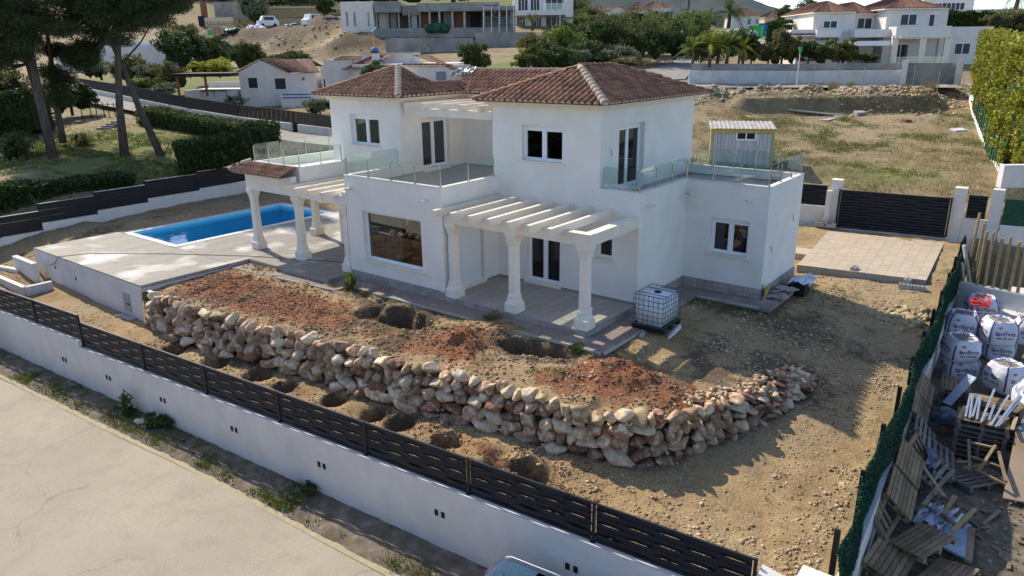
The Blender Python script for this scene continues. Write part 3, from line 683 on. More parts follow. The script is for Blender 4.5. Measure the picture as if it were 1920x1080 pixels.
# ================================================================ THE PLOT
def fy(x): return -7.77+(x+16.07)*.0742          # line of the street fence
def fx(y): return 8.28-.05*y                      # line of the neighbour's fence
WB = [(-15.75,-5.62,-1.45),(-13,-5.9,-1.45),(-11,-5.7,-1.45),(-9.1,-5.42,-1.45),(-7.15,-5.22,-1.45),(-5.3,-5.07,-1.45),(-3.7,-4.92,-1.45),(-2.1,-4.76,-1.45),(-.8,-4.52,-1.45),(.4,-4.3,-1.45),(1.7,-4.15,-1.45),(2.9,-3.87,-1.45),(3.65,-3.6,-1.45),(4.25,-3.05,-1.43),(4.65,-2.2,-1.38),(5.15,-1.1,-1.28),(5.6,.3,-1.1),(5.78,1.5,-.95),(5.82,2.3,-.85)]
WT = [(-15.8,-5.3,-.35),(-13.1,-5.12,-.35),(-11.1,-4.93,-.37),(-9.1,-4.68,-.37),(-7.2,-4.42,-.35),(-5.4,-4.3,-.35),(-3.8,-4.18,-.35),(-2.3,-3.9,-.37),(-1.0,-3.62,-.37),(.2,-3.62,-.37),(1.5,-3.6,-.37),(2.6,-3.42,-.38),(3.2,-3.15,-.4),(3.72,-2.7,-.4),(4.15,-1.9,-.42),(4.72,-.9,-.46),(5.15,.4,-.52),(5.45,1.6,-.6),(5.6,2.4,-.7)]
def lift_top(p, dz): k = (CAM[2]-p[2]-dz)/(CAM[2]-p[2]); return (CAM[0]+(p[0]-CAM[0])*k, CAM[1]+(p[1]-CAM[1])*k, p[2]+dz)
WT = [lift_top(p, .26 if i < 14 else .26-.05*(i-13)) for i, p in enumerate(WT)]
MID = np.array([((a[0]+b[0])/2, (a[1]+b[1])/2) for a, b in zip(WB, WT)])
def side(x, y):
    """signed distance to the rubble wall: positive on the garden side"""
    best = np.full(x.shape, 1e9); sg = np.ones(x.shape)
    for (a, b) in zip(MID[:-1], MID[1:]):
        d = b-a; L2 = d@d; t = np.clip(((x-a[0])*d[0]+(y-a[1])*d[1])/L2, 0, 1)
        dx = x-a[0]-d[0]*t; dy = y-a[1]-d[1]*t; q = np.hypot(dx, dy); c = d[0]*(y-a[1])-d[1]*(x-a[0])
        m = q < best-1e-9; best = np.where(m, q, best); sg = np.where(m, np.where(c > 0, 1, -1), sg)
    return best*sg
COMMON = [(3.5,5,-.3),(3.5,9,-.42),(2,13,-.80),(6.5,12.4,-.66),(7.3,14,-.5),(7.2,19,-.42),(-2,15,-.5),(0,19,-.45),(1,5,-.28),(1.6,3,-.27),(5,5.5,-.55),(7.3,5,-1.0),(7,9,-.8),(7.9,2,-1.2),(6.8,2.5,-1.0),(6,3.4,-.85),(-5,18,-.3),(-12,18,.1),(-22,12,.05),(-22,19,.3),(-28.5,19,.5),(-28.5,10,.1),(-28.5,4,0),(-27,6.5,0),(-12,8.5,-.05)]
LOWP = COMMON+[(7.6,0,-1.35),(8,-4,-1.6),(6,-4,-1.55),(4,-4.8,-1.5),(0,-5.4,-1.5),(0,-6.4,-1.6),(-5,-6.9,-1.6),(-10,-7,-1.6),(-15,-6.6,-1.5),(-16,-5.7,-1.45),(-20,-5.8,-1.4),(-24,-5.8,-1.3),(-24,-7.4,-1.35),(-28.5,-7.6,-1.0),(-27.5,-5,-.72),(-28.8,-5.5,-.55),(-26,-4,-.75),(-28.8,-3.5,-.2),(-26,-1.5,-.2),(-27,.5,-.05)]
UPP = COMMON+[(-16,-5.4,-.28),(-12,-4.8,-.26),(-8,-4.4,-.26),(-4,-4,-.28),(0,-3.4,-.32),(3,-3,-.34),(4.2,-1.6,-.4),(5.2,1,-.55),(5.6,2.8,-.8),(-15.5,-2.1,-.22),(-10,-2.1,-.22),(-6,-1.2,-.24),(0,-1.3,-.3),(1.2,-.8,-.28),(1.4,1.5,-.24),(3,0,-.42),(3,3,-.36),(-10,-3.6,-.3),(-26,-1.5,-.2),(-26,-4,-.75),(-27,.5,-.05)]
RL, RU = RBF(LOWP), RBF(UPP)
FEAT = []                                             # (x, y, rx, ry, height): pits and heaps
def feat(px, py, z, rx, ry, h, rot=0): p = see(px, py, z); FEAT.append((p.x, p.y, rx, ry, h, rot))
feat(752, 603, -.45, 1.2, .66, -1.05); feat(690, 596, -.35, .5, .35, -.2)
feat(1000, 668, -.5, 1.2, .5, -.75, .25); feat(868, 650, -.3, .75, .6, .42); feat(905, 622, -.3, .6, .35, .16); feat(1150, 705, -.3, .95, .55, .36, .3); feat(1235, 720, -.3, .75, .5, .2)
feat(1060, 660, -.4, .4, .3, .15); feat(960, 625, -.35, .7, .25, .14)
for px, py, rx, h in ((322, 660, .55, -1.0), (365, 672, .3, .08), (405, 684, .5, -.95), (482, 709, .5, -.95), (535, 729, .46, -.9), (580, 742, .35, .1), (628, 758, .48, -.9), (668, 770, .3, .1), (706, 784, .44, -.9), (752, 800, .5, -1.0), (795, 812, .35, .14), (838, 832, .46, -.85), (900, 850, .4, .2), (945, 862, .4, -.22), (1000, 887, .95, -1.0), (920, 885, .5, -.3), (1060, 880, .35, .1)):
    feat(px, py, -1.58, rx*(.8 if h < 0 else .8), .34 if h < 0 else .3, h*(.72 if h < 0 else .5))
def Hyard(x, y):
    x = np.asarray(x, float); y = np.asarray(y, float); sd = side(x, y)
    t = np.clip((sd+.04)/.2, 0, 1); t = t*t*(3-2*t); t = np.where(x < -15.8, np.clip((y+1.8)/1., 0, 1), t); t = np.where(y > 4, 1, t)
    h = RL(x, y)*(1-t)+RU(x, y)*t
    for fx_, fy_, rx, ry, a, ro in FEAT:
        dx = x-fx_; dy = y-fy_; c, s = math.cos(ro), math.sin(ro); u = (dx*c+dy*s)/rx; v = (-dx*s+dy*c)/ry
        r = u*u+v*v+.95*fbm(x*2.4, y*2.4, 4, 5); h = h+a*(np.exp(-np.maximum(r*1.05, 0)**3.6) if a < 0 else np.exp(-np.maximum(r, 0)))
    up2 = np.clip((sd-.25)/.4, 0, 1)*(y < -.9)*(x > -15.4)*(x < 5); h = h+up2*(.13*fbm(x*1.6, y*1.6, 5, 14)+.06*np.abs(fbm(x*5, y*5, 3, 15)))
    h = h+.06*fbm(x*1.1, y*1.1, 4, 3)+.05*fbm(x*4, y*4, 3, 9)
    return h
def under_building(x, y):
    a = (x > -25.1) & (x < -10.3) & (y > -1.0) & (y < 7.4) | (x > -25.1) & (x < -15.85) & (y > -5.5) & (y < 0)
    b = (x > -10.4) & (x < -.15) & (y > .15) & (y < 9.8) | (x > -.5) & (x < 2.7) & (y > 6.6) & (y < 9.8) | (x > -14.4) & (x < -6) & (y > 3) & (y < 9.8)
    return a, b
def build_ground():
    ni, nj = 330, 290; s = np.linspace(0, 1, ni+1); t = np.linspace(0, 1, nj+1); T, Sg = np.meshgrid(t, s, indexing='ij')
    Y = -8+28.15*T; X = -29.2+Sg*((8.2-.05*Y)+29.2); Y = Y+(fy(X)+.12+8)*(1-T)
    Z = Hyard(X, Y); a, b = under_building(X, Y); Z = np.where(a, -2.4, np.where(b, -.6, Z))
    v = np.stack([X, Y, Z], -1).reshape(-1, 3); k = np.arange((ni+1)*(nj+1)).reshape(nj+1, ni+1)
    f = np.stack([k[:-1, :-1], k[:-1, 1:], k[1:, 1:], k[1:, :-1]], -1).reshape(-1, 4)
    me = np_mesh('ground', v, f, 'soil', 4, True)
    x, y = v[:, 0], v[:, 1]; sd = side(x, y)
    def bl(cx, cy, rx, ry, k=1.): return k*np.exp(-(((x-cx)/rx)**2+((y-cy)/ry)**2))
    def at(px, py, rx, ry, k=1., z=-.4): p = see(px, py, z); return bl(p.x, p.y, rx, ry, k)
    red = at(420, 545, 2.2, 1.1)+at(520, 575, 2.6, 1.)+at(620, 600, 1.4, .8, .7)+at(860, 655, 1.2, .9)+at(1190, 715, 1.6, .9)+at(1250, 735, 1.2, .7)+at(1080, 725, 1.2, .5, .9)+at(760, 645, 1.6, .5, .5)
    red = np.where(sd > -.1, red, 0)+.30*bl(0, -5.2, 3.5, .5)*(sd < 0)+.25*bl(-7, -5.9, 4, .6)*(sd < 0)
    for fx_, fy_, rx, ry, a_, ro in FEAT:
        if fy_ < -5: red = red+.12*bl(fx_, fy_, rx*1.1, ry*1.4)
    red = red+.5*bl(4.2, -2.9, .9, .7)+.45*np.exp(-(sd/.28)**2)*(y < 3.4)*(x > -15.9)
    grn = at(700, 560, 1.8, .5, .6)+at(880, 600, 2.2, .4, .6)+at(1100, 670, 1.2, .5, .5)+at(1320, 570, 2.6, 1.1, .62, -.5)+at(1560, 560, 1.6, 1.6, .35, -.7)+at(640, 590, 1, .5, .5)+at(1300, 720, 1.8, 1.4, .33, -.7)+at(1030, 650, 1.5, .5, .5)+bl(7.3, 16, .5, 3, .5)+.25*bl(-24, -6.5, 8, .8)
    drk = .6*np.exp(-(sd/.3)**2)*(y < 3.4)*(x > -15.9)+.5*bl(2.6, 5.3, 3, 1.1)+.4*bl(5, 7, 3, 5)+.35*bl(5.5, 1, 2, 3)+.35*bl(-27, 1, 1.4, 9)+.8*at(752, 603, 1.2, .7)+.8*at(1000, 668, 1.1, .55)  # darker earth behind the wall stones; last terms paint shade into garden pits
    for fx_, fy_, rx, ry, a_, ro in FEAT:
        if a_ < -.3: drk = drk+.8*bl(fx_, fy_, rx*1.05, ry*1.1)  # pits painted darker, standing in for the shade inside them
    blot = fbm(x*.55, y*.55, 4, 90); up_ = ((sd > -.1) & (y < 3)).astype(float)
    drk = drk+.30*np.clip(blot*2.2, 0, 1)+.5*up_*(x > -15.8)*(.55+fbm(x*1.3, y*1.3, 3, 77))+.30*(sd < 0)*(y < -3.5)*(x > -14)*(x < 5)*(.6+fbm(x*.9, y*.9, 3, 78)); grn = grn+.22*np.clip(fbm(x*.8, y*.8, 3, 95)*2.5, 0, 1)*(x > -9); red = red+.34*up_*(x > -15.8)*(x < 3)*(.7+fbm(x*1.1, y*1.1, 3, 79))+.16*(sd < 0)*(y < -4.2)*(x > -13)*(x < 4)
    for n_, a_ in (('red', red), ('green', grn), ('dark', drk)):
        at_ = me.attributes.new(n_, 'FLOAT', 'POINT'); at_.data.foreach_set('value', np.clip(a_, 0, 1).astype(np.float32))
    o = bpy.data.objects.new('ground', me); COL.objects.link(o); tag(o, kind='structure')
    return x, y, red, grn
gx, gy, gred, ggrn = build_ground()
# loose stones, clods and weeds on the bare earth
def scatter(name, n, xr, yr, size, m, dens=None, seed=1, shape=2, zoff=.0, hfun=Hyard, label=None):
    r = np.random.default_rng(seed); x = r.uniform(*xr, n*6); y = r.uniform(*yr, n*6)
    keep = (x < fx(y)-.25)*(y > fy(x)+.2); a, b = under_building(x, y); keep = keep & ~a & ~b
    if dens is not None: keep = keep & (r.random(len(x)) < dens(x, y))
    x = x[keep][:n]; y = y[keep][:n]; z = hfun(x, y)+zoff; n = len(x); s = size*(r.random(n)**3.2*2.4+.35)
    base = np.array([(1,0,0),(0,1,0),(-1,0,0),(0,-1,0),(0,0,.8),(0,0,-.6)], float); F = np.array([(0,1,4),(1,2,4),(2,3,4),(3,0,4),(1,0,5),(2,1,5),(3,2,5),(0,3,5)])
    ang = r.uniform(0, 6.28, n); c, sn = np.cos(ang), np.sin(ang); bv = base[None]*(1+.5*r.normal(size=(n, 6, 1)).clip(-.6, .6))
    bv = bv*np.stack([s, s*r.uniform(.6, 1, n), s*r.uniform(.5, .9, n)], -1)[:, None]
    X = bv[..., 0]*c[:, None]-bv[..., 1]*sn[:, None]+x[:, None]; Y = bv[..., 0]*sn[:, None]+bv[..., 1]*c[:, None]+y[:, None]; Z = bv[..., 2]+z[:, None]
    v = np.stack([X, Y, Z], -1).reshape(-1, 3); f = (F[None]+6*np.arange(n)[:, None, None]).reshape(-1, 3)
    o = bpy.data.objects.new(name, np_mesh(name, v, f, m, 3)); COL.objects.link(o); tag(o, label, kind='stuff')
    return o
gd = lambda cx, cy, rx, ry, k: (lambda x, y: k*np.exp(-(((x-cx)/rx)**2+((y-cy)/ry)**2)))
def dens_sum(*g): return lambda x, y: np.clip(sum(q(x, y) for q in g), 0, 1)
patch = lambda x, y: np.clip(fbm(x*.9, y*.9, 3, 21)*3+.25, .03, 1)
scatter('pebbles', 34000, (-29, 8.4), (-8, 14), .021, 'pebble', patch, 3)
scatter('stones', 2600, (-2, 8.4), (-7, 13), .034, 'pebble', lambda x, y: np.clip(patch(x, y)*.6, 0, 1), 4)
scatter('stones', 1500, (5, 8.6), (-6.4, 2), .03, 'pebble', dens_sum(gd(8.0, -4.6, .5, 1.6, 1), gd(8, -2.2, .4, 1.5, .7), gd(6.2, -4.8, .8, .5, .3)), 5)
scatter('soil_clods', 9000, (-15.6, 5.6), (-5.4, -1.0), .03, 'soil_clod', lambda x, y: (side(x, y) > .2)*np.clip(.25+fbm(x*1.2, y*1.2, 3, 61)*2.2, .05, 1), 16); scatter('soil_clods', 5000, (-14, 5), (-7, -4.2), .026, 'soil_clod', lambda x, y: (side(x, y) < 0)*np.clip(.2+fbm(x*1.2, y*1.2, 3, 62)*2.2, .05, 1), 17)
pm = see(860, 655, -.3); pm2 = see(1190, 715, -.4); pm3 = see(520, 570, -.35); pm4 = see(1640, 600, -.8)
scatter('gravel', 9000, (3, 8.6), (-6.6, 6), .016, 'pebble', lambda x, y: np.clip(.3+fbm(x*.9, y*.9, 3, 33)*2.5, .04, 1), 41)
scatter('red_clods', 15000, (-15.5, 5.5), (-6.4, -.8), .022, 'red_clod', dens_sum(gd(pm.x, pm.y, 1.1, .9, 1), gd(pm2.x, pm2.y, 1.5, .9, 1), gd(pm3.x, pm3.y, 3.6, 1.2, .8), gd(see(420,540,-.3).x, see(420,540,-.3).y, 2, .9, .8), gd(0, -5.5, 4, .6, .25)), 6)
scatter('stones', 420, (5.5, 8), (7, 12), .1, 'ochre_rock', dens_sum(gd(see(1745,605,-.8).x-.3, see(1745,605,-.8).y, .7, .8, 1)), 8)
def tufts(name, n, xr, yr, hgt, m, dens, seed, hfun=Hyard, blades=7, spread=.05, mask=True, label=None, zlift=0.):
    r = np.random.default_rng(seed); x = r.uniform(*xr, n*8); y = r.uniform(*yr, n*8); k = r.random(len(x)) < dens(x, y)
    if mask: a, b = under_building(x, y); k = k & ~a & ~b & (x < fx(y)-.2) & (y > fy(x)+.2)
    x = np.repeat(x[k][:n], blades); y = np.repeat(y[k][:n], blades); N = len(x); x = x+r.normal(size=N)*spread; y = y+r.normal(size=N)*spread
    z = hfun(x, y)+zlift; h = hgt*(.4+r.random(N)); a = r.uniform(0, 6.28, N); w_ = .012+.006*r.random(N); lean = h*.7*r.random(N)
    la = r.uniform(0, 6.28, N)
    p0 = np.stack([x-np.cos(a)*w_, y-np.sin(a)*w_, z-.02], -1); p1 = np.stack([x+np.cos(a)*w_, y+np.sin(a)*w_, z-.02], -1); p2 = np.stack([x+np.cos(la)*lean, y+np.sin(la)*lean, z+h], -1)
    v = np.stack([p0, p1, p2], 1).reshape(-1, 3); o = bpy.data.objects.new(name, np_mesh(name, v, np.arange(len(v)).reshape(-1, 3), m, 3)); COL.objects.link(o)
    return tag(o, label, kind='stuff')
P = lambda a, b, z=-.4: see(a, b, z)
def g_at(px, py, rx, ry, k, z=-.4): p = see(px, py, z); return gd(p.x, p.y, rx, ry, k)
tufts('grass', 5200, (-16, 8.4), (-7, 19), .07, 'grass_blade', dens_sum(g_at(700,560,1.8,.4,.8), g_at(880,600,2,.3,.7), g_at(1100,668,1,.4,.8), g_at(1320,570,2.4,.8,1,-.4), g_at(1560,560,1.2,1.2,.5,-.7), g_at(710,627,.3,.2,1), g_at(765,633,.3,.2,1), g_at(1025,705,.5,.25,1), g_at(1380,565,1.5,.5,1,-.4), g_at(1750,460,.4,1.5,.6), lambda x, y: .012+0*x), 12)
tufts('dry_grass', 2600, (-16, 8), (-7, 10), .09, 'dry_grass', dens_sum(g_at(800,580,3,.3,.7), g_at(1100,650,2,.5,.6), g_at(900,600,2.5,.5,.5), g_at(1050,640,1.5,.4,.6), lambda x, y: .01+0*x), 13)
# ---- gravel path along the house, two steps lower than the terrace
pth = MB(); zt = -.15
pth.prism([(-15.7,-1.95), (-9.75,-1.45), (-9.75,-.86), (1.05,-.80), (1.05,2.9), (.97,2.92), (.97,5.6), (3.55,5.62), (3.55,9.9), (2.9,9.9), (2.9,6.4), (.012,6.4), (.03,-.03), (-5.7,-.045), (-5.8,-.03), (-10.6,-.03), (-10.6,-1.1), (-15.7,-1.1)][::1], zt-.14, zt)
tag(part('path', pth, 'gravel_path'), kind='structure')
ed = MB()
for a, b in (((-9.7,-.885), (1.0,-.83)), ((1.08,-.82), (1.08,2.2)), ((1.0,5.58), (3.2,5.59)), ((-15.6,-1.98), (-9.8,-1.48))): ed.bar((*a, zt-.03), (*b, zt-.03), .05, .07)
tag(part('path_edging', ed, 'concrete'), kind='structure')
# ---- pool terrace: machine room below, planks above
pt = thing('pool_terrace', (-20, -2, 0), 'raised pool terrace with plank paving over a low white machine room with door and hatch', 'terrace')
fB = Face((-25.2, -5.65), (1, 0)); fBr = Face((-15.72, -5.65), (0, 1)); fBl = Face((-25.2, 7.6), (0, -1))
bb = MB(); wall(bb, fB, 9.48, -1.9, -.035, [(.75, 1.45, -2., -.6)] and [], .1); wall(bb, fBr, 4.45, -1.9, -.035); wall(bb, fBl, 13.25, -1.9, -.035); bb.quad((-25.2,7.6,-1.9), (-25.2,7.6,-.035), (-10.6,7.6,-.035), (-10.6,7.6,-1.9))
part('wall', bb, 'wall_white', pt)
base = MB(); zt0, zt1 = -.2, -.032
for a in ((-25.2, -15.72, -5.65, -1.95), (-25.2, -24.75, -1.95, 7.6), (-20.05, -15.72, -1.95, 7.6), (-24.75, -20.05, 6.95, 7.6), (-15.72, -10.6, -1.1, 7.6)): base.box(a[0]+.012, a[1]-.012, a[2]+.012, a[3]-.012, zt0, zt1)
part('screed', base, 'grout', pt)
def strip(xa, xb, ya, yb, Lb, m='deck_plank', wd=.1975):
    n = int(round((xb-xa)/wd)); wd = (xb-xa)/n
    for k in range(n):
        x = xa+k*wd; y = ya; first = True
        while y < yb-.05:
            l_ = Lb*(rnd.uniform(.3, 1) if first else 1); first = False; y2 = min(yb, y+l_)
            if yb-y2 < .35: y2 = yb
            q = MB(); q.box(x+.005, x+wd-.005, y+.004, y2-.004, -.031, rnd.uniform(-.003, 0)); part('deck_plank', q, m, pt); y = y2
strip(-25.19, -15.73, -5.64, -1.96, 2.4); strip(-20.04, -15.73, -1.95, 2.9, 3.2); strip(-15.72, -10.61, -1.09, 2.9, 2.4)
strip(-20.04, -14.6, 2.91, 7.6, 4.9, wd=.4)
df = MB()
for k in range(13): df = MB(); df.box(-15.7+k*.39, -15.7+k*.39+.38, -1.125, -1.101, -.14, -.006); part('edge_tile', df, 'stone_tile', pt)
for k in range(10): df = MB(); df.box(-15.715, -15.69, -5.6+k*.445, -5.6+k*.445+.43, -.13, -.006); part('edge_tile', df, 'stone_tile', pt)
# door in its small light well, vents, hatch
mdr = MB(); fB.box(mdr, .78, 1.40, .0, .035, -1.55, -.40); dr = part('door', mdr, 'wall_white', pt)
q = MB(); fB.box(q, .85, .98, .036, .05, -1.45, -.5); fB.box(q, 1.02, 1.32, .036, .046, -1.45, -.5); part('door_panel', q, 'rail_glass', dr)
q = MB(); fB.box(q, 1.33, 1.37, .036, .09, -1.22, -1.14); part('handle', q, 'black', dr)
hq = MB(); fB.box(hq, 8.0, 8.52, .0, .03, -1.22, -.52); hp = part('hatch', hq, 'concrete', pt); q = MB(); fB.box(q, 8.3, 8.48, .03, .06, -.95, -.9); part('handle', q, 'black', hp)
for u, z in ((2.0, -.62), (3.9, -.78)): q = MB(); fB.box(q, u, u+.08, .0, .02, z, z+.13); part('vent', q, 'black', pt)
hp_ = MB(); hp_.tube([Vector(fB.at(1.5, .03, -.55)), Vector(fB.at(2.2, .04, -.34)), Vector(fB.at(2.6, .03, 0.01)), (-22, -4.6, .02), (-19, -2.6, .02), (-16, -.9, .02), (-12.6, .6, .02), (-10.75, 1.1, .02)], .011, 5)
tag(part('water_hose', hp_, 'black'), 'thin dark hose lying across the plank terrace towards the columns', 'hose')
lw = thing('light_well', (-25.5, -6.6, -1.3), 'low white walled pit beside the machine room door', 'retaining wall')
pits = [see(-25, 508, -1.0), see(46, 538, -1.0), see(96, 527, -1.0)]; pits2 = [see(-25, 494, -.9), see(36, 505, -.95)]
for L_ in (pits, pits2):
    for a, b in zip(L_[:-1], L_[1:]): q = MB(); q.bar((a.x, a.y, a.z-.2), (b.x, b.y, b.z-.2), .2, .4); part('pit_wall', q, 'wall_white', lw)
a, b = see(27, 479, -.45), see(64, 494, -.45); q = MB(); q.bar((a.x, a.y, a.z-.55), (b.x, b.y, b.z-.55), .22, 1.1); part('wing_wall', q, 'wall_white', lw)
# ---- swimming pool
pool = thing('swimming_pool', (-22.4, 2.5, 0), 'long rectangular swimming pool with deep blue tiles between the plank terrace and the back wall', 'pool')
X0, X1, Y0, Y1, ZD = -24.4, -20.4, -1.62, 6.62, -1.55
q = MB(); q.quad((X0,Y0,ZD), (X1,Y0,ZD), (X1,Y1,ZD), (X0,Y1,ZD))
for a, b in (((X0,Y0), (X0,Y1)), ((X0,Y1), (X1,Y1)), ((X1,Y1), (X1,Y0)), ((X1,Y0), (X0,Y0))): q.quad((*a,ZD), (*a,-.02), (*b,-.02), (*b,ZD))
part('basin', q, 'pool_tile', pool)
q = MB()
for k in range(4): q.box(X1-1.3-.35*k, X1, Y1-.9, Y1, ZD, -.35-.3*k) if k == 0 else q.box(X1-1.3-.35*k, X1-1.3-.35*(k-1)-.001, Y1-.9, Y1, ZD, -.35-.3*k)
part('pool_steps', q, 'pool_tile', pool)
for k, (a, b) in enumerate([((X0-.33, y), (X0-.005, min(y+.49, Y1+.3))) for y in np.arange(Y0-.3, Y1+.3, .5)]+[((X1+.005, y), (X1+.33, min(y+.49, Y1+.3))) for y in np.arange(Y0-.3, Y1+.3, .5)]+[((x, Y0-.33), (x+.49, Y0-.005)) for x in np.arange(X0, X1-.1, .5)]+[((x, Y1+.005), (x+.49, Y1+.33)) for x in np.arange(X0, X1-.1, .5)]):
    q = MB(); q.box(a[0]+.003, b[0]-.003, a[1]+.003, b[1]-.003, -.03, .012); part('coping_stone', q, 'coping', pool)
q = MB(); q.quad((X0,Y0,-.13), (X1,Y0,-.13), (X1,Y1,-.13), (X0,Y1,-.13)); part('water', q, 'water', pool)
q = MB(); q.box(X0+.5, X0+.72, Y0-.32, Y0-.05, .013, .02); part('skimmer_lid', q, 'pvc', pool)
# ---- rubble retaining wall
rw = thing('stone_retaining_wall', (-5, -5, -1.4), 'long dry stone retaining wall of rough pink and cream boulders curving round the garden', 'stone wall')
def rock_mesh(seed, lv=3):
    V, F = ico(lv); r = random.Random(seed); vs = []
    pl_ = [(Vector((r.uniform(-1,1), r.uniform(-1,1), r.uniform(-1,1))).normalized(), r.uniform(.5, .8)) for _ in range(9)]
    for v in V:
        p = Vector(v); d = p.normalized()*1.05
        for n_, k in pl_:
            e = d.dot(n_)-k
            if e > 0: d = d-n_*e*1.0
        d = d*(1+.12*noise.noise(Vector(v)*1.9+Vector((seed, 0, 0)))+.06*noise.noise(Vector(v)*4.5+Vector((seed, 0, 0))))
        vs.append(d)
    m = MB(); m.add(vs, F); m.sm = True; return m
rocks = {k: [rock_mesh(s+h_).mesh('stone', k) for s in range(5)] for h_, k in ((0, 'rock'), (20, 'pale_rock'), (40, 'rust_rock'), (60, 'ochre_rock'))}
WBv = [Vector(p) for p in WB]; WTv = [Vector(p) for p in WT]
cum = [0]
for a, b in zip(WBv[:-1], WBv[1:]): cum.append(cum[-1]+(a-b).length)
def wpt(s, f):
    s = max(0, min(cum[-1]-.001, s)); i = max(k for k in range(len(cum)) if cum[k] <= s); i = min(i, len(WBv)-2); t = (s-cum[i])/(cum[i+1]-cum[i])
    return WBv[i].lerp(WBv[i+1], t).lerp(WTv[i].lerp(WTv[i+1], t), f)
nst = 0; small = MB()
def stone(P_, D_, w_, h_, dp, kind=None):
    global nst
    kind = kind or rnd.choices(('rock', 'pale_rock', 'rust_rock', 'ochre_rock'), (54, 22, 17, 7))[0]
    D = D_.normalized(); N = Vector((D.y, -D.x, 0)); M = Matrix(((D.x, N.x, 0, 0), (D.y, N.y, 0, 0), (0, 0, 1, 0), (0, 0, 0, 1)))
    M = Matrix.Translation(P_)@M@Matrix.Rotation(rnd.uniform(-.4, .4), 4, 'Y')@Matrix.Rotation(rnd.uniform(-.3, .3), 4, 'X')@Matrix.Diagonal((w_/2, dp/2, h_/2, 1))
    me = rnd.choice(rocks[kind])
    if nst < 299: inst('stone', me, rw, Matrix.Translation(-wpos(rw))@M); nst += 1
    else: small.add([M@v.co for v in me.vertices], [tuple(p.vertices) for p in me.polygons])
total = cum[-1]; rows = 5; pend = []
for r_i in range(rows):
    s = rnd.uniform(0, .2)
    while s < total-.05:
        hgt = wpt(s, 1).z-wpt(s, 0).z; end = s > total-5.5
        rr = hgt/rows; base_w = (.60, .50, .44, .41, .38)[r_i] if not end else .30
        wd = base_w*rnd.choice((.62, .8, .95, 1.1, 1.3, 1.6))*rnd.uniform(.9, 1.1); f = (r_i+.5)/rows; c = s+wd/2
        und = .05*math.sin(c*2.1+r_i)+.03*math.sin(c*5.3)
        p = wpt(c, max(0, f+und/1.1)); d = wpt(c+.2, f)-wpt(c-.2, f)
        if d.length < .05: d = Vector((0, 1, 0))
        d.z = 0; N = Vector((d.y, -d.x, 0)).normalized(); p = p+N*(.04+rnd.uniform(-.05, .07))
        if not (end and r_i > 1 and rnd.random() < .2): pend.append((p, d, wd*1.13, rr*1.42*rnd.uniform(.88, 1.15) if hgt > .5 else .28, .52*rnd.uniform(.8, 1.1)))
        s += wd
rnd.shuffle(pend)
pend.sort(key=lambda q: -q[2]*q[3]/(pix(q[0])[2]))
for q in pend: stone(*q)
for k in range(330):                                                    # chinking stones and the small rubble at the end
    s = rnd.uniform(0, total) if k < 250 else total-rnd.random()**1.3*4.5; f = rnd.uniform(.05, 1.06); p = wpt(s, f); d = wpt(s+.2, f)-wpt(s-.2, f); d.z = 0
    if d.length < .02: d = Vector((0, 1, 0))
    N = Vector((d.y, -d.x, 0)).normalized(); w_ = rnd.uniform(.1, .2); stone(p+N*.02+Vector((0, 0, .02)), d, w_, w_*.8, w_)
for k in range(150):
    a = wpt(total-rnd.random()*5, 1)+Vector((-rnd.random()*.45, rnd.uniform(-.2, .5), .03)); w_ = rnd.uniform(.08, .2); stone(a, Vector((1, rnd.uniform(-1, 1), 0)), w_, w_*.7, w_)
small.sm = True; part('small_stones', small, 'rock', rw, 'stuff')
# ---- street wall with its woven metal fence
sw = thing('street_wall', (-8, -7.2, -1.8), 'long white rendered wall along the street below the dark metal fence', 'wall')
dirF = Vector((1, .0742, 0)).normalized(); nF = Vector((dirF.y, -dirF.x, 0))     # nF points to the street
def fpt(x, off=0., z=0.): return Vector((x, fy(x), z))+nF*off
def slab(mb, xa, xb, o0, o1, z0, z1):
    a, b, c, d = fpt(xa, o0), fpt(xb, o0), fpt(xb, o1), fpt(xa, o1)
    return mb.prism([(p.x, p.y) for p in (d, c, b, a)], z0, z1)
ztop = -1.78
m = MB(); slab(m, -34, -16.1, -.16, .14, -3.9, ztop+.25); slab(m, -16.1, 8.2, -.16, .14, -3.95, ztop); part('wall', m, 'wall_white', sw)
for x in (-17.5, -14.55, -11.35, -7.75, -4.05, .0, 3.6):
    for k in (0, .2):
        m = MB(); slab(m, x-.05+k, x+.05+k, .141, .155, -2.62, -2.46); part('meter_socket', m, 'black', sw)
POST = [-25.7, -22.5, -19.3, -16.07, -12.25, -8.95, -5.65, -2.35, .9, 4.13, 7.42]
fn = thing('street_fence', (-8, -7.2, -1.7), 'dark grey fence of woven metal slats on the white street wall', 'fence')
def slat(L, h=.145, n=30, ph=0., period=.62, amp=.018):
    m = MB(); o = []
    for side_ in (-.0015, .0015):
        for i in range(n+1):
            u = L*i/n; w_ = amp*math.sin(PI*u/(period/2)+ph)
            o += [(u, w_+side_, 0), (u, w_+side_, h)]
    m.v = o; k = 2*(n+1)
    for i in range(n):
        a = 2*i; m.f += [(a, a+2, a+3, a+1), (k+a, k+a+1, k+a+3, k+a+2), (a+1, a+3, k+a+3, k+a+1), (a, k+a, k+a+2, a+2)]
    m.sm = True; return m
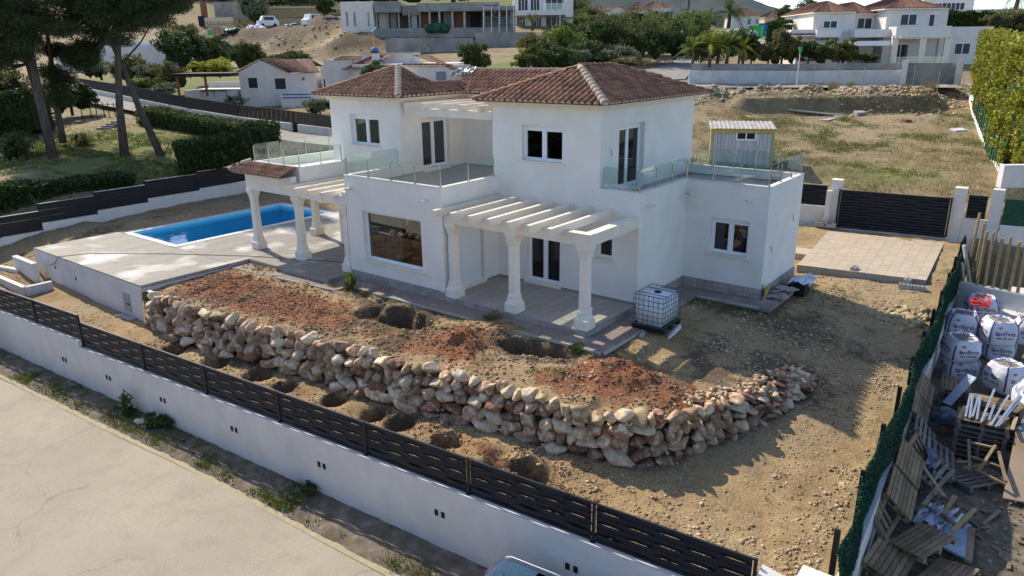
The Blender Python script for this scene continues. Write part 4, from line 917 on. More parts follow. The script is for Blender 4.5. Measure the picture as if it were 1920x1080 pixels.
def woven(root, A, B, z0, hgt, rows, period=.62, m='dark_metal', posts=True, cap=.03):
    A = Vector(A); B = Vector(B); d = B-A; d.z = 0; L = d.length; d.normalize(); N = Vector((d.y, -d.x, 0)); off = wpos(root)
    L2 = L-.12; n = max(2, round(L2/period)); per = 2*L2/n; sh_ = hgt/rows
    ms = [slat(L2, sh_+.011, 10*n, p, per).mesh('slat', m) for p in (0, PI)]
    M0 = Matrix(((d.x, N.x, 0, A.x+d.x*.06-off.x), (d.y, N.y, 0, A.y+d.y*.06-off.y), (0, 0, 1, 0), (0, 0, 0, 1)))
    for r in range(rows): inst('slat', ms[r % 2], root, M0@Matrix.Translation((0, 0, z0-off.z+r*sh_+.002)))
    for k in range(1, n):
        q = MB(); q.tube([A+d*(.06+L2*k/n)+Vector((0,0,z0-A.z)), A+d*(.06+L2*k/n)+Vector((0,0,z0+hgt-A.z))], .007, 6); part('rod', q, m, root)
    q = MB(); a = Vector((A.x, A.y, z0+hgt+.015)); b = Vector((B.x, B.y, z0+hgt+.015)); q.bar(a+d*.03, b-d*.03, .05, .03); a.z = b.z = z0-.015; q.bar(a+d*.03, b-d*.03, .05, .025); part('rail', q, m, root)
def fpost(root, p, z0, z1, w_=.06, m='dark_metal'):
    q = MB(); q.box(p.x-w_/2, p.x+w_/2, p.y-w_/2, p.y+w_/2, z0, z1); q.box(p.x-.06, p.x+.06, p.y-.06, p.y+.06, z0, z0+.012); part('post', q, m, root)
for i in range(len(POST)-1):
    st = .25 if POST[i+1] < -16 else 0
    woven(fn, fpt(POST[i]), fpt(POST[i+1]), ztop+.05+st, .86, 6)
for i, x in enumerate(POST):
    st = .25 if x < -16 else 0; fpost(fn, fpt(x), ztop, ztop+.95+st)
pil = thing('corner_pillar', (8.55, -5.9, -1.6), 'square cream capped pillar at the corner where street wall meets the green fence', 'pillar')
m = MB(); m.box(8.18, 8.9, -6.3, -5.68, -3.9, -.92); part('shaft', m, 'wall_white', pil); m = MB(); m.box(8.14, 8.94, -6.34, -5.64, -.918, -.86); part('cap', m, 'cream', pil)
cb = MB(); cb.bar((7.5, -6.05, -1.05), (8.15, -6.0, -1.2), .3, .14); tag(part('meter_box', cb, 'wall_white'), 'small pale box on the street wall next to the corner pillar', 'box')
# ---- gate, its pillars and the back fence
YG = 20.25
gw = thing('entrance_wall', (4, YG, -.4), 'white rendered entrance wall with pillars either side of the sliding gate', 'wall')
def gl_(x): return YG+(x-1.75)*.12
m = MB()
m.prism([(-6, gl_(-6)), (1.25, gl_(1.25)), (1.25, gl_(1.25)+.2), (-6, gl_(-6)+.2)], -1, .55); part('wall', m, 'wall_white', gw)
m = MB(); m.prism([(6.95, gl_(6.95)), (8.4, gl_(8.4)), (8.4, gl_(8.4)+.2), (6.95, gl_(6.95)+.2)], -1, .55); part('wall', m, 'wall_white', gw)
for x, w_, zt_ in ((1.55, .45, 1.86), (6.72, .45, 1.88)):
    m = MB(); y = gl_(x); m.box(x-w_/2, x+w_/2, y-.05, y+.4, -1, zt_); pp_ = part('pillar', m, 'wall_white', gw); m = MB(); m.box(x-w_/2-.02, x+w_/2+.02, y-.07, y+.42, zt_+.002, zt_+.06); part('cap', m, 'cream', pp_)
m = MB(); m.box(1.22, 1.45, gl_(1.3)-.32, gl_(1.3)-.07, -.6, 1.4); part('gate_stop', m, 'wall_white', gw)
for x in (8.15,): m = MB(); y = gl_(x)+.1; m.box(x-.22, x+.22, y-.2, y+.25, -1.2, 1.98); part('pillar', m, 'wall_white', gw)
gt = thing('sliding_gate', (4, YG-.1, -.35), 'large dark grey sliding gate of woven metal slats at the end of the drive', 'gate')
A = Vector((1.78, gl_(1.78)-.14, 0)); B = Vector((6.45, gl_(6.45)-.14, 0))
woven(gt, A, B, -.28, 1.72, 12, .62)
for t_ in (0, 1):
    p = A.lerp(B, t_); q = MB(); q.box(p.x-.04, p.x+.04, p.y-.03, p.y+.03, -.33, 1.5); part('stile', q, 'dark_metal', gt)
q = MB(); q.bar((A.x, A.y, -.34), (B.x, B.y, -.34), .07, .05); part('bottom_rail', q, 'dark_metal', gt)
for u in (.25, .75): p = A.lerp(B, u); q = MB(); q.tube([p+Vector((0,-.05,-.37)), p+Vector((0,.05,-.37))], .045, 10); part('wheel', q, 'black', gt)
q = MB(); q.box(6.3, 6.4, A.y+.35, A.y+.42, .95, 1.02); part('lock', q, 'black', gt)
bf = thing('entrance_fence', (0, YG, .6), 'two short dark woven metal fence panels either side of the entrance gate', 'fence')
woven(bf, (-1.6, gl_(-1.6)+.1, 0), (1.2, gl_(1.2)+.1, 0), .6, .95, 7); woven(bf, (-4.9, gl_(-4.9)+.1, 0), (-1.7, gl_(-1.7)+.1, 0), .6, .95, 7); woven(bf, (7.0, gl_(7)+.1, 0), (7.85, gl_(7.9)+.1, 0), .62, .98, 7)
ch = MB(); ch.prism([(-3, gl_(-3)-.42), (1.2, gl_(1.2)-.42), (1.2, gl_(1.2)-.22), (-3, gl_(-3)-.22)], -1, -.33); ch.prism([(1.7, gl_(1.7)-.3), (6.5, gl_(6.5)-.3), (6.5, gl_(6.5)-.03), (1.7, gl_(1.7)-.03)], -1, -.375); tag(part('gate_track', ch, 'concrete'), kind='structure')
# drive of square tiles on a concrete bed
dv = thing('driveway', (4.4, 16, -.4), 'raised rectangle of small beige paving tiles in front of the sliding gate', 'driveway')
qa, qb, qc, qd = Vector((2.35,12.35,-.4)), Vector((6.95,13.0,-.4)), Vector((6.55,19.75,-.4)), Vector((1.7,19.2,-.4))
m = MB(); m.prism([(p.x, p.y) for p in (qa, qb, qc, qd)], -1.2, -.4075); part('concrete_bed', m, 'grey_concrete', dv)
m = MB(); m.prism([(.2, 14.2), (2.25, 14.3), (2.1, 15.4), (.2, 15.2)], -1.1, -.44); part('side_step', m, 'slab_tile', dv)
NX, NY = 13, 19
for i in range(NX):
    for j in range(NY):
        u0, u1, v0, v1 = i/NX, (i+1)/NX, j/NY, (j+1)/NY; g = .0032
        pt4 = []
        for u, v in ((u0+g/4.6, v0+g/6.8), (u1-g/4.6, v0+g/6.8), (u1-g/4.6, v1-g/6.8), (u0+g/4.6, v1-g/6.8)):
            p = qa.lerp(qb, u).lerp(qd.lerp(qc, u), v); pt4.append((p.x, p.y))
        q = MB(); q.prism(pt4, -.407, -.4+rnd.uniform(-.003, .003)); part('paving_tile', q, 'slab_tile', dv)
# hollow concrete blocks
def block(loc, rz, label, holes=True, grp='hollow concrete blocks', tilt=(0,0)):
    b = MB(); L, W, H = .44, .2, .2
    for x in (-L/2, -L/6-.012, L/6-.012, L/2-.03): b.box(x, x+.03, -W/2+.03, W/2-.03, 0, H)
    b.box(-L/2, L/2, -W/2, -W/2+.03, 0, H); b.box(-L/2, L/2, W/2-.03, W/2, 0, H)
    o = tag(part('concrete_block', b, 'concrete', local=True), label, 'concrete block', grp); o.location = loc; o.rotation_euler = (*tilt, rz); return o
def on(px, py, z): p = see(px, py, z); return Vector((p.x, p.y, float(Hyard(np.array([p.x]), np.array([p.y]))[0])))
p = on(1600, 515, -.62); block((p.x, p.y, p.z), 1.5, 'single hollow grey block standing against the edge of the drive'); block((p.x, p.y, p.z+.201), 1.5, 'hollow grey block on top of the lone block at the drive edge')
p = on(1700, 540, -.62); block((p.x-.05, p.y, p.z), .1, 'pale hollow block lying left in the low pair by the drive corner'); block((p.x+.42, p.y+.05, p.z), .1, 'pale hollow block lying right in the low pair by the drive corner'); block((p.x-.05, p.y+.35, p.z+.12), 1.5, 'pale hollow block raised behind the low pair by the drive corner', tilt=(.0, .0))
p = see(1537, 425, -.35)
for k, (dx, dy, dz, t_) in enumerate(((0,0,0,'bottom left'), (.5,.05,0,'bottom right'), (.25,.05,.2,'upright top'))):
    block((p.x+dx, p.y+dy, -.33+dz), .1 if k < 2 else 1.5, 'hollow block at the foot of the gate pillar, '+t_+' of its small heap')
# ================================================================ STREET
def zroad(x): return -3.45-.011*(x+16)
KERB = [(-60, -13.2), (-34, -10.6), (-23, -9.55), (-19, -9.25), (-15.6, -9.0), (-12, -8.72), (-9, -8.45), (-6.2, -8.28), (-3, -8.15), (0, -8.0), (2, -7.85), (8.5, -7.4), (14, -7.0)]
def ykerb(x): return float(np.interp(x, [k[0] for k in KERB], [k[1] for k in KERB]))
def build_road():
    xs = np.linspace(-60, 20, 161); v = []; f = []; c = 14
    for i, x in enumerate(xs):
        for j in range(c): t = j/(c-1); y = ykerb(x)-(t**1.3)*26; v.append((x, y, zroad(x)+.03*float(fbm(np.array([x*.3]), np.array([y*.3]), 2, 4)[0])+.0))
    for i in range(160):
        for j in range(c-1): a = i*c+j; f.append((a, a+1, a+c+1, a+c))
    o = bpy.data.objects.new('street', np_mesh('street', v, f, 'asphalt', 4, True)); COL.objects.link(o); tag(o, kind='structure')
    n_ = 400; xs = np.linspace(-40, 9.5, n_); v = []; f = []; c = 10
    for x in xs:
        y0 = ykerb(x)+.02; y1 = fy(x)-.1
        for j in range(c): t = j/(c-1); y = y0+(y1-y0)*t; v.append((x, y, zroad(x)+.03+.10*math.sin(PI*min(1, t*1.4)*.5)+.06*float(fbm(np.array([x*3.]), np.array([y*3.]), 3, 8)[0])))
    for i in range(n_-1):
        for j in range(c-1): a = i*c+j; f.append((a, a+c, a+c+1, a+1))
    o = bpy.data.objects.new('verge', np_mesh('verge', v, f, 'verge_soil', 4, True)); COL.objects.link(o); tag(o, kind='structure')
    kb = MB(); L = [(x, ykerb(x)) for x in np.linspace(-34, 9.5, 90)]
    for (a, b), (c_, d) in zip(L[:-1], L[1:]): kb.add([(a,b-.13,zroad(a)+.012),(c_,d-.13,zroad(c_)+.012),(c_,d+.04,zroad(c_)+.03),(a,b+.04,zroad(a)+.03)], [(0,1,2,3)])
    tag(part('kerb', kb, 'kerb'), kind='structure')
build_road()
def build_bank():
    xs = np.linspace(-75, 60, 70); ys = np.linspace(-34, -130, 40); X, Y = np.meshgrid(xs, ys, indexing='ij'); Z = -3.6+(-34-Y)*.09+1.2*fbm(X*.08, Y*.08, 3, 5); v = np.stack([X, Y, Z], -1).reshape(-1, 3); k = np.arange(X.size).reshape(X.shape)
    f = np.stack([k[:-1,:-1], k[:-1,1:], k[1:,1:], k[1:,:-1]], -1).reshape(-1, 4); me = np_mesh('bank', v, f, 'bush_core', 4, True); o = bpy.data.objects.new('bank', me); COL.objects.link(o); tag(o, kind='structure')
    c = [(x+nr.normal()*3, -40-nr.random()*30, -2+nr.random()*9) for x in np.linspace(-65, 55, 90)]; o = leaf_obj('woodland', leaves(c, 26000, (3.2, 3.2, 2.6), .5), 'foliage'); tag(o, kind='stuff')
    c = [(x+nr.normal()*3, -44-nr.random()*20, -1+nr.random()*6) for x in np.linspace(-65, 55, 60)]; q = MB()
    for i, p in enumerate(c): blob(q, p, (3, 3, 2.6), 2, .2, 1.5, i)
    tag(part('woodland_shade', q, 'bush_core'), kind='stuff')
build_bank()
hroad = lambda x, y: -3.36-.011*(x+16)+0*y
def vd(x, y):
    yk = np.interp(x, [k[0] for k in KERB], [k[1] for k in KERB]); t = (y-yk)/(fy(x)-yk-.15)
    return ((t > .1) & (t < .95))*np.clip(fbm(x*.8, y*.8, 3, 31)*2+.3, .03, 1)
tufts('verge_weeds', 1500, (-24, 8), (-9.8, -7.4), .10, 'grass_blade', lambda x, y: vd(x, y)*(x < 1), 14, hroad, 8, .06, False)
scatter2 = np.random.default_rng(5)
def scatter_verge(n, size, m, name):
    r = scatter2; x = r.uniform(-24, 8, n*5); y = r.uniform(-9.8, -6.9, n*5); k = vd(x, y) > .05; x = x[k][:n]; y = y[k][:n]; z = hroad(x, y)
    mb = MB(); base = [(1,0,0),(0,1,0),(-1,0,0),(0,-1,0),(0,0,.8),(0,0,-.6)]; F = [(0,1,4),(1,2,4),(2,3,4),(3,0,4),(1,0,5),(2,1,5),(3,2,5),(0,3,5)]
    for a, b, c in zip(x, y, z): s = size*(.4+r.random()**2*2); t = r.uniform(0, 6.28); mb.add([(a+s*(p[0]*math.cos(t)-p[1]*.7*math.sin(t)), b+s*(p[0]*math.sin(t)+p[1]*.7*math.cos(t)), c+s*p[2]*.7) for p in base], F)
    tag(part(name, mb, m), kind='stuff')
scatter_verge(1400, .03, 'pebble', 'verge_pebbles')
def weed(px, py, z, r, h, label, m='foliage', n=500, size=.05, hz=None):
    p = see(px, py, z); c = [(p.x+rnd.gauss(0, r*.5), p.y+rnd.gauss(0, r*.4), p.z+rnd.random()*h) for _ in range(14)]
    root = thing('weed', (p.x, p.y, p.z), label, 'weed', 'weeds growing along the walls and the garden edge')
    leaf_obj('foliage', leaves(c, n, (r*.45, r*.45, h*.35), size), m, root)
    q = MB()
    for k in range(6): a = rnd.uniform(0, 6.28); q.tube([p, p+Vector((math.cos(a)*r*.3, math.sin(a)*r*.3, h*.5)), p+Vector((math.cos(a)*r*.6, math.sin(a)*r*.6, h*.95))], .007, 4)
    part('stem', q, 'foliage', root); return root
weed(242, 775, -3.35, .28, .62, 'tall leafy weed against the street wall, left of the bushy clump', 'foliage', 420, .055)
weed(298, 800, -3.35, .42, .3, 'broad bushy dark green weed clump at the foot of the street wall', 'foliage', 900, .06)
weed(565, 925, -3.4, .45, .2, 'low green weed patch on the verge further along the street wall', 'foliage', 700, .04)
weed(660, 545, -.2, .32, .55, 'bright green leafy weed by the corner of the picture window wall', 'foliage_light', 700, .05)
weed(920, 608, -.3, .38, .35, 'pale scrubby weed beside the gravel path in front of the porch', 'foliage_olive', 600, .04)
weed(1080, 662, -.35, .3, .3, 'yellowish green weed clump at the garden edge near the path corner', 'foliage_light', 500, .04)
weed(712, 628, -.5, .22, .12, 'small bright green tuft left of the garden pit', 'foliage_light', 300, .035)
weed(770, 634, -.5, .3, .1, 'low green tuft in front of the garden pit', 'foliage_light', 300, .035)
weed(1035, 708, -.5, .28, .12, 'small green tuft behind the top of the stone wall', 'foliage_light', 260, .035)
weed(172, 412, -.1, .25, .35, 'dark weed at the foot of the back wall beside its step', 'foliage', 300, .05)
weed(215, 400, -.1, .2, .25, 'thin dry weed against the back wall', 'foliage_olive', 160, .045)
rub = MB(); p = see(335, 827, -3.42)
for k in range(9):
    a = rnd.uniform(0, 6.28); r = rnd.uniform(.02, .16); rub.add([(p.x+r+rnd.uniform(-.1,.1), p.y+rnd.uniform(-.1,.1), p.z+.02), (p.x+r+.13, p.y+.05, p.z+rnd.uniform(.03,.1)), (p.x+r+.04, p.y+.12, p.z+rnd.uniform(.02,.08))], [(0,1,2)])
tag(part('rag', rub, 'blue_sheet'), 'crumpled blue rag on the verge by the kerb', 'rag')
rk = MB(); p = see(262, 790, -3.35); blob(rk, p, (.2, .15, .07), 2, .3, 2, 4); tag(part('flat_stone', rk, 'pale_rock'), 'flat grey stone between the two weeds under the street wall', 'stone')
# ---- parked car: its roof reaches into the picture
def build_car():
    p = see(1010, 1078, -2.1); L = 4.35; yaw = math.atan(.0742)
    root = thing('parked_car', (p.x+.72, p.y-.35, zroad(p.x)), 'dark blue estate car with silver roof rails parked against the street wall', 'car', rz=yaw)
    W = .86
    sec = [(-2.1,.35,.85,.62), (-2.05,.3,.98,.78), (-1.75,.28,1.35,.72), (-1.55,.26,1.47,.66), (-.6,.25,1.5,.66), (.25,.25,1.46,.64), (.95,.25,1.02,.80), (1.85,.28,.86,.78), (2.15,.35,.7,.6)]
    m = MB(); n = len(sec)
    for x, z0, z1, wt in sec:
        zb = min(z1, .92); m.v += [(x,-W,z0),(x,-W,zb*.8),(x,-W*.97,zb),(x,-wt,z1-.05),(x,-wt+.09,z1),(x,0,z1+.025),(x,wt-.09,z1),(x,wt,z1-.05),(x,W*.97,zb),(x,W,zb*.8),(x,W,z0)]
    for i in range(n-1):
        for k in range(10): a = i*11+k; m.f.append((a, a+11, a+12, a+1))
    m.f.append(tuple(range(11))); m.f.append(tuple(reversed(range((n-1)*11, n*11)))); m.sm = True
    part('body', m, 'car_paint', root, local=True)
    for s in (-1, 1):
        q = MB(); q.tube([(-1.62, s*.60, 1.47), (-1.5, s*.6, 1.535), (-.4, s*.6, 1.565), (.3, s*.58, 1.53), (.42, s*.57, 1.46)], .022, 8); part('roof_rail', q, 'car_trim', root, local=True)
        for wx in (-1.35, 1.35): q = MB(); q.tube([(wx, s*.70, .32), (wx, s*.89, .32)], .32, 20); wl = part('wheel', q, 'black', root, local=True); q = MB(); q.tube([(wx, s*.80, .32), (wx, s*.90, .32)], .19, 16); part('rim', q, 'car_trim', wl, local=True)
        q = MB(); q.quad((-1.4, s*.80, .95), (-.2, s*.80, .96), (-.25, s*.685, 1.40), (-1.3, s*.69, 1.40)); q.quad((-.1, s*.80, .96), (.75, s*.80, .98), (.2, s*.68, 1.36), (-.12, s*.68, 1.39)); part('side_window', q, 'dark_glass', root, local=True)
    q = MB(); q.box(-.75, .0, -.5, .5, 1.518, 1.531); part('sunroof', q, 'dark_glass', root, local=True)
    q = MB(); q.tube([(-1.2, 0, 1.51), (-1.21, 0, 1.535), (-1.32, 0, 1.62)], [.03, .012, .006], 6); part('aerial', q, 'black', root, local=True)
    q = MB(); q.quad((-2.06,-.66,1.0), (-2.06,.66,1.0), (-1.78,.6,1.34), (-1.78,-.6,1.34)); part('rear_window', q, 'dark_glass', root, local=True)
    for s in (-1, 1): q = MB(); q.box(-2.13, -2.05, s*.5, s*.8, .7, .92); part('tail_light', q, 'print_red', root, local=True)
build_car()
# ================================================================ NEIGHBOUR'S SIDE (right)
ZN = -2.8
def build_neighbour():
    xs = np.linspace(0, 1, 60); ys = np.linspace(-14, 17, 140); T, Sg = np.meshgrid(ys, xs, indexing='ij'); X = fx(T)+.1+Sg*9; Y = T
    Z = ZN+.06*fbm(X*.8, Y*.8, 3, 12)+.03*fbm(X*4, Y*4, 2, 2)+np.where(Y > 14, (Y-14)*.25, 0)+np.where(Y < -6, (Y+6)*.12, 0)
    v = np.stack([X, Y, Z], -1).reshape(-1, 3); k = np.arange(140*60).reshape(140, 60); f = np.stack([k[:-1,:-1], k[:-1,1:], k[1:,1:], k[1:,:-1]], -1).reshape(-1, 4)
    o = bpy.data.objects.new('neighbour_ground', np_mesh('neighbour_ground', v, f, 'verge_soil', 4, True)); COL.objects.link(o); tag(o, kind='structure')
build_neighbour()
nw = thing('boundary_wall', (8.2, 5, ZN), 'white boundary wall below the green artificial hedge, seen from the building yard', 'wall')
m = MB(); m.prism([(fx(-5.9)+.02, -5.9), (fx(-5.9)+.22, -5.9), (fx(19.5)+.22, 19.5), (fx(19.5)+.02, 19.5)], ZN-.3, -1.55); part('wall', m, 'old_white', nw)
# artificial hedge: mesh panel with a thick skin of plastic needles, sagging between black posts
gh = thing('artificial_hedge', (8.2, 5, -1.5), 'dark green artificial hedge screen sagging along the boundary with the building yard', 'hedge fence')
def hed(t_): y = -5.7+25.4*t_; sag = .05*math.sin(y*1.7)+.03*math.sin(y*4.3); return y, fx(y)+.12+.07*math.sin(y*.9)+.03*math.sin(y*2.6), -.33+sag+(.35*max(0, (y-12)/8)), -1.75+(.25*min(1, (y+6)/12))
N = 120; rows_ = 8; m = MB()
for i in range(N+1):
    y, x, zt_, zb = hed(i/N)
    for j in range(rows_+1): t_ = j/rows_; m.v.append((x+.08*math.sin(t_*PI)-.05*t_, y, zb+(zt_-zb)*t_))
for i in range(N):
    for j in range(rows_): a = i*(rows_+1)+j; m.f.append((a, a+rows_+1, a+rows_+2, a+1))
m.sm = True; part('mesh_panel', m, 'artificial_green', gh)
nn = 52000; tt = nr.random(nn); y = -5.7+25.4*tt; sag = .05*np.sin(y*1.7)+.03*np.sin(y*4.3); zt_ = -.33+sag+.35*np.maximum(0, (y-12)/8); zb = -1.75+.25*np.minimum(1, (y+6)/12); u = nr.random(nn)
x = fx(y)+.12+.07*np.sin(y*.9)+.03*np.sin(y*2.6)+.08*np.sin(u*PI)-.05*u; p = np.stack([x, y, zb+(zt_-zb)*u], -1)
d = nr.normal(size=(nn, 3)); d[:, 0] = np.abs(d[:, 0])*np.where(nr.random(nn) < .7, 1, -1); d /= np.linalg.norm(d, axis=1)[:, None]; s_ = np.cross(d, nr.normal(size=(nn, 3))); s_ /= np.linalg.norm(s_, axis=1)[:, None]
v = np.stack([p-s_*.011, p+s_*.011, p+d*.07], 1).reshape(-1, 3)-np.array(wpos(gh)); o = bpy.data.objects.new('needles', np_mesh('needles', v, np.arange(len(v)).reshape(-1, 3), 'artificial_green', 3)); COL.objects.link(o); o.parent = gh; o['kind'] = 'stuff'
for k in range(11):
    y = -5.2+k*2.35; x = fx(y)+.0; q = MB(); q.box(x-.05, x+.05, y-.03, y+.03, -1.7, -.2+(.3*max(0, (y-12)/8))); part('post', q, 'black', gh)
# low wall with a row of round timber stakes and cypresses behind
lw2 = thing('stake_fence_wall', (10, 17.2, -1.9), 'low white block wall carrying a row of round timber stakes', 'wall')
sa, sb_ = see(1831, 534, -1.05), see(1915, 551, -1.05); sd_ = (sb_-sa); sd_.z = 0; sdn = sd_.normalized(); sn_ = Vector((-sdn.y, sdn.x, 0))
def spt(t_, o): p = sa+sdn*t_+sn_*o; return (p.x, p.y)
m = MB(); m.prism([spt(-.55, -.12), spt(5, -.12), spt(5, .15), spt(-.55, .15)], -2.9, -1.05); part('wall', m, 'old_white', lw2)
stf = thing('stake_fence', (sa.x, sa.y, -1.0), 'row of upright round timber stakes with gaps on the low white wall', 'fence')
sm_ = MB(); sm_.tube([(0,0,0), (0,0,2.15)], [.062, .056], 10); sme = sm_.mesh('stake', 'cane_wood')
for k in range(15):
    if k < 2: q_ = see(1821+k*7, 481+k*26, -1.05)
    else: q_ = Vector((*spt((k-2)*.285, 0), -1.05))
    inst('stake', sme, stf, Matrix.Translation(Vector((q_.x, q_.y, -1.05))-wpos(stf))@Matrix.Rotation(rnd.uniform(-.02, .02), 4, 'Y')@Matrix.Diagonal((1, 1, rnd.uniform(.9, 1.05), 1)))
def cypress(x, y, z, h, r, label, m='cypress_leaf', n=1500):
    root = thing('young_cypress', (x, y, z), label, 'cypress', 'young cypresses behind the stake fence'); c = [(x+rnd.gauss(0, r*.35*(1-t_)), y+rnd.gauss(0, r*.35*(1-t_)), z+h*t_) for t_ in np.linspace(.05, .95, 24)]
    v = leaves(c, n, np.array([[r*.8*(1-i/26), r*.8*(1-i/26), h*.09] for i in range(24)]), .05, droop=-1.2) if False else np.concatenate([leaves([cc], n//24, (r*(1.05-i/25), r*(1.05-i/25), h*.08), .06, droop=-1.0) for i, cc in enumerate(c)])
    leaf_obj('foliage', v, m, root); part('trunk', MB().tube([(x,y,z), (x,y,z+h*.9)], [.04, .01], 6), 'bark', root)
for i, (px, py, h, r, lb) in enumerate([(1860, 500, 2.4, .42, 'young cypress just right of the green hedge screen, behind the first stakes'), (1895, 475, 2.0, .3, 'young narrow cypress second from the hedge screen, against the white wall'), (1919, 470, 2.0, .3, 'young cypress at the picture edge against the white wall')]):
    p = see(px, py, -1.9); cypress(p.x, p.y, -1.9, h, r, lb)
rwl = thing('neighbour_back_wall', (10, 20, -1), 'white wall with dark green mesh screen behind the young cypresses', 'wall')
m = MB(); m.prism([(8.45, 20.9), (16, 22.0), (16, 22.2), (8.45, 21.1)], -2.5, .45); part('wall', m, 'wall_white', rwl); m = MB(); m.prism([(8.45, 20.97), (16, 22.07), (16, 22.12), (8.45, 21.02)], .452, 1.6); part('green_mesh', m, 'artificial_green', rwl)
tag(part('terrace_slab', MB().prism([(9.3, 14.8), (14, 15.3), (14, 19.6), (9.3, 19.0)], -2.4, -1.75), 'coping'), kind='structure')
# ---- bulk bags
def text_obj(s, size, m, parent, M, ext=.003):
    c = bpy.data.curves.new('lettering', 'FONT'); c.body = s; c.size = size; c.align_x = 'CENTER'; c.align_y = 'CENTER'; c.extrude = ext; c.offset = size*.012
    o = bpy.data.objects.new('lettering', c); COL.objects.link(o); dg = bpy.context.evaluated_depsgraph_get(); me = bpy.data.meshes.new_from_object(o.evaluated_get(dg)); me.materials.clear(); me.materials.append(MATS[m])
    bpy.data.objects.remove(o); return inst('lettering', me, parent, M)
def bag_profile(th, t_, seed):                       # radius and height on a soft square bag, t_ 0 bottom .. 1 rim
    c, s = math.cos(th), math.sin(th); sq = (abs(c)**4.2+abs(s)**4.2)**(-1/4.2)
    bul = .415+.07*math.sin(min(1, t_*1.08)*PI)**.8; rr = sq*bul*(1-.12*max(0, t_-.8)/.2)
    rr *= 1+.02*noise.noise(Vector((c*3+seed, s*3, t_*4)))+.012*math.sin(th*9+seed+t_*6)*t_
    return rr
def bag(loc, rz, label, h=.80, seed=1, full=True, prt=True, group='white bulk bags of sand by the hedge screen', lean=0):
    root = thing('bulk_bag', loc, label, 'bulk bag', group, rz); root.rotation_euler = (lean, 0, rz); root.scale = (1.08, 1.08, 1.0); n, k = 40, 14; m = MB()
    for j in range(k+1):
        t_ = j/k
        for i in range(n):
            th = 2*PI*i/n; r = bag_profile(th, t_, seed); z = h*t_+(.05*noise.noise(Vector((math.cos(th)*2+seed, math.sin(th)*2, 3))) if j > k-3 else 0); m.v.append((r*math.cos(th), r*math.sin(th), z))
    for j in range(k):
        for i in range(n): a = j*n+i; b = j*n+(i+1) % n; m.f.append((a, b, b+n, a+n))
    m.f.append(tuple(reversed(range(n))))
    o = len(m.v)                                      # folded-in rim
    for q, (kk, dz) in enumerate(((.86, .0), (.74, -.07))):
        for i in range(n): th = 2*PI*i/n; r = bag_profile(th, 1, seed)*kk; m.v.append((r*math.cos(th), r*math.sin(th), h+dz+.03*noise.noise(Vector((th*2, seed, q)))))
    for q in range(2):
        b0 = (k*n) if q == 0 else o; b1 = o if q == 0 else o+n
        for i in range(n): m.f.append((b0+i, b0+(i+1) % n, b1+(i+1) % n, b1+i))
    m.sm = True; part('sack', m, 'bag_white', root, local=True)
    f = MB(); f.v = [(0, 0, h-.0 if full else h-.06)]+[(bag_profile(2*PI*i/n, 1, seed)*.78*math.cos(2*PI*i/n), bag_profile(2*PI*i/n, 1, seed)*.78*math.sin(2*PI*i/n), h-.055) for i in range(n)]; f.f = [(0, i+1, (i+1) % n+1) for i in range(n)]; part('sand', f, 'sand', root, local=True)
    for cx in (45, 135, 225, 315):                   # strap at each corner, looping over the top
        th = R_(cx); pts = [];
        for t_ in np.linspace(.1, 1, 9): r = bag_profile(th, t_, seed)+.006; pts.append((r*math.cos(th), r*math.sin(th), h*t_))
        q = MB()
        for a, b in zip(pts[:-1], pts[1:]):
            tx, ty = -math.sin(th)*.022, math.cos(th)*.022; q.quad((a[0]-tx,a[1]-ty,a[2]), (a[0]+tx,a[1]+ty,a[2]), (b[0]+tx,b[1]+ty,b[2]), (b[0]-tx,b[1]-ty,b[2]))
        r = bag_profile(th, 1, seed); q.tube([(r*math.cos(th), r*math.sin(th), h), (r*.8*math.cos(th+.2), r*.8*math.sin(th+.2), h+.09), (r*.45*math.cos(th+.4), r*.45*math.sin(th+.4), h+.03), (.05*math.cos(th), .05*math.sin(th), h+.02)], .012, 5)
        part('strap', q, 'bag_print', root, local=True)
    if prt:
        for rzf, txt in ((-PI/2, 'lavibro'), (0, 'lavibro'), (PI, 'lavibro')):
            for (s, sz, zz, mm) in ((txt, .215, .50, 'bag_print'), ('965 790 616', .095, .32, 'bag_print')):
                M = Matrix.Rotation(rzf+PI/2, 4, 'Z')@Matrix.Translation((0, -.487 if zz > .5 else -.484, zz*h/.92))@Matrix.Rotation(PI/2, 4, 'X'); text_obj(s, sz, mm, root, M)
            mk = MB(); pts = [(-.07, .0), (-.03, .09), (.0, .035), (.035, .09), (.07, .0), (.035, .035), (.0, -.02), (-.035, .035)]
            Mx = Matrix.Rotation(rzf+PI/2, 4, 'Z'); vs = [Mx@Vector((a-.18, y_, .70*h/.92+b)) for y_ in (-.478, -.470) for a, b in pts]; mk.add(vs, [tuple(range(8)), tuple(reversed(range(8, 16)))]+[(i, 8+i, 8+(i+1) % 8, (i+1) % 8) for i in range(8)]); part('emblem', mk, 'print_red', root, local=True)
    return root
def bagat(px, py, z, **k): p = see(px, py, z); return (p.x, p.y, z)
b_ = [((1797, 706, -2.8), .45, 'bottom white bag under the tilted one, next to the hedge screen', .9, 1),
      ((1797, 668, -2.0), .62, 'tilted white bag full of sand on top of the front left stack', .85, 2),
      ((1800, 628, -2.1), .2, 'white bag with looped black strap behind the front left stack', 1.0, 3),
      ((1880, 728, -2.6), .9, 'white bag with black knotted straps, in front right beside the clear sheet', 1.0, 4),
      ((1868, 668, -2.75), .3, 'bottom white bag half hidden under the big full one', .85, 5),
      ((1868, 640, -1.98), .5, 'big full white bag standing highest in the middle right', .95, 6),
      ((1837, 594, -2.0), .35, 'white bag carrying the coiled red hose', .95, 7),
      ((1925, 640, -2.2), .2, 'white bag cut by the right picture edge', .95, 8)]
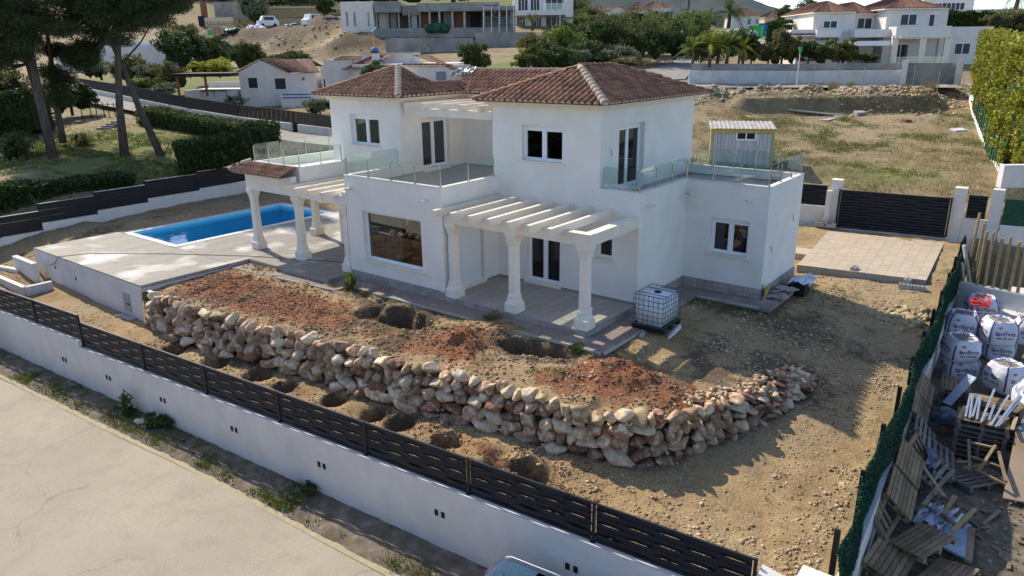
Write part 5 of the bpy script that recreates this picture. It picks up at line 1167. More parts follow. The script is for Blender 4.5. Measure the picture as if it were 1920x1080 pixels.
for i, (a, rz, lb, h, sd) in enumerate(b_): bag(bagat(*a), rz, lb, h*.9, sd, lean=(.10 if i == 1 else 0))
p = see(1837, 575, -1.0); q = MB()
for k in range(9):
    r = .20+.03*rnd.random()+.008*k; n = 26; c = (p.x+rnd.uniform(-.04, .04), p.y+rnd.uniform(-.04, .04)); ph = rnd.random()*6; q.tube([(c[0]+r*1.15*math.cos(2*PI*i/n), c[1]+r*math.sin(2*PI*i/n), -.97+.028*k+.02*math.sin(3*2*PI*i/n+ph)) for i in range(n+1)], .012, 5, False)
q.tube([(p.x+.25, p.y, -.8), (p.x+.2, p.y+.15, -.5), (p.x+.05, p.y+.2, -.5), (p.x-.1, p.y+.1, -.75)], .012, 5); q.tube([(p.x+.1, p.y-.22, -.9), (p.x+.35, p.y-.3, -1.0), (p.x+.6, p.y-.15, -1.1)], .012, 5)
q.sm = True; tag(part('coiled_hose', q, 'red_hose'), 'bright red hose coiled on top of a white bulk bag', 'hose')
# grey plastic pipes and steel frames leaning in the corner
def pole(a, b, r, m, label, name='pipe', n=12, grp=None):
    q = MB().tube([a, b], r, n); q.sm = True; return tag(part(name, q, m), label, 'pipe', grp)
pa = see(1830, 545, -1.6); pole((pa.x, pa.y, -2.3), tuple(see(1808, 460, .35)), .075, 'concrete', 'long grey plastic pipe leaning against the hedge screen, the taller of two')
pb = see(1822, 545, -1.8); pole((pb.x-.1, pb.y-.3, -2.4), tuple(see(1803, 494, -.3)), .07, 'concrete', 'shorter grey plastic pipe leaning beside the taller one')
lf = thing('leaning_frame', tuple(see(1795, 560, -2.2)), 'rusty welded steel frame leaning against the hedge screen beside the pipes', 'metal frame')
pA, pB, pC, pD = see(1787, 505, -.5), see(1799, 488, -.4), see(1812, 560, -2.0), see(1798, 575, -2.2)
q = MB()
for a, b in ((pA, pB), (pB, pC), (pC, pD), (pD, pA)): q.tube([a, b], .018, 6)
for k in range(1, 5): q.tube([pA.lerp(pD, k/5), pB.lerp(pC, k/5)], .012, 5)
for k in range(1, 3): q.tube([pA.lerp(pB, k/3), pD.lerp(pC, k/3)], .014, 5)
part('bars', q, 'black', lf)
# ---- pallets
def pallet_proto(m='wood', n=7, L=1.2, W=.8, gap=True):
    root = thing('pallet', (0, 0, 0), 'x', 'pallet')
    bw = .1; xs = [-W/2+bw/2+k*(W-bw)/(n-1) for k in range(n)]
    for x in xs: q = MB(); q.box(x-bw/2, x+bw/2, -L/2, L/2, .122, .144); part('deck_board', q, m, root, local=True)
    for y in (-L/2+.05, 0, L/2-.05): q = MB(); q.box(-W/2, W/2, y-.05, y+.05, .1, .1215); part('stringer_board', q, m, root, local=True)
    for y in (-L/2+.05, 0, L/2-.05):
        for x in (-W/2+.07, 0, W/2-.07): q = MB(); q.box(x-.07, x+.07, y-.05, y+.05, .0225, .0995); part('block', q, m, root, local=True)
    for y in (-L/2+.05, 0, L/2-.05): q = MB(); q.box(-W/2, W/2, y-.05, y+.05, 0, .022); part('bottom_board', q, m, root, local=True)
    return root
PW, PG = pallet_proto('wood'), pallet_proto('grey_wood', 5); used = {}
def pallet(pr, loc, rot, label, group=None):
    if pr.name in used: o = copy_tree(pr)
    else: o = pr; used[pr.name] = 1
    o.location = loc; o.rotation_euler = rot; o['label'] = label
    if group: o['group'] = group
    elif 'group' in o: del o['group']
    return o
ord_ = ['lowest', 'second', 'third', 'fourth', 'fifth', 'sixth', 'seventh', 'eighth', 'topmost']
# big stack on the right: long side across
for k in range(8): pallet(PG if k < 7 else PW, (9.95+rnd.uniform(-.02, .02), 4.4+rnd.uniform(-.02, .02), ZN+.148*k), (0, 0, PI/2+rnd.uniform(-.015, .015)+.1), 'weathered grey pallet, %s from the ground in the tall front stack' % ord_[k] if k < 7 else 'brown pallet on top of the tall stack, under the metal profiles', 'pallets stacked in the building yard')
for k in range(8): pallet(PG if k < 7 else PW, (10.15+rnd.uniform(-.02, .02), 5.65+rnd.uniform(-.02, .02), ZN+.148*k+(.0)), (0, 0, PI/2+rnd.uniform(-.015, .015)+.1), 'weathered pallet, %s from the ground in the stack behind the tall front one' % ord_[k] if k < 7 else 'wide slatted brown pallet on top of the stack behind the front one', 'pallets stacked in the building yard')
for k in range(6): pallet(PG if k < 5 else PW, (8.95, 7.2, ZN+.148*k), (0, 0, .12), 'dark pallet, %s from the ground in the low stack before the bags' % ord_[k] if k < 5 else 'brown close slatted pallet on top of the low stack before the bags', 'pallets stacked in the building yard')
# pallets leaning or tipped along the wall
def lean(pr, a, b, w_, label):                        # a: low point, b: high point of the long axis
    a = Vector(a); b = Vector(b); d = (b-a).normalized(); o = pallet(pr, (a+b)/2, (0, 0, 0), label, 'pallets propped along the boundary wall')
    x = Vector(w_).normalized(); x = (x-d*x.dot(d)).normalized(); z = x.cross(d); o.rotation_euler = Matrix(((x.x, d.x, z.x), (x.y, d.y, z.y), (x.z, d.z, z.z))).to_euler(); return o
lean(PW, (8.25, 5.0, -1.75), (8.15, 6.2, -1.6), (.75, 0, -.9), 'brown pallet propped sideways on the boundary wall, farthest of the row')
lean(PW, (8.35, 3.75, -1.85), (8.25, 4.95, -1.75), (.7, 0, -.9), 'brown pallet propped on the boundary wall, second farthest of the row')
lean(PG, (8.75, 2.5, -2.1), (8.6, 3.7, -1.95), (.7, 0, -.8), 'grey pallet leaning with its boards towards the yard, in the middle of the row')
lean(PW, (8.75, .35, -1.9), (8.65, 1.55, -1.75), (.75, 0, -.75), 'pale brown pallet with wide open gaps near the corner pillar')
lean(PW, (8.85, -1.05, -1.95), (8.75, .15, -1.85), (.75, 0, -.75), 'pale brown pallet leaning nearest to the corner pillar')
lean(PW, (9.35, -1.9, -2.4), (9.75, -.9, -2.35), (1, -.35, .12), 'open brown pallet lying tipped at the bottom of the picture')
lean(PG, (9.3, 2.2, -2.5), (9.1, 3.3, -2.3), (.8, .1, -.5), 'grey close boarded pallet leaning beside the blue sheet')
lean(PW, (9.0, -2.9, -2.5), (9.1, -1.75, -2.5), (.9, 0, -.3), 'brown pallet lying at the foot of the wall near the corner pillar')
lean(PG, (9.05, 1.2, -2.3), (9.25, 2.3, -2.25), (.9, 0, -.45), 'grey pallet wedged low between the wall row and the broken pallet')
lean(PW, (10.0, -2.6, -2.6), (10.3, -1.5, -2.6), (1, -.3, .25), 'brown pallet at the bottom picture edge, right of the tipped open one')
lean(PG, (9.95, 2.55, -2.72), (10.3, 3.0, -2.72), (1, -.6, .1), 'dark pallet lying flat under the timber frame')
# long mesh-like timber lattice standing on edge along the wall
def lattice(loc, label, L=3.6, H=.95, rzv=0, tilt=.5):
    root = thing('timber_lattice', loc, label, 'timber frame', 'long timber lattice frames by the wall', rzv); root.rotation_euler = (0, tilt, rzv)
    for z in (0, H): q = MB(); q.box(-.03, .03, -L/2, L/2, z-.055, z+.055); part('rail', q, 'wood', root, local=True)
    n = 17
    for k in range(n):
        y = -L/2+.15+k*(L-.3)/(n-1)
        if k % 5 == 3: continue
        q = MB(); q.box(-.018, .018, y-.045, y+.045, .056, H-.056); part('batten', q, 'wood', root, local=True)
    for y in (-L/2, L/2): q = MB(); q.box(-.05, .05, y-.03, y+.03, -.1, H+.1); part('end_board', q, 'grey_wood', root, local=True)
lattice((8.98, .3, -2.3), 'long brown timber lattice leaning along the boundary wall near the corner pillar', 4.2, .8, -.06, -.6)
lattice((8.55, 4.3, -2.3), 'second timber lattice leaning along the wall behind the blue sheet', 3.0, .8, -.04, -.55)
# aluminium profiles on the tall stack
for k, (x, y, ln, ang, lb) in enumerate([(9.5,4.9,1.6,.05,'first from the left'), (9.58,4.85,1.6,.08,'second from the left'), (9.68,4.9,1.5,.02,'third from the left'), (9.76,4.85,1.5,.06,'fourth from the left'), (9.95,5.05,2.2,-.03,'long one rising in the middle'), (10.08,4.7,1.0,-.02,'short one in the middle'), (10.25,4.95,2.0,-.1,'thin one right of the middle'), (10.42,4.95,2.1,-.16,'wide one at the right'), (10.48,4.98,2.1,-.17,'rightmost wide one')]):
    q = MB(); a = Vector((x-math.sin(ang)*ln/2*-1, y-ln/2, ZN+1.22+.012*(k % 3))); b = Vector((x-math.sin(ang)*ln/2, y+ln/2, ZN+1.26+.03*(k % 2)+(.12 if ln > 1.9 else 0))); q.bar(a, b, .045, .03)
    q.bar(a+Vector((.03,0,.012)), b+Vector((.03,0,.012)), .008, .04); tag(part('metal_profile', q, 'galvanised'), 'pale galvanised steel profile lying on the tall pallet stack, %s' % lb, 'metal profile', 'galvanised profiles on the tall pallet stack')
for k, (x, y, ln) in enumerate([(9.42, 4.4, .9), (10.15, 4.35, .8), (10.62, 4.5, .9)]):
    q = MB(); q.bar((x, y-ln/2, ZN+1.2), (x+.02, y+ln/2, ZN+1.2), .09, .03); tag(part('loose_board', q, 'cane_wood'), ['pale loose board at the left end of the tall pallet stack', 'pale loose board under the short profile on the tall stack', 'pale loose board at the right end of the tall pallet stack'][k], 'board', 'loose boards on the tall stack')
# sheets, panels and plastic
def sheet(corners, m, label, name, cat, n=14, amp=.05, seed=1, thick=0, drape=0):
    c = [Vector(p) for p in corners]; q = MB()
    for i in range(n+1):
        for j in range(n+1):
            u, v_ = i/n, j/n; p = c[0].lerp(c[1], u).lerp(c[3].lerp(c[2], u), v_); a = amp*(noise.noise(Vector((u*3, v_*3, seed)))+.6*noise.noise(Vector((u*8, v_*8, seed)))+.35*noise.noise(Vector((u*19, v_*19, seed))))*2
            q.v.append((p.x+a*.5, p.y+a*.3, p.z+a-drape*(abs(u-.5)**2+abs(v_-.5)**2)))
    for i in range(n):
        for j in range(n): a = i*(n+1)+j; q.f.append((a, a+n+1, a+n+2, a+1))
    q.sm = amp > .01; return tag(part(name, q, m), label, cat)
sheet([(10.5,6.5,-1.35), (11.6,6.6,-1.35), (11.8,8.6,-1.15), (10.4,8.4,-1.2)], 'plastic_film', 'big crumpled sheet of clear plastic draped beside the white bags', 'plastic_sheet', 'plastic sheet', 26, .16, 3, drape=1.6)
tag(blob(MB(), (11.0, 7.5, -2.0), (.6, .9, .75), 3, .12, 1.5, 2) and part('covered_heap', blob(MB(), (11.05, 7.5, -2.1), (.62, .9, .78), 3, .12, 1.5, 2), 'cloth_white'), 'pale wrapped heap under the clear plastic sheet', 'covered heap')
sheet([(8.95,2.1,-1.75), (9.25,1.35,-2.2), (9.35,1.5,-2.35), (9.15,2.75,-2.2)], 'blue_sheet', 'folded blue grey plastic sheet hanging over a leaning pallet', 'plastic_sheet', 'plastic sheet', 14, .08, 6)
sheet([(9.15,-.1,-2.42), (9.85,-.45,-2.42), (9.95,.15,-2.28), (9.3,.75,-2.3)], 'plastic_film', 'crumpled clear wrapping film on the broken pallet', 'plastic_film_heap', 'plastic wrap', 26, .17, 9)
sheet([(9.2,-.15,-2.5), (9.75,-.35,-2.5), (9.9,.1,-2.35), (9.3,.6,-2.4)], 'cloth_white', 'pale blue wrapping plastic bundled on the broken pallet', 'plastic_bundle', 'plastic wrap', 18, .13, 12)
q = MB(); q.prism([(9.4,-.75), (10.35,-1.05), (10.3,.35), (9.75,.55)], -2.6, -2.55); pnl = tag(part('stacked_panel', q, 'ply_film'), 'blue grey flat boards stacked under the broken pallet', 'boards')
q = MB(); q.bar((10.42,-1.1,-2.58), (10.32,.25,-2.58), .14, .08); tag(part('loose_board', q, 'wood'), 'orange brown board lying beside the blue grey boards', 'board', 'loose boards on the ground')
bp = thing('broken_pallet', (9.75, .1, -2.5), 'broken pallet with three upright boards and torn wrapping film', 'pallet'); 
for a, b in (((9.3,.15,-2.3), (9.45,.95,-2.2)), ((9.75,-.05,-2.25), (9.85,.75,-2.15)), ((10.0,-.6,-2.3), (10.3,.55,-2.2))): q = MB(); q.bar(a, b, .1, .03); part('board', q, 'cane_wood', bp)
for a, b in (((9.35,.85,-2.28), (10.35,.4,-2.28)), ((9.3,.3,-2.36), (10.1,-.2,-2.36))): q = MB(); q.bar(a, b, .08, .06); part('stringer', q, 'wood', bp)
for k in range(5): q = MB(); q.bar((9.5+k*.16,.15-.07*k,-2.42), (9.6+k*.16,.72-.07*k,-2.42), .05, .02); part('slat', q, 'pvc' if k % 2 else 'wood', bp)
tf = thing('timber_trestle', (10.15, 2.9, -2.5), 'tilted open frame of rough timber battens in front of the tall pallet stack', 'trestle')
for a, b in (((9.75,3.55,-1.95), (9.95,2.6,-2.35)), ((10.35,3.5,-1.9), (10.15,2.7,-2.3)), ((9.78,3.5,-2.0), (10.4,3.45,-1.95)), ((10.05,2.65,-2.3), (10.75,2.4,-2.35)), ((10.45,3.4,-2.0), (10.75,2.45,-2.3)), ((9.9,3.1,-2.2), (10.6,2.95,-2.2))): q = MB(); q.bar(a, b, .07, .05); part('batten', q, 'wood', tf)
for k, (a, b, lb) in enumerate([((9.6,3.0,-2.4), (9.95,3.1,-2.35), 'short orange offcut left of the timber frame'), ((9.8,2.85,-2.45), (10.3,3.2,-2.3), 'orange offcut crossing under the timber frame'), ((8.95,1.6,-2.0), (9.75,.7,-2.35), 'long pale batten leaning down from the pallets'), ((10.5,.9,-2.75), (10.75,1.7,-2.7), 'thin brown batten on the bare earth of the yard'), ((10.05,1.1,-2.75), (10.45,.7,-2.75), 'short grey board lying flat on the yard earth')]):
    q = MB(); q.bar(a, b, .08, .03); tag(part('offcut', q, 'cane_wood' if k < 3 else 'grey_wood'), lb, 'timber offcut', 'timber offcuts in the yard')
q = MB(); q.add([(10.7,4.3,-1.75),(12.6,4.9,-1.75),(12.8,2.6,-2.6),(10.75,2.2,-2.65),(10.7,4.3,-1.72),(12.6,4.9,-1.72),(12.8,2.6,-2.57),(10.75,2.2,-2.62)], [(0,3,2,1),(4,5,6,7),(0,1,5,4),(1,2,6,5),(2,3,7,6),(3,0,4,7)]); tag(part('plywood_sheet', q, 'plywood'), 'large brown sheet of board leaning at the right picture edge', 'board')
q = MB(); q.bar((10.75,4.0,-1.8), (11.5,3.0,-2.15), .06, .04); tag(part('loose_batten', q, 'cane_wood'), 'pale batten lying on the large brown board', 'batten')
q = MB(); q.bar((8.9,6.1,-2.2), (9.35,6.9,-1.45), .28, .02); tag(part('metal_sheet', q, 'ply_film'), 'narrow pale sheet standing on edge beside the low pallet stack', 'panel')
q = MB(); q.tube([(10.75,5.2,-2.1), (11.3,6.4,-2.0)], .12, 14); q.sm = True; tag(part('pipe', q, 'shed_panel'), 'blue grey pipe lying behind the right of the tall pallet stack', 'pipe')
q = blob(MB(), (11.5,5.8,-1.9), (.5,.6,.6), 3, .15, 1.6, 5); q.sm = True; tag(part('wrapped_bundle', q, 'blue_sheet'), 'grey wrapped bundle right of the tall pallet stack', 'bundle')
q = blob(MB(), (9.0,5.4,-2.3), (.4,.4,.25), 3, .25, 2, 5); q.sm = True; tag(part('black_sack', q, 'blue_sheet'), 'grey plastic sack fallen between pallets and wall', 'sack')
lt_ = MB(); r = random.Random(9)
for k in range(520):
    x = r.uniform(8.7, 12.5); y = r.uniform(-4, 7); s_ = r.uniform(.02, .09); lt_.obox(Matrix.Translation((x, y, ZN+.04))@Matrix.Rotation(r.uniform(0, 3), 4, 'Z')@Matrix.Rotation(r.uniform(-.4, .4), 4, 'X'), s_*r.uniform(1, 4), s_, .02)
tag(part('wood_chips', lt_, 'wood'), kind='stuff'); lt_ = MB()
for k in range(900):
    x = r.uniform(8.7, 13); y = r.uniform(-6, 7); s_ = r.uniform(.01, .05); lt_.add([(x+s_,y,ZN+.02),(x,y+s_,ZN+.02),(x-s_,y-s_*.4,ZN+.02),(x,y,ZN+.03+s_)], [(0,1,3),(1,2,3),(2,0,3)])
tag(part('yard_pebbles', lt_, 'pebble'), kind='stuff')
# ---- water tank in its cage
def tank():
    x0, x1, y0, y1 = .72, 1.72, 1.5, 2.68; zb = -.16
    root = thing('water_tank', ((x0+x1)/2, (y0+y1)/2, zb), 'white plastic water tank in a grey wire cage on a black pallet beside the porch', 'water tank')
    q = MB()
    for y in (y0+.06, (y0+y1)/2, y1-.06): q.box(x0-.03, x1+.03, y-.06, y+.06, zb, zb+.11)
    q.box(x0-.04, x1+.04, y0-.04, y1+.04, zb+.111, zb+.15); part('pallet_base', q, 'black', root)
    bm = bmesh.new(); bmesh.ops.create_cube(bm, size=1)
    for v in bm.verts: v.co = ((x0+x1)/2+v.co.x*(x1-x0-.06)-root.location.x, (y0+y1)/2+v.co.y*(y1-y0-.06)-root.location.y, zb+.16+(.5+v.co.z)*.93-root.location.z)
    bmesh.ops.bevel(bm, geom=bm.edges[:], offset=.09, segments=4, affect='EDGES'); me = bpy.data.meshes.new('bottle'); bm.to_mesh(me); bm.free(); me.materials.append(MATS['tank_white']); me.polygons.foreach_set('use_smooth', [True]*len(me.polygons)); inst('bottle', me, root)
    zt_ = zb+1.12; cg = MB()
    for k in range(7):
        z = zb+.17+k*(zt_-zb-.17)/6; cg.tube([(x0,y0,z),(x1,y0,z),(x1,y1,z),(x0,y1,z),(x0,y0,z)], .010 if k < 6 else .014, 6)
    for k in range(7): x = x0+(x1-x0)*k/6; [cg.tube([(x,y,zb+.15),(x,y,zt_)], .009, 5) for y in (y0, y1)]
    for k in range(1, 7): y = y0+(y1-y0)*k/7; [cg.tube([(x,y,zb+.15),(x,y,zt_)], .009, 5) for x in (x0, x1)]
    part('cage', cg, 'cage_metal', root)
    for y in (y0+.3, y1-.3): q = MB(); q.tube([(x0,y,zt_-.02),(x1,y,zt_-.02)], .013, 6); part('top_bar', q, 'cage_metal', root)
    q = MB(); q.tube([((x0+x1)/2,(y0+y1)/2,zb+1.08),((x0+x1)/2,(y0+y1)/2,zb+1.125)], .11, 16); part('lid', q, 'black', root)
tank()
q = MB(); q.obox(Matrix.Translation((2.0, 1.75, -.08))@Matrix.Rotation(.5, 4, 'Z')@Matrix.Rotation(.75, 4, 'Y'), .04, .3, .5); lb_ = thing('meter_plate', (2, 1.75, -.2), 'white plastic plate leaning against the water tank', 'panel'); part('plate', q, 'pvc', lb_)
q = MB(); q.obox(Matrix.Translation((2.03, 1.74, -.05))@Matrix.Rotation(.5, 4, 'Z')@Matrix.Rotation(.75, 4, 'Y'), .02, .08, .3); part('marking', q, 'blue_grey_door', lb_)
q = MB(); q.tube([(1.25, 1.05, -.2), (1.15, 1.45, -.2)], .075, 14); q.sm = True; tag(part('pipe_end', q, 'concrete'), 'short grey pipe end sticking out under the water tank pallet', 'pipe')
# ---- rubbish heap at the wing corner
hp0 = Vector((3.2, 7.2, -.3))
q = MB(); q.obox(Matrix.Translation((3.08, 6.55, .06))@Matrix.Rotation(.15, 4, 'Z')@Matrix.Rotation(.12, 4, 'Y'), .08, .34, .62); tag(part('foam_block', q, 'shed_yellow'), 'yellowish insulation block leaning on the wing corner', 'block')
for k, (a, lb) in enumerate([((3.3,6.75,-.12), 'grey tile offcuts piled against the wing wall, front'), ((3.42,7.4,-.1), 'grey tile offcuts piled against the wing wall, rear')]):
    q = MB()
    for i in range(6): q.obox(Matrix.Translation((a[0]+rnd.uniform(-.15,.15), a[1]+rnd.uniform(-.25,.25), a[2]+.035*i))@Matrix.Rotation(rnd.uniform(0,3), 4, 'Z')@Matrix.Rotation(rnd.uniform(-.3,.3), 4, 'X'), .5, .35, .03)
    tag(part('tile_offcuts', q, 'stone_tile'), lb, 'tile pile', 'tile offcuts by the wing')
q = MB()
for i in range(15):
    for j in range(13):
        u, v_ = i/14, j/12; a = noise.noise(Vector((u*3.5, v_*3.5, 2)))+.6*noise.noise(Vector((u*9, v_*9, 7))); q.v.append((3.3+u*.75+.1*a, 8.0+v_*.95, .12+.2*a+.1*math.sin(u*3)))
q.f = [(i*13+j, (i+1)*13+j, (i+1)*13+j+1, i*13+j+1) for i in range(14) for j in range(12)]; q.sm = True
tag(part('dust_sheet', q, 'cloth_white'), 'crumpled white cloth thrown on the heap beside the wing wall', 'cloth')
q = MB(); q.box(3.3, 3.9, 8.1, 8.8, -.35, .02); tag(part('rubble_box', q, 'black'), 'dark crate under the crumpled white cloth', 'crate')
q = MB(); q.bar(see(278, 545, -.2), see(305, 557, -.25), .14, .03); tag(part('loose_board', q, 'coping'), 'short white board lying on the first stones of the retaining wall', 'board')
q = MB(); q.bar(see(222, 590, -1.42), see(252, 599, -1.42), .28, .06); tag(part('concrete_plate', q, 'concrete'), 'flat concrete plate on the earth below the machine room hatch', 'plate')
# ================================================================ HILLSIDE AND NEIGHBOURHOOD
RGT = Vector((math.cos(YAW), -math.sin(YAW), 0)); FWD = Vector((math.sin(YAW), math.cos(YAW), 0)); CAMV = Vector(CAM)
CTRL = [(30,330,38),(200,300,45),(95,290,46),(305,292,46.5),(420,285,48),(150,188,66),(480,255,51),(600,264,48),(120,165,70),(350,218,59),(550,252,51),(450,200,63),(600,210,57),(100,135,92),(320,135,88),(645,62,111),(960,76,110),(800,98,100),(900,118,90),(980,134,75),(1250,140,79),(1290,160,71),(1800,160,65),(1600,345,41),(1700,250,52),(1500,215,58),(1820,340,41),(1800,185,63),(1300,180,64),(1340,312,44),(1445,322,43),(1815,170,64),(1885,352,40),(1560,124,83),(1840,124,79),(1020,52,128),(1200,50,168),(1380,54,175),(1800,52,128),(500,66,148),(420,75,140),(560,110,112),(640,105,108),(1000,110,88),(1100,128,80),(1200,80,110),(1300,70,115),(1450,80,110),(1900,60,110),(1900,180,64),(-200,250,60),(-300,120,120),(-100,340,40),(700,-12,175),(300,-10,175),(500,-14,178),(900,-8,180),(1040,6,185),(100,0,170),(1000,90,260),(1250,64,230),(1500,68,230),(1900,66,200),(1000,110,420),(200,20,420),(1600,110,420),(2000,110,420),(2100,60,150),(2100,160,70),(2000,330,40)]
pts = [tuple(deep(*c)) for c in CTRL]
pts += [(-29.5,-6,-.9),(-29.5,0,.2),(-29.5,8,.6),(-29.5,19,1.2),(-33,-8,.3),(-40,-14,-.5),(-40,-4,1.6),(-12,20.5,.3),(0,20.8,-.3),(-22,20.5,.6),(5,21,-.35),(8.3,21,-.3),(8.5,27,.3),(3,24,.3),(-45,-20,-1),(-20,28,2.0),(-10,30,1.2),(9,14,-2),(14,21,-1),(16,33,1)]
HB = RBF(pts)
MOUND = [(*tuple(deep(590,72,118))[:2], 9, 5, 3.6), (*tuple(deep(500,80,125))[:2], 10, 4, 3.0), (*tuple(deep(420,85,130))[:2], 8, 4, 2.4), (*tuple(deep(690,98,108))[:2], 14, 3, 1.6), (*tuple(deep(640,100,105))[:2], 7, 3, 1.8)]
def Hback(x, y, detail=True):
    x = np.asarray(x, float); y = np.asarray(y, float); h = HB(x, y)
    for a, b, rx, ry, k in MOUND:
        dx, dy = x-a, y-b; u = (dx*RGT.x+dy*RGT.y)/rx; v = (dx*FWD.x+dy*FWD.y)/ry; h = h+k*np.exp(-(u*u+v*v))*(1+.6*fbm(x*.3, y*.3, 4, 4))
    if detail: h = h+.12*fbm(x*.25, y*.25, 4, 40)+.05*fbm(x*1.6, y*1.6, 3, 44)
    # the cut in the building plot behind the gate
    c0 = deep(1600, 205, 60); dx, dy = x-c0.x, y-c0.y; u = dx*RGT.x+dy*RGT.y; v = dx*FWD.x+dy*FWD.y
    ridge = np.exp(-((v-3.2+1*fbm(x*.3, y*.1, 2, 6))/1.5)**2)*np.clip((11-np.abs(u+1.5))/2, 0, 1)*(.85+1.1*fbm(x*.7, y*.7, 4, 50)); h = h+ridge
    cut = np.clip((v-.1)/.35, 0, 1)*np.clip((2.6-v)/.8, 0, 1)*np.clip((9-np.abs(u+1))/1, 0, 1); h = h+.75*cut-.45*np.exp(-((v+1.2)/1.0)**2)*np.clip((9-np.abs(u+1))/1, 0, 1)
    return h
def zb(x, y): return float(Hback(np.array([x]), np.array([y]))[0])
def build_hill():
    na, nd = 420, 330; ang = np.linspace(-R_(48), R_(42), na+1); dd = np.concatenate([np.geomspace(27, 90, 230), np.geomspace(91, 420, nd+1-230)])
    D, A_ = np.meshgrid(dd, ang, indexing='ij'); th = A_; X = CAM[0]+D*(np.sin(YAW)*1+np.tan(th)*RGT.x*1); Y = CAM[1]+D*(np.cos(YAW)+np.tan(th)*RGT.y)
    Z = Hback(X, Y); ins = (X > -30.1) & (X < 8.6-.05*Y) & (Y > -9.5) & (Y < 20.9+.12*(X-1.75)*(X > -6)) ; st = (Y < np.interp(X, [-60, -34, -29.3], [-7.5, -7.3, -7.3])) & (X < -29) | (X > 8.2-.05*Y) & (Y < 20.6)
    Z = np.where(ins | st, np.minimum(Z, -4.6), Z)
    v = np.stack([X, Y, Z], -1).reshape(-1, 3); k = np.arange(D.size).reshape(D.shape); f = np.stack([k[:-1,:-1], k[:-1,1:], k[1:,1:], k[1:,:-1]], -1).reshape(-1, 4)
    me = np_mesh('hillside', v, f, 'hill_soil', 4, True); x, y = v[:, 0], v[:, 1]
    def at(px, py, d, ru, rv, k=1.):
        p = deep(px, py, d); dx, dy = x-p.x, y-p.y; return k*np.exp(-(((dx*RGT.x+dy*RGT.y)/ru)**2+((dx*FWD.x+dy*FWD.y)/rv)**2))
    lot = at(1620,300,46,8,8,.30)+at(1700,250,52,6,4,.30)+at(1560,345,42,6,3,.25)+at(1700,335,42,5,4,.22)+at(1640,165,65,14,1.5,.4)+at(1400,250,50,3,3,.35)
    grn = lot+at(980,130,76,6,3,.75)+at(1000,118,82,8,5,.5)+at(330,270,48,9,3.5,.5)+at(60,300,44,7,5,.5)+at(200,300,44,5,4,.4)+at(400,20,170,60,30,.33)+at(1200,60,150,60,40,.45)+at(1700,60,130,60,40,.45)+at(300,140,80,20,10,.7)+at(430,165,70,8,5,.4)+at(1500,80,100,25,12,.4)+at(1000,60,180,80,40,.4)+at(60,200,60,20,14,.45)+at(150,280,48,8,8,.45)+at(1000,125,84,9,7,.5)
    red = at(1390,200,58,4,2,.5)+at(1650,200,60,6,.8,.55)+at(1330,250,50,3,3,.3); drk = at(590,72,118,11,7,.68)+at(500,80,125,12,6,.62)+at(420,85,130,10,6,.6)+at(640,100,105,9,5,.55)+at(750,90,105,10,3,.35)+at(240,300,46,12,5,.3)+at(1640,340,42,6,3,.2)+at(1700,285,46,7,4,.3)
    for n_, a_ in (('red', red), ('green', grn), ('dark', drk)):
        at_ = me.attributes.new(n_, 'FLOAT', 'POINT'); at_.data.foreach_set('value', np.clip(a_, 0, 1).astype(np.float32))
    o = bpy.data.objects.new('hillside', me); COL.objects.link(o); tag(o, kind='structure')
build_hill()
class BG:
    """a far thing drawn on an upright plane facing the street; z grows upwards, y away"""
    def __init__(s, name, px, py, d, label, cat, group=None, turn=0.):
        s.O = deep(px, py, d); s.root = thing(name, s.O, label, cat, group, VIEW+turn); s.t = turn
    def lp(s, px, py):
        r = Vector(ray(px, py)); t = FWD.dot(s.O-CAMV)/FWD.dot(r); P_ = CAMV+r*t-s.O; return P_.dot(RGT), P_.z
    def box(s, mb, px0, py0, px1, py1, ya, yb, drop=0):
        u0, z1 = s.lp(px0, min(py0, py1)); u1, z0 = s.lp(px1, max(py0, py1)); return mb.box(u0, u1, ya, yb, z0-drop, z1)
    def part(s, name, mb, m, parent=None, kind=None): return part(name, mb, m, parent or s.root, kind, True)
    def b(s, name, px0, py0, px1, py1, ya, yb, m, drop=0, parent=None): return s.part(name, s.box(MB(), px0, py0, px1, py1, ya, yb, drop), m, parent)
    def win(s, px0, py0, px1, py1, ya, panes=2, door=False, fm='pvc', gl='far_pane'):
        u0, z1 = s.lp(px0, py0); u1, z0 = s.lp(px1, py1); fr = MB(); t_ = .07; y0, y1 = ya-.05, ya+.03
        for q in ((u0-t_, u0, z0, z1), (u1, u1+t_, z0, z1), (u0-t_, u1+t_, z1, z1+t_), (u0-t_, u1+t_, z0-t_, z0)): fr.box(q[0], q[1], y0, y1, q[2], q[3])
        w_ = (u1-u0)/panes
        for k in range(1, panes): fr.box(u0+w_*k-.04, u0+w_*k+.04, y0, y1, z0, z1)
        f = s.part('window_frame', fr, fm)
        for k in range(panes): q = MB(); q.box(u0+w_*k+(.04 if k else 0), u0+w_*(k+1)-(.04 if k < panes-1 else 0), ya-.015, ya+.01, z0, z1); s.part('pane', q, gl, f)
        bk = MB(); bk.box(u0, u1, ya-.012+.0, ya-.004, z0, z1); 
        return f
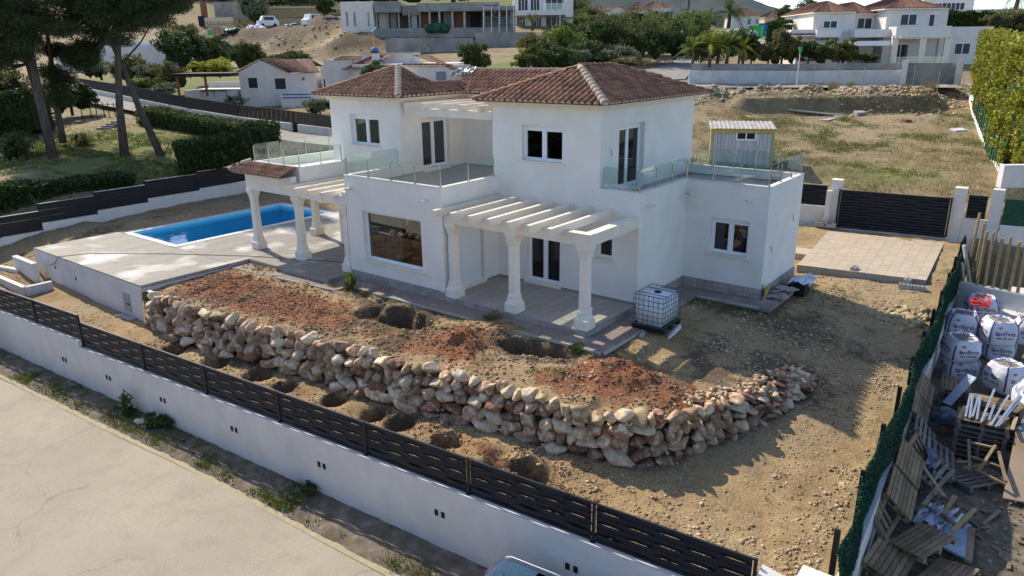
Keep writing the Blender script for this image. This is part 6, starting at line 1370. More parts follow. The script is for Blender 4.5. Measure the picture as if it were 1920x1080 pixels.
def ribbed(mb, e0, e1, t0, t1, step=.26, amp=.07):
    """barrel tiled slope between an eave e0-e1 and a top edge t0-t1"""
    e0, e1, t0, t1 = map(Vector, (e0, e1, t0, t1)); n = max(2, int((e1-e0).length/step)); nm = (e1-e0).cross(((t0+t1)/2-(e0+e1)/2)).normalized()
    if nm.z < 0: nm = -nm
    for k in range(n):
        a, b = k/n, (k+1)/n; m_ = (a+b)/2; A, B, Mx = e0.lerp(e1, a), e0.lerp(e1, b), e0.lerp(e1, m_)+nm*amp; A2, B2, M2 = t0.lerp(t1, a), t0.lerp(t1, b), t0.lerp(t1, m_)+nm*amp
        mb.add([A, B, Mx, A2, B2, M2], [(0, 2, 5, 3), (2, 1, 4, 5), (0, 1, 2)])
    return mb
glass('far_glass', (.08, .10, .12), 2.5)
# dark rooms: a pane in a far wall shows a dark inside
for k in ('dark_glass',): pass
# ---- site cabin beyond the villa
def cabin():
    B = BG('site_cabin', 1392, 318, 44, 'pale grey corrugated site cabin with ochre corner posts and a twin dark window', 'site cabin', turn=-.22)
    u0, z1 = B.lp(1338, 243); u1, z0 = B.lp(1442, 318); D = 2.6; h = z1-z0
    m = MB(); m.box(u0, u1, 0, D, z0-.3, z1-.15); B.part('wall', m, 'shed_panel')
    n = 15; w_ = (u1-u0-.2)/n
    for k in range(n): q = MB(); q.box(u0+.1+k*w_+.01, u0+.1+(k+1)*w_-.01, -.025-.012*(k % 2), -.002, z0-.2, z1-.26); B.part('wall_panel', q, 'shed_panel')
    for k in range(8): q = MB(); q.box(u1+.002, u1+.025+.012*(k % 2), .12+k*.3, .12+(k+1)*.3-.02, z0-.2, z1-.26); B.part('wall_panel', q, 'shed_panel')
    q = MB()
    for x, y in ((u0, 0), (u1, 0), (u1, D), (u0, D)): q.box(x-.07, x+.07, y-.07, y+.07, z0-.3, z1)
    B.part('corner_post', q, 'shed_yellow'); q = MB(); q.box(u0-.08, u1+.08, -.09, -.03, z1-.22, z1+.02); q.box(u1+.03, u1+.09, -.029, D+.08, z1-.22, z1+.02); B.part('roof_frame', q, 'shed_yellow')
    n = 30; rf = MB()
    for k in range(n+1):
        x = u0-.15+(u1-u0+.3)*k/n; a = .03 if k % 2 else 0; rf.v += [(x, -.2, z1+.03+a), (x, D+.2, z1+.22+a)]
    rf.f = [(2*k, 2*k+2, 2*k+3, 2*k+1) for k in range(n)]; B.part('roof', rf, 'shed_roof')
    wf = MB(); a0, b1 = B.lp(1384, 247); a1, b0 = B.lp(1414, 260); wf.box(a0-.09, a1+.09, -.07, -.04, b0-.09, b1+.09); f = B.part('window', wf, 'pvc')
    for x0_, x1_ in ((a0, (a0+a1)/2-.04), ((a0+a1)/2+.04, a1)): q = MB(); q.box(x0_, x1_, -.082, -.071, b0, b1); B.part('pane', q, 'black', f)
cabin()
# ---- grass and rubble of the empty plot
tufts('plot_grass', 6500, (-16, 12), (21, 55), .16, 'grass_blade', lambda x, y: np.clip(fbm(x*.5, y*.5, 3, 60)*2.6-.05, 0, 1), 70, lambda x, y: Hback(x, y), 7, .16, False)
tufts('plot_dry_grass', 4200, (-18, 12), (21, 60), .2, 'dry_grass', lambda x, y: np.clip(fbm(x*.4, y*.4, 3, 66)*2.4, 0, 1), 71, lambda x, y: Hback(x, y), 6, .2, False)
def garden_grass(name, n, px, py, d, ru, rv, hgt, m, seed):
    p = deep(px, py, d); r = np.random.default_rng(seed); u = r.normal(size=n)*ru; v = r.normal(size=n)*rv; x = p.x+u*RGT.x+v*FWD.x; y = p.y+u*RGT.y+v*FWD.y; k = (x < -30.5) & (fbm(x*.7, y*.7, 3, seed) > -.12); x, y = x[k], y[k]
    x = np.repeat(x, 6)+r.normal(size=len(x)*6)*.07; y = np.repeat(y, 6)+r.normal(size=len(y)*6)*.07; N = len(x); z = Hback(x, y); h = hgt*(.4+r.random(N)); a = r.uniform(0, 6.28, N); w_ = .025; la = r.uniform(0, 6.28, N); le = h*.7
    v = np.stack([np.stack([x-np.cos(a)*w_, y-np.sin(a)*w_, z-.02], -1), np.stack([x+np.cos(a)*w_, y+np.sin(a)*w_, z-.02], -1), np.stack([x+np.cos(la)*le, y+np.sin(la)*le, z+h], -1)], 1).reshape(-1, 3)
    o = bpy.data.objects.new(name, np_mesh(name, v, np.arange(len(v)).reshape(-1, 3), m, 3)); COL.objects.link(o); tag(o, kind='stuff')
garden_grass('lawn_grass', 9000, 200, 290, 47, 9, 4, .12, 'grass_blade', 21); garden_grass('lawn_dry_grass', 5000, 230, 280, 48, 10, 4, .1, 'dry_grass', 22)
def scat_back(name, n, fn, size, m, seed):
    r = np.random.default_rng(seed); x, y = fn(r, n); z = Hback(x, y); s = size*(r.random(n)**2*1.8+.3); base = np.array([(1,0,0),(0,1,0),(-1,0,0),(0,-1,0),(0,0,.8),(0,0,-.6)], float); F = np.array([(0,1,4),(1,2,4),(2,3,4),(3,0,4),(1,0,5),(2,1,5),(3,2,5),(0,3,5)])
    bv = base[None]*(1+.4*r.normal(size=(n, 6, 1)).clip(-.6, .6))*s[:, None, None]; a = r.uniform(0, 6.28, n); c, sn = np.cos(a)[:, None], np.sin(a)[:, None]
    v = np.stack([bv[..., 0]*c-bv[..., 1]*sn+x[:, None], bv[..., 0]*sn+bv[..., 1]*c+y[:, None], bv[..., 2]*.8+z[:, None]], -1).reshape(-1, 3); f = (F[None]+6*np.arange(n)[:, None, None]).reshape(-1, 3)
    o = bpy.data.objects.new(name, np_mesh(name, v, f, m, 3)); COL.objects.link(o); tag(o, kind='stuff')
def ell(px, py, d, ru, rv):
    p = deep(px, py, d)
    def fn(r, n): u = r.normal(size=n)*ru; v = r.normal(size=n)*rv; return p.x+u*RGT.x+v*FWD.x, p.y+u*RGT.y+v*FWD.y
    return fn
scat_back('plot_stones', 4200, ell(1620, 270, 49, 7, 7), .05, 'pebble', 5); scat_back('rubble', 3800, ell(1560, 172, 63, 7, 1.2), .11, 'field_rock', 6); scat_back('rubble', 900, ell(1350, 172, 64, 3, 1.), .16, 'field_rock', 7); scat_back('rubble', 800, ell(1720, 180, 61, 3.5, 1.6), .13, 'rock', 8)
scat_back('mound_stones', 1500, ell(600, 90, 112, 18, 6), .16, 'field_rock', 9)
B = BG('concrete_strip', 1440, 222, 56, 'pale concrete footing strips poured in the empty plot', 'footing')
for (a, b, c, d) in (((1395, 229), (1460, 209), 54, 59), ((1545, 222), (1575, 216), 56, 58), ((1480, 207), (1590, 208), 60, 59)):
    p, q_ = deep(*a, c), deep(*b, d); p.z = zb(p.x, p.y)-.0; q_.z = zb(q_.x, q_.y)-.0; m = MB(); m.bar(p, q_, .7, .12); part('strip', m, 'concrete', B.root) if False else None
    m2 = MB(); m2.bar(p, q_, .7, .12); o = part('footing', m2, 'coping', None); bpy.data.objects.remove(o); L2W = Matrix.Translation(B.O)@Matrix.Rotation(VIEW, 4, 'Z'); inv = L2W.inverted(); m2.v = [tuple(inv@Vector(v)) for v in m2.v]; B.part('footing', m2, 'concrete')
for (px, py, d, sz, m_, lb, cat) in ((1612, 212, 58, (.9, .5, .35), 'concrete', 'small grey trough lying in the empty plot', 'trough'), (1407, 204, 59, (1.3, .7, .08), 'cardboard', 'orange board lying by the trench of the plot', 'board'), (1700, 224, 55, (.6, .4, .2), 'brick_red', 'small reddish block in the grass of the plot', 'block'), (1798, 242, 52, (1.1, .5, .1), 'cloth_white', 'white scrap of sheet near the hedge wall', 'sheet')):
    p = deep(px, py, d); p.z = zb(p.x, p.y); q = MB(); q.obox(Matrix.Translation(p+Vector((0,0,sz[2]/2)))@Matrix.Rotation(VIEW+.3, 4, 'Z')@Matrix.Rotation(.2, 4, 'X'), *sz); tag(part(cat.replace(' ', '_'), q, m_), lb, cat)
# ---- far street wall on the right with lamp post and wire fence
def path_wall(name, pts_, label, cat, m, w_, base=-.6, group=None, extra=()):
    """pts_: (px, py_top, depth); height below the top"""
    P_ = [deep(a, b, c) for a, b, c, h in pts_]; root = thing(name, P_[0], label, cat, group)
    q = MB()
    for i in range(len(P_)-1):
        a, b = P_[i], P_[i+1]; ha, hb = pts_[i][3], pts_[i+1][3]; d = (b-a); d.z = 0; d.normalize(); N_ = Vector((d.y, -d.x, 0))*w_/2
        if N_.dot(CAMV-a) < 0: N_ = -N_
        q.add([a+N_, b+N_, b-N_, a-N_, a+N_-Vector((0,0,ha)), b+N_-Vector((0,0,hb)), b-N_-Vector((0,0,hb)), a-N_-Vector((0,0,ha))], [(0,1,2,3),(0,4,5,1),(1,5,6,2),(2,6,7,3),(3,7,4,0)])
    part('wall', q, m, root); return root
wr = path_wall('far_street_wall', [(1292, 132, 71.5, 1.9), (1500, 133, 70, 1.9), (1694, 131, 67.5, 1.9)], 'long low white wall with a grey block top along the far street', 'wall', 'old_white', .3)
q = MB(); a, b, c = deep(1297, 119, 71.7), deep(1500, 120, 70.2), deep(1690, 118, 67.7); q.add([*[p+FWD*k for p in (a, b, c) for k in (0,)], *[p-Vector((0,0,.78)) for p in (a, b, c)], *[p+FWD*.2 for p in (a, b, c)]], [(0,3,4,1),(1,4,5,2),(0,1,7,6),(1,2,8,7)]); part('block_course', q, 'grey_concrete', wr)
for k, (px, top, h) in enumerate(((1699, 113, 2.4), (1802, 113, 2.4))):
    p = deep(px, top, 67-k*1.3); q = MB(); q.box(p.x-.25, p.x+.25, p.y-.25, p.y+.25, p.z-h, p.z); part('pillar', q, 'wall_white', wr)
path_wall('slatted_gate', [(1704, 118, 67, 2.1), (1796, 118, 66, 2.1)], 'long grey slatted gate between two white pillars across the far street', 'gate', 'grey_concrete', .1)
def pole_at(px, py, d, h, r, m, label, cat, name, head=None):
    p = deep(px, py, d); root = thing(name, p, label, cat); q = MB(); q.tube([p-Vector((0,0,.3)), p+Vector((0,0,h))], [r, r*.7], 8); part('pole', q, m, root)
    if head: q = MB(); q.tube([p+Vector((0,0,h)), p+Vector((0,0,h+.12)), p+Vector((0,0,h+.5))], [.03, .12, .16], 10); part('head', q, head, root)
    return root
pole_at(1494, 158, 64, 2.6, .07, 'coping', 'white street lamp post with green head before the far street wall', 'street lamp', 'street_lamp', 'green_plastic')
pole_at(1311, 125, 70, 1.0, .04, 'concrete', 'thin pole at the left end of the far street wall', 'pole', 'pole')
pole_at(1085, 60, 125, 5.0, .12, 'bark', 'tall dark utility pole behind the thicket, left of the white houses', 'pole', 'utility_pole')
pole_at(1235, 48, 150, 6.0, .12, 'concrete', 'thin pale utility pole beside the white houses near the mountain', 'pole', 'utility_pole')
pole_at(1050, 50, 100, 2.6, .06, 'coping', 'slim white pole at the edge of the thicket', 'pole', 'utility_pole')
wf = thing('wire_fence', deep(1500, 160, 64), 'thin wire fence on slender posts along the far edge of the plot', 'fence')
prev = None
for k in range(11):
    px = 1335+k*47; p = deep(px, 163, 63.5-.3*k*.4); p.z = zb(p.x, p.y); q = MB(); q.tube([p-Vector((0,0,.2)), p+Vector((0,0,1.9))], .03, 5); part('post', q, 'concrete', wf)
    if prev is not None:
        for z in (.3, .9, 1.5, 1.85): q = MB(); q.tube([prev+Vector((0,0,z)), p+Vector((0,0,z))], .008, 4); part('wire', q, 'concrete', wf)
    prev = p.copy()
def bushy(name, px, py, d, ru, rv, h, m, label, cat, group=None, n=1500, size=.12, core=True, lift=0., dist=1.):
    """a bush whose foot is at the picture point; ru: half width, h: height"""
    p = deep(px, py, d); root = thing(name, p, label, cat, group); r = np.random.default_rng(abs(hash((px, py))) % 2**31 if False else int(px*13+py*7))
    lobes = [(r.uniform(-.5, .5), r.uniform(-.5, .5), r.uniform(.35, .8), r.uniform(.38, .62)) for _ in range(9)]+[(0, 0, .3, .6)]
    c = []
    for lx, ly, lz, lr in lobes:
        for i in range(9):
            v = r.normal(size=3); v /= np.linalg.norm(v); v[2] = abs(v[2])*.9-.15; q_ = lr*(.72+.28*r.random())
            c.append((p.x+(RGT.x*(lx+v[0]*q_)*ru+FWD.x*(ly+v[1]*q_)*rv), p.y+(RGT.y*(lx+v[0]*q_)*ru+FWD.y*(ly+v[1]*q_)*rv), p.z+lift+max(.04, (lz+v[2]*q_*.9-.12))*(h-lift)*.92))
    leaf_obj('foliage', leaves(c, int(n*1.9), (ru*.19, ru*.19, h*.10), size*1.15, r), m, root)
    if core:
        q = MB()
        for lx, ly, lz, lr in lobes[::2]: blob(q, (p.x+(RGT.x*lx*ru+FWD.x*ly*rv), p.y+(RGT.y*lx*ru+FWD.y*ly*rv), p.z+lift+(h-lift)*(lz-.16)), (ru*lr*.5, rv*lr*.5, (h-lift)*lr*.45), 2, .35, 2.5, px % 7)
        part('dark_core', q, 'bush_core', root)  # solid dark core filling the bush in place of inner shade
    q = MB(); q.tube([p-Vector((0,0,.3)), p+Vector((.05,0,(lift or h*.3)+.2))], max(.03, ru*.06), 6); part('trunk', q, 'bark', root); return root
for k, (px, w_) in enumerate(((1361, .35), (1410, .3), (1515, .45), (1537, .5), (1563, .9), (1595, .6), (1668, .8), (1700, .7), (1745, 1.1))):
    p = deep(px, 160, 63.8); p.z = zb(p.x, p.y)-.05; root = thing('dry_grass_clump', p, 'straw coloured grass clump by the wire fence, number %s from the left' % ('one', 'two', 'three', 'four', 'five', 'six', 'seven', 'eight', 'nine')[k] if False else ['small dark clump of grass near the left end of the wire fence', 'thin grass clump second along the wire fence', 'low dry clump just right of the street lamp', 'round dry clump a little right of the lamp', 'big straw coloured clump right of the lamp', 'small clump between the two big straw clumps', 'straw clump left of the biggest one', 'straw clump beside the biggest one', 'biggest straw coloured grass clump near the hedge wall'][k], 'grass clump', 'dry grass clumps by the wire fence')
    n = 260; a = nr.uniform(0, 6.28, n); r = nr.random(n)*w_*.4; h_ = w_*(.7+.5*nr.random(n)); x = p.x+np.cos(a)*r; y = p.y+np.sin(a)*r; x2 = x+np.cos(a)*w_*.5*nr.random(n); y2 = y+np.sin(a)*w_*.5*nr.random(n); z = np.full(n, p.z)
    v = np.stack([np.stack([x-.02, y, z], -1), np.stack([x+.02, y, z], -1), np.stack([x2, y2, z+h_], -1)], 1).reshape(-1, 3)-np.array(p); o = bpy.data.objects.new('blades', np_mesh('blades', v, np.arange(len(v)).reshape(-1, 3), 'dry_grass', 3)); COL.objects.link(o); o.parent = root
# ---- tall clipped cypress hedge on the right, on its white wall
hw = path_wall('hedge_wall', [(1819, 158, 66, 1.2), (1828, 210, 57, 1.1), (1845, 250, 49.5, 1.1), (1864, 300, 44, 1.2), (1892, 310, 40.5, 1.9), (1898, 322, 38.5, 2.2)], 'low whitewashed wall carrying the tall cypress hedge beside the plot', 'wall', 'wall_white', .35)
gm = thing('green_mesh_fence', deep(1860, 240, 50), 'dark green mesh fence between wall and cypress hedge', 'fence')
mp_ = [(1828, 178, 57.5, 1.6), (1846, 205, 50, 1.9), (1862, 245, 44.3, 2.4), (1890, 262, 40.8, 2.2)]
for (a, b, c, h), (a2, b2, c2, h2_) in zip(mp_[:-1], mp_[1:]):
    p, q_ = deep(a, b, c), deep(a2, b2, c2)
    for k in range(6):
        s_ = p.lerp(q_, k/6); m = MB(); m.box(s_.x-.04, s_.x+.04, s_.y-.04, s_.y+.04, s_.z-h, s_.z); part('post', m, 'artificial_green', gm)
    m = MB(); m.add([p, q_, q_-Vector((0,0,h2_)), p-Vector((0,0,h))], [(0,1,2,3)]); part('mesh', m, 'artificial_green', gm)
HG = [(1842, 62, 64, 150), (1850, 66, 58, 190), (1868, 72, 51, 225), (1886, 78, 45.5, 265), (1905, 84, 41.5, 300), (1950, 80, 38, 340)]
for k in range(10):
    t_ = k/9*(len(HG)-1); i = min(len(HG)-2, int(t_)); f = t_-i; a, b = HG[i], HG[i+1]; px = a[0]+(b[0]-a[0])*f; top = a[1]+(b[1]-a[1])*f; d = a[2]+(b[2]-a[2])*f; bot = a[3]+(b[3]-a[3])*f
    pt_, pb_ = deep(px, top, d), deep(px+4, bot, d); h = pt_.z-pb_.z; c0 = Vector((pt_.x+.9, pt_.y, pb_.z)); rr = 1.35
    root = thing('cypress', c0, ['farthest', 'second farthest', 'third farthest', 'fourth farthest', 'fifth', 'sixth', 'seventh', 'eighth', 'second nearest', 'nearest'][k]+' yellow green cypress of the tall clipped hedge on the right', 'cypress', 'cypresses of the tall hedge')
    r = np.random.default_rng(100+k); cs = []
    for j in range(46):
        a_ = r.uniform(0, 6.28); z_ = r.random(); q_ = rr*(.75+.3*r.random())*(1-.15*z_-.5*max(0, z_-.85)); cs.append((c0.x+math.cos(a_)*q_*.8, c0.y+math.sin(a_)*q_, c0.z+z_*h*.97))
    v = np.concatenate([leaves(cs, 7500, (.34, .34, .5), .095, r, aspect=.45), leaves([(c0.x, c0.y, c0.z+h*j/12) for j in range(13)], 2600, (rr*.95, rr*.95, .5), .12, r)]); leaf_obj('foliage', v, 'cypress_leaf', root)
    q = MB(); blob(q, (c0.x, c0.y, c0.z+h*.48), (rr*.66, rr*.8, h*.46), 2, .2, 1.8, k); q.sm = True; part('dark_core', q, 'hedge_leaf', root); q = MB(); q.tube([(c0.x, c0.y, c0.z-.6), (c0.x, c0.y, c0.z+h*.6)], .1, 6); part('trunk', q, 'bark', root)  # solid dark core added inside the leaves to block light
B = BG('corner_wall', 1905, 345, 37.5, 'whitewashed wall end with stone foot below the cypress hedge', 'wall'); B.b('wall', 1884, 310, 1935, 352, 0, .4, 'wall_white'); B.b('stone_foot', 1884, 353, 1935, 368, -.05, .38, 'ochre_rock', drop=.6)
# ---- big white house above the far street
H = BG('white_house', 1660, 124, 82, 'large white two storey house with brown tiled roof above the far street', 'house')
b_ = H.b
b_('wall', 1527, 24, 1592, 124, 0, 9, 'wall_white', 1.5); b_('wall', 1592.5, 26, 1659, 124, 2.2, 9, 'wall_white', 1.5); b_('wall', 1659.5, 17, 1757, 124, -.6, 8.4, 'wall_white', 1.5)
b_('lower_wall', 1500, 55, 1526.5, 124, .5, 8, 'wall_white', 1.5); b_('lower_wall', 1592.5, 56, 1662, 70, -1.4, 2.15, 'wall_white'); b_('lower_wall', 1757.5, 51, 1843, 124, -.8, 8, 'wall_white', 1.5); b_('parapet', 1659.5, 51, 1757, 68, -2.6, -.65, 'wall_white'); b_('balcony', 1524, 56, 1568, 70, -1.2, -.05, 'wall_white')
b_('parapet', 1480, 56, 1526, 66, -.6, .45, 'wall_white'); b_('porch_beam', 1650, 68, 1757, 73, -2.9, -2.62, 'cream')
for px in (1650, 1700, 1745): b_('column', px, 73, px+4, 124, -2.9, -2.62, 'cream', 1)
for px in range(1652, 1756, 9): b_('rafter', px, 70, px+2.2, 72, -3.3, -2.91, 'cream')
for px in (1531, 1540, 1549, 1558): b_('corbel', px, 72, px+5, 75, -.5, -.02, 'grey_concrete')
for a in ((1545,40,1568,52,0,2), (1626,33,1650,52,2.2,2), (1592.6,32,1598,53,2.2,1), (1685,28,1711,47,-.6,2), (1738,28,1744,50,-.6,1), (1784,82,1808,101,-.8,2), (1671,84,1693,117,-.6,2)): H.win(*a)
b_('awning', 1570, 78, 1640, 86, -3.4, -1.0, 'pvc'); b_('awning', 1490, 82, 1560, 91, -3.0, -.5, 'curtain'); b_('glazed_door', 1593, 88, 1625, 110, -1.2, -.9, 'dark_glass'); b_('porch_glass', 1650, 106, 1740, 118, -3.0, -2.97, 'rail_glass')
m = MB(); u = lambda px, py: H.lp(px, py)
def tiled(Hh, name, m_, *qs):
    mb = MB()
    for q_ in qs: ribbed(mb, *q_, step=.32, amp=.09)
    return Hh.part(name, mb, m_)
def P3(Hh, px, py, y): a, z = Hh.lp(px, py); return (a, y, z)
e = lambda px, py, y: P3(H, px, py, y)
zt_ = lambda z, k: z+k
def hiproof(Hh, px0, px1, pye, y0, y1, rise, m_='old_tile', over=.5, name='roof'):
    u0, z = Hh.lp(px0, pye); u1, _ = Hh.lp(px1, pye); h_ = min((u1-u0)/2, (y1-y0)/2)*.999; z1 = z+rise; mb = MB(); y0 -= over; y1 += over
    cx0, cx1 = u0+h_, u1-h_; cy0, cy1 = y0+h_, y1-h_
    ribbed(mb, (u0,y0,z), (u1,y0,z), (cx0,cy0,z1), (cx1,cy0,z1)); ribbed(mb, (u1,y0,z), (u1,y1,z), (cx1,cy0,z1), (cx1,cy1,z1)); ribbed(mb, (u0,y1,z), (u0,y0,z), (cx0,cy1,z1), (cx0,cy0,z1)); ribbed(mb, (u1,y1,z), (u0,y1,z), (cx1,cy1,z1), (cx0,cy1,z1))
    o = Hh.part(name, mb, m_); q_ = MB(); q_.box(u0+.03, u1-.03, y0+.03, y1-.03, z-.14, z-.02); Hh.part('eave', q_, 'cream', o); return o
hiproof(H, 1522, 1602, 22.5, 0, 9, 1.2, 'old_tile'); hiproof(H, 1650, 1767, 16.5, -.6, 8.4, 1.35, 'old_tile'); hiproof(H, 1590, 1665, 24, 2.2, 9, 1.3, 'old_tile')
hiproof(H, 1479, 1524, 66, -.4, 3, .5, 'old_tile')
# ---- houses further up the hill
def small_house(px0, px1, pye, pyb, d, rise, label, m_='old_tile', D=6, wins=(), turn=0, wall_m='wall_white', group=None):
    Hh = BG('hill_house', (px0+px1)/2, pyb, d, label, 'house', group, turn); Hh.b('wall', px0+2, pye, px1-2, pyb, 0, D, wall_m, 2); hiproof(Hh, px0, px1, pye, 0, D, rise, m_)
    for w_ in wins: Hh.win(*w_, 0, 2)
    return Hh
g2_ = 'white houses up the hill'
def gable_house(px0, px1, pya, pye, pyb, d, label, D=8, side_=1, roof='old_tile', wins=(), turn=0.):
    Hh = BG('hill_house', (px0+px1)/2, pyb, d, label, 'house', None, turn); u0, ze = Hh.lp(px0, pye); u1, _ = Hh.lp(px1, pye); _, za = Hh.lp(px0, pya); _, z0 = Hh.lp(px0, pyb); xm_ = (u0+u1)/2
    m = MB(); m.add([(u0,0,z0-2),(u1,0,z0-2),(u1,0,ze),(xm_,0,za),(u0,0,ze),(u0,D,z0-2),(u1,D,z0-2),(u1,D,ze),(xm_,D,za),(u0,D,ze)], [(0,1,2,3,4),(9,8,7,6,5),(1,6,7,2),(5,0,4,9)]); Hh.part('wall', m, 'wall_white')
    m = MB(); ov = .25; ribbed(m, (u1+ov,-ov,ze-ov*.4), (u1+ov,D+ov,ze-ov*.4), (xm_,-ov,za+.06), (xm_,D+ov,za+.06)); ribbed(m, (u0-ov,D+ov,ze-ov*.4), (u0-ov,-ov,ze-ov*.4), (xm_,D+ov,za+.06), (xm_,-ov,za+.06)); Hh.part('roof', m, roof)
    for w_ in wins: Hh.win(*w_, 0, 1)
    return Hh
fh = gable_house(1140, 1180, 13, 21, 46, 168, 'white gabled house among bushes near the mountain, left volume', 14, turn=.25)
fh2 = small_house(1176, 1226, 20, 46, 166, 1.9, 'white house with brown roof and two dark windows near the mountain', wins=((1201,27,1206,38), (1214,27,1220,38)))
small_house(1205, 1258, 15, 40, 182, 1.6, 'white house with a second brown roof behind the one with two windows')
fh4 = small_house(1370, 1425, 30, 50, 175, 1.8, 'white house with reddish roof beside the palm', wins=((1402,36,1407,46), (1417,36,1421,44)))
small_house(1432, 1475, 33, 50, 190, 1.6, 'cream house half hidden left of the dark green tree', wall_m='balustrade')
TR = BG('hilltop_house', 1810, 52, 128, 'white modern house at the top right with glazed veranda and balustraded terrace', 'house'); TR.b('wall', 1757, -8, 1850, 20, 4, 12, 'wall_white', 3); TR.b('wall', 1735, -20, 1770, 14, 6, 12, 'wall_white', 2)
TR.win(1792, 3, 1832, 18, 4, 5); TR.win(1762, 4, 1788, 19, 4, 4); TR.b('terrace', 1757, 28, 1935, 52, 0, 3.9, 'wall_white', 3)
bal = MB(); 
for k in range(62): px = 1759+k*2.8; TR.box(bal, px, 20, px+1.2, 28, 0, .25)
TR.part('balusters', bal, 'wall_white', kind='stuff'); TR.b('handrail', 1757, 18.5, 1935, 20.5, -.05, .3, 'wall_white')
# ---- modern white house and the concrete shell under construction
MH = BG('modern_house', 1020, 52, 128, 'white flat roofed modern house with big glass fronts and a long balcony', 'house'); MH.b('wall', 962, -30, 1075, 52, 2.5, 14, 'wall_white', 4); MH.b('balcony_slab', 957, 20, 1060, 28, -.5, 2.45, 'wall_white'); MH.b('side_wall', 1060.5, -30, 1074, 32, -.5, 2.45, 'wall_white'); MH.b('balcony_glass', 1018, 6, 1059, 20, -.45, -.38, 'rail_glass')
for a in ((972, -6, 990, 19), (996, -6, 1012, 19), (1025, -6, 1056, 17), (970, 30, 985, 50), (1002, 31, 1016, 50), (1025, 30, 1056, 50)): MH.win(*a, 2.5, 3)
CN = BG('building_shell', 800, 74, 110, 'flat roofed grey concrete house under construction with a finished white left block', 'building'); c_ = CN.b
c_('white_block', 640, 4, 704, 56, -1, 9, 'wall_white', 2)
for px in (651, 665, 691): c_('slit_window', px, 23, px+5, 50, -1.06, -1.003, 'grey_concrete')
c_('roof_slab', 704.5, 4, 752, 24, -1.5, 8, 'grey_concrete'); c_('roof_slab', 752.5, 10, 790, 28, .5, 8, 'grey_concrete'); c_('roof_slab', 785, 8, 906, 22, -2.5, 8, 'grey_concrete'); c_('roof_slab', 906.5, 14, 966, 22, -3.5, 8, 'grey_concrete'); c_('roof_slab', 840, 3, 935, 8, 2, 8, 'grey_concrete'); c_('white_roof', 748, 8, 786, 11, 1, 7, 'wall_white')
c_('floor_slab', 700, 55, 966, 62, -3, 8, 'grey_concrete', .6); c_('back_wall', 704, 22, 966, 60, 5.5, 6, 'grey_concrete', 1)
for px in (704, 725, 745, 765, 785, 806, 824, 848, 870, 906, 935, 957): c_('pillar', px, 20, px+5, 60, 0 if px < 800 else -2.2, .5 if px < 800 else -1.7, 'concrete', .5)
for a in ((707, 24, 724, 58, 'cream'), (729, 24, 742, 58, 'concrete'), (769, 26, 781, 58, 'coping'), (788, 24, 803, 60, 'brick_red'), (830, 22, 846, 58, 'grey_concrete'), (880, 22, 902, 58, 'brown_panel'), (852, 22, 868, 58, 'brick_red')): c_('partition', a[0], a[1], a[2], a[3], 1.2, 1.5, a[4])
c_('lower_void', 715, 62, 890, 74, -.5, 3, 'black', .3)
for k in range(5): q = MB(); blob(q, (CN.lp(812+k*6, 54)[0], -3.2, CN.lp(812, 54)[1]), (.9, .6, .7), 2, .2, 2, k); CN.part('sack_pile', q, 'artificial_green')
sc = BG('scaffold', 935, 75, 108, 'metal scaffold standing against the right end of the concrete shell', 'scaffold'); q = MB()
for px in (907, 922, 936, 950, 963):
    for y in (-1.5, -.6): a = sc.lp(px, 75); b = sc.lp(px, 12); q.tube([(a[0], y, a[1]-.8), (b[0], y, b[1])], .06, 5)
for py in (20, 34, 46, 62):
    for y in (-1.5, -.6): a = sc.lp(905, py); b = sc.lp(966, py); q.tube([(a[0], y, a[1]), (b[0], y, b[1])], .05, 5)
a = sc.lp(922, 34); b = sc.lp(936, 12); q.tube([(a[0], -1.55, a[1]), (b[0], -1.55, b[1])], .04, 4); sc.part('tubes', q, 'steel')
rwx = BG('site_retaining_wall', 810, 96, 100, 'long grey retaining wall below the concrete shell', 'wall'); rwx.b('wall', 722, 72, 800, 88, 0, .5, 'grey_concrete', 2); rwx.b('wall', 800.5, 72, 888, 96, .2, .6, 'grey_concrete', 2); rwx.b('wall', 888.5, 60, 1005, 78, 4, 4.5, 'grey_concrete', 3)
# ---- terraces with balustrades up on the left
ST = BG('terraced_garden_wall', 520, 60, 150, 'terraced ochre stone garden walls with cream balustrades on the hill', 'wall'); ST.b('wall', 450, 15, 640, 34, 8, 9, 'ochre_rock', 2); ST.b('wall', 375, 0, 470, 30, 7, 8.5, 'grey_concrete', 1); ST.b('wall', 440, 34, 640, 62, 3, 4, 'ochre_rock', 3); ST.b('wall', 372, 33, 440, 62, 0, 3, 'pale_rock', 2)
q = MB()
for k in range(50): px = 455+k*3.7; ST.box(q, px, 9 if k > 8 else 5+k*.5, px+1.8, 16, 7.9, 8.2)
ST.part('balusters', q, 'balustrade', kind='stuff'); ST.b('handrail', 452, 8, 640, 10, 7.8, 8.3, 'balustrade')
for k in range(12):
    for j in range(3):
        q = MB(); a = ST.lp(388+k*4.4+(j % 2)*2, 58-j*7.5); blob(q, (a[0], -.1, a[1]), (.27*1.0, .4, .36), 1, .2, 2, k+j); ST.part('stone', q, 'pale_rock')
ST.b('house_corner', 370, 0, 380, 62, 1, 4, 'brick_red', 1); ST.b('doorway', 371, 30, 386, 60, -.1, .9, 'black')
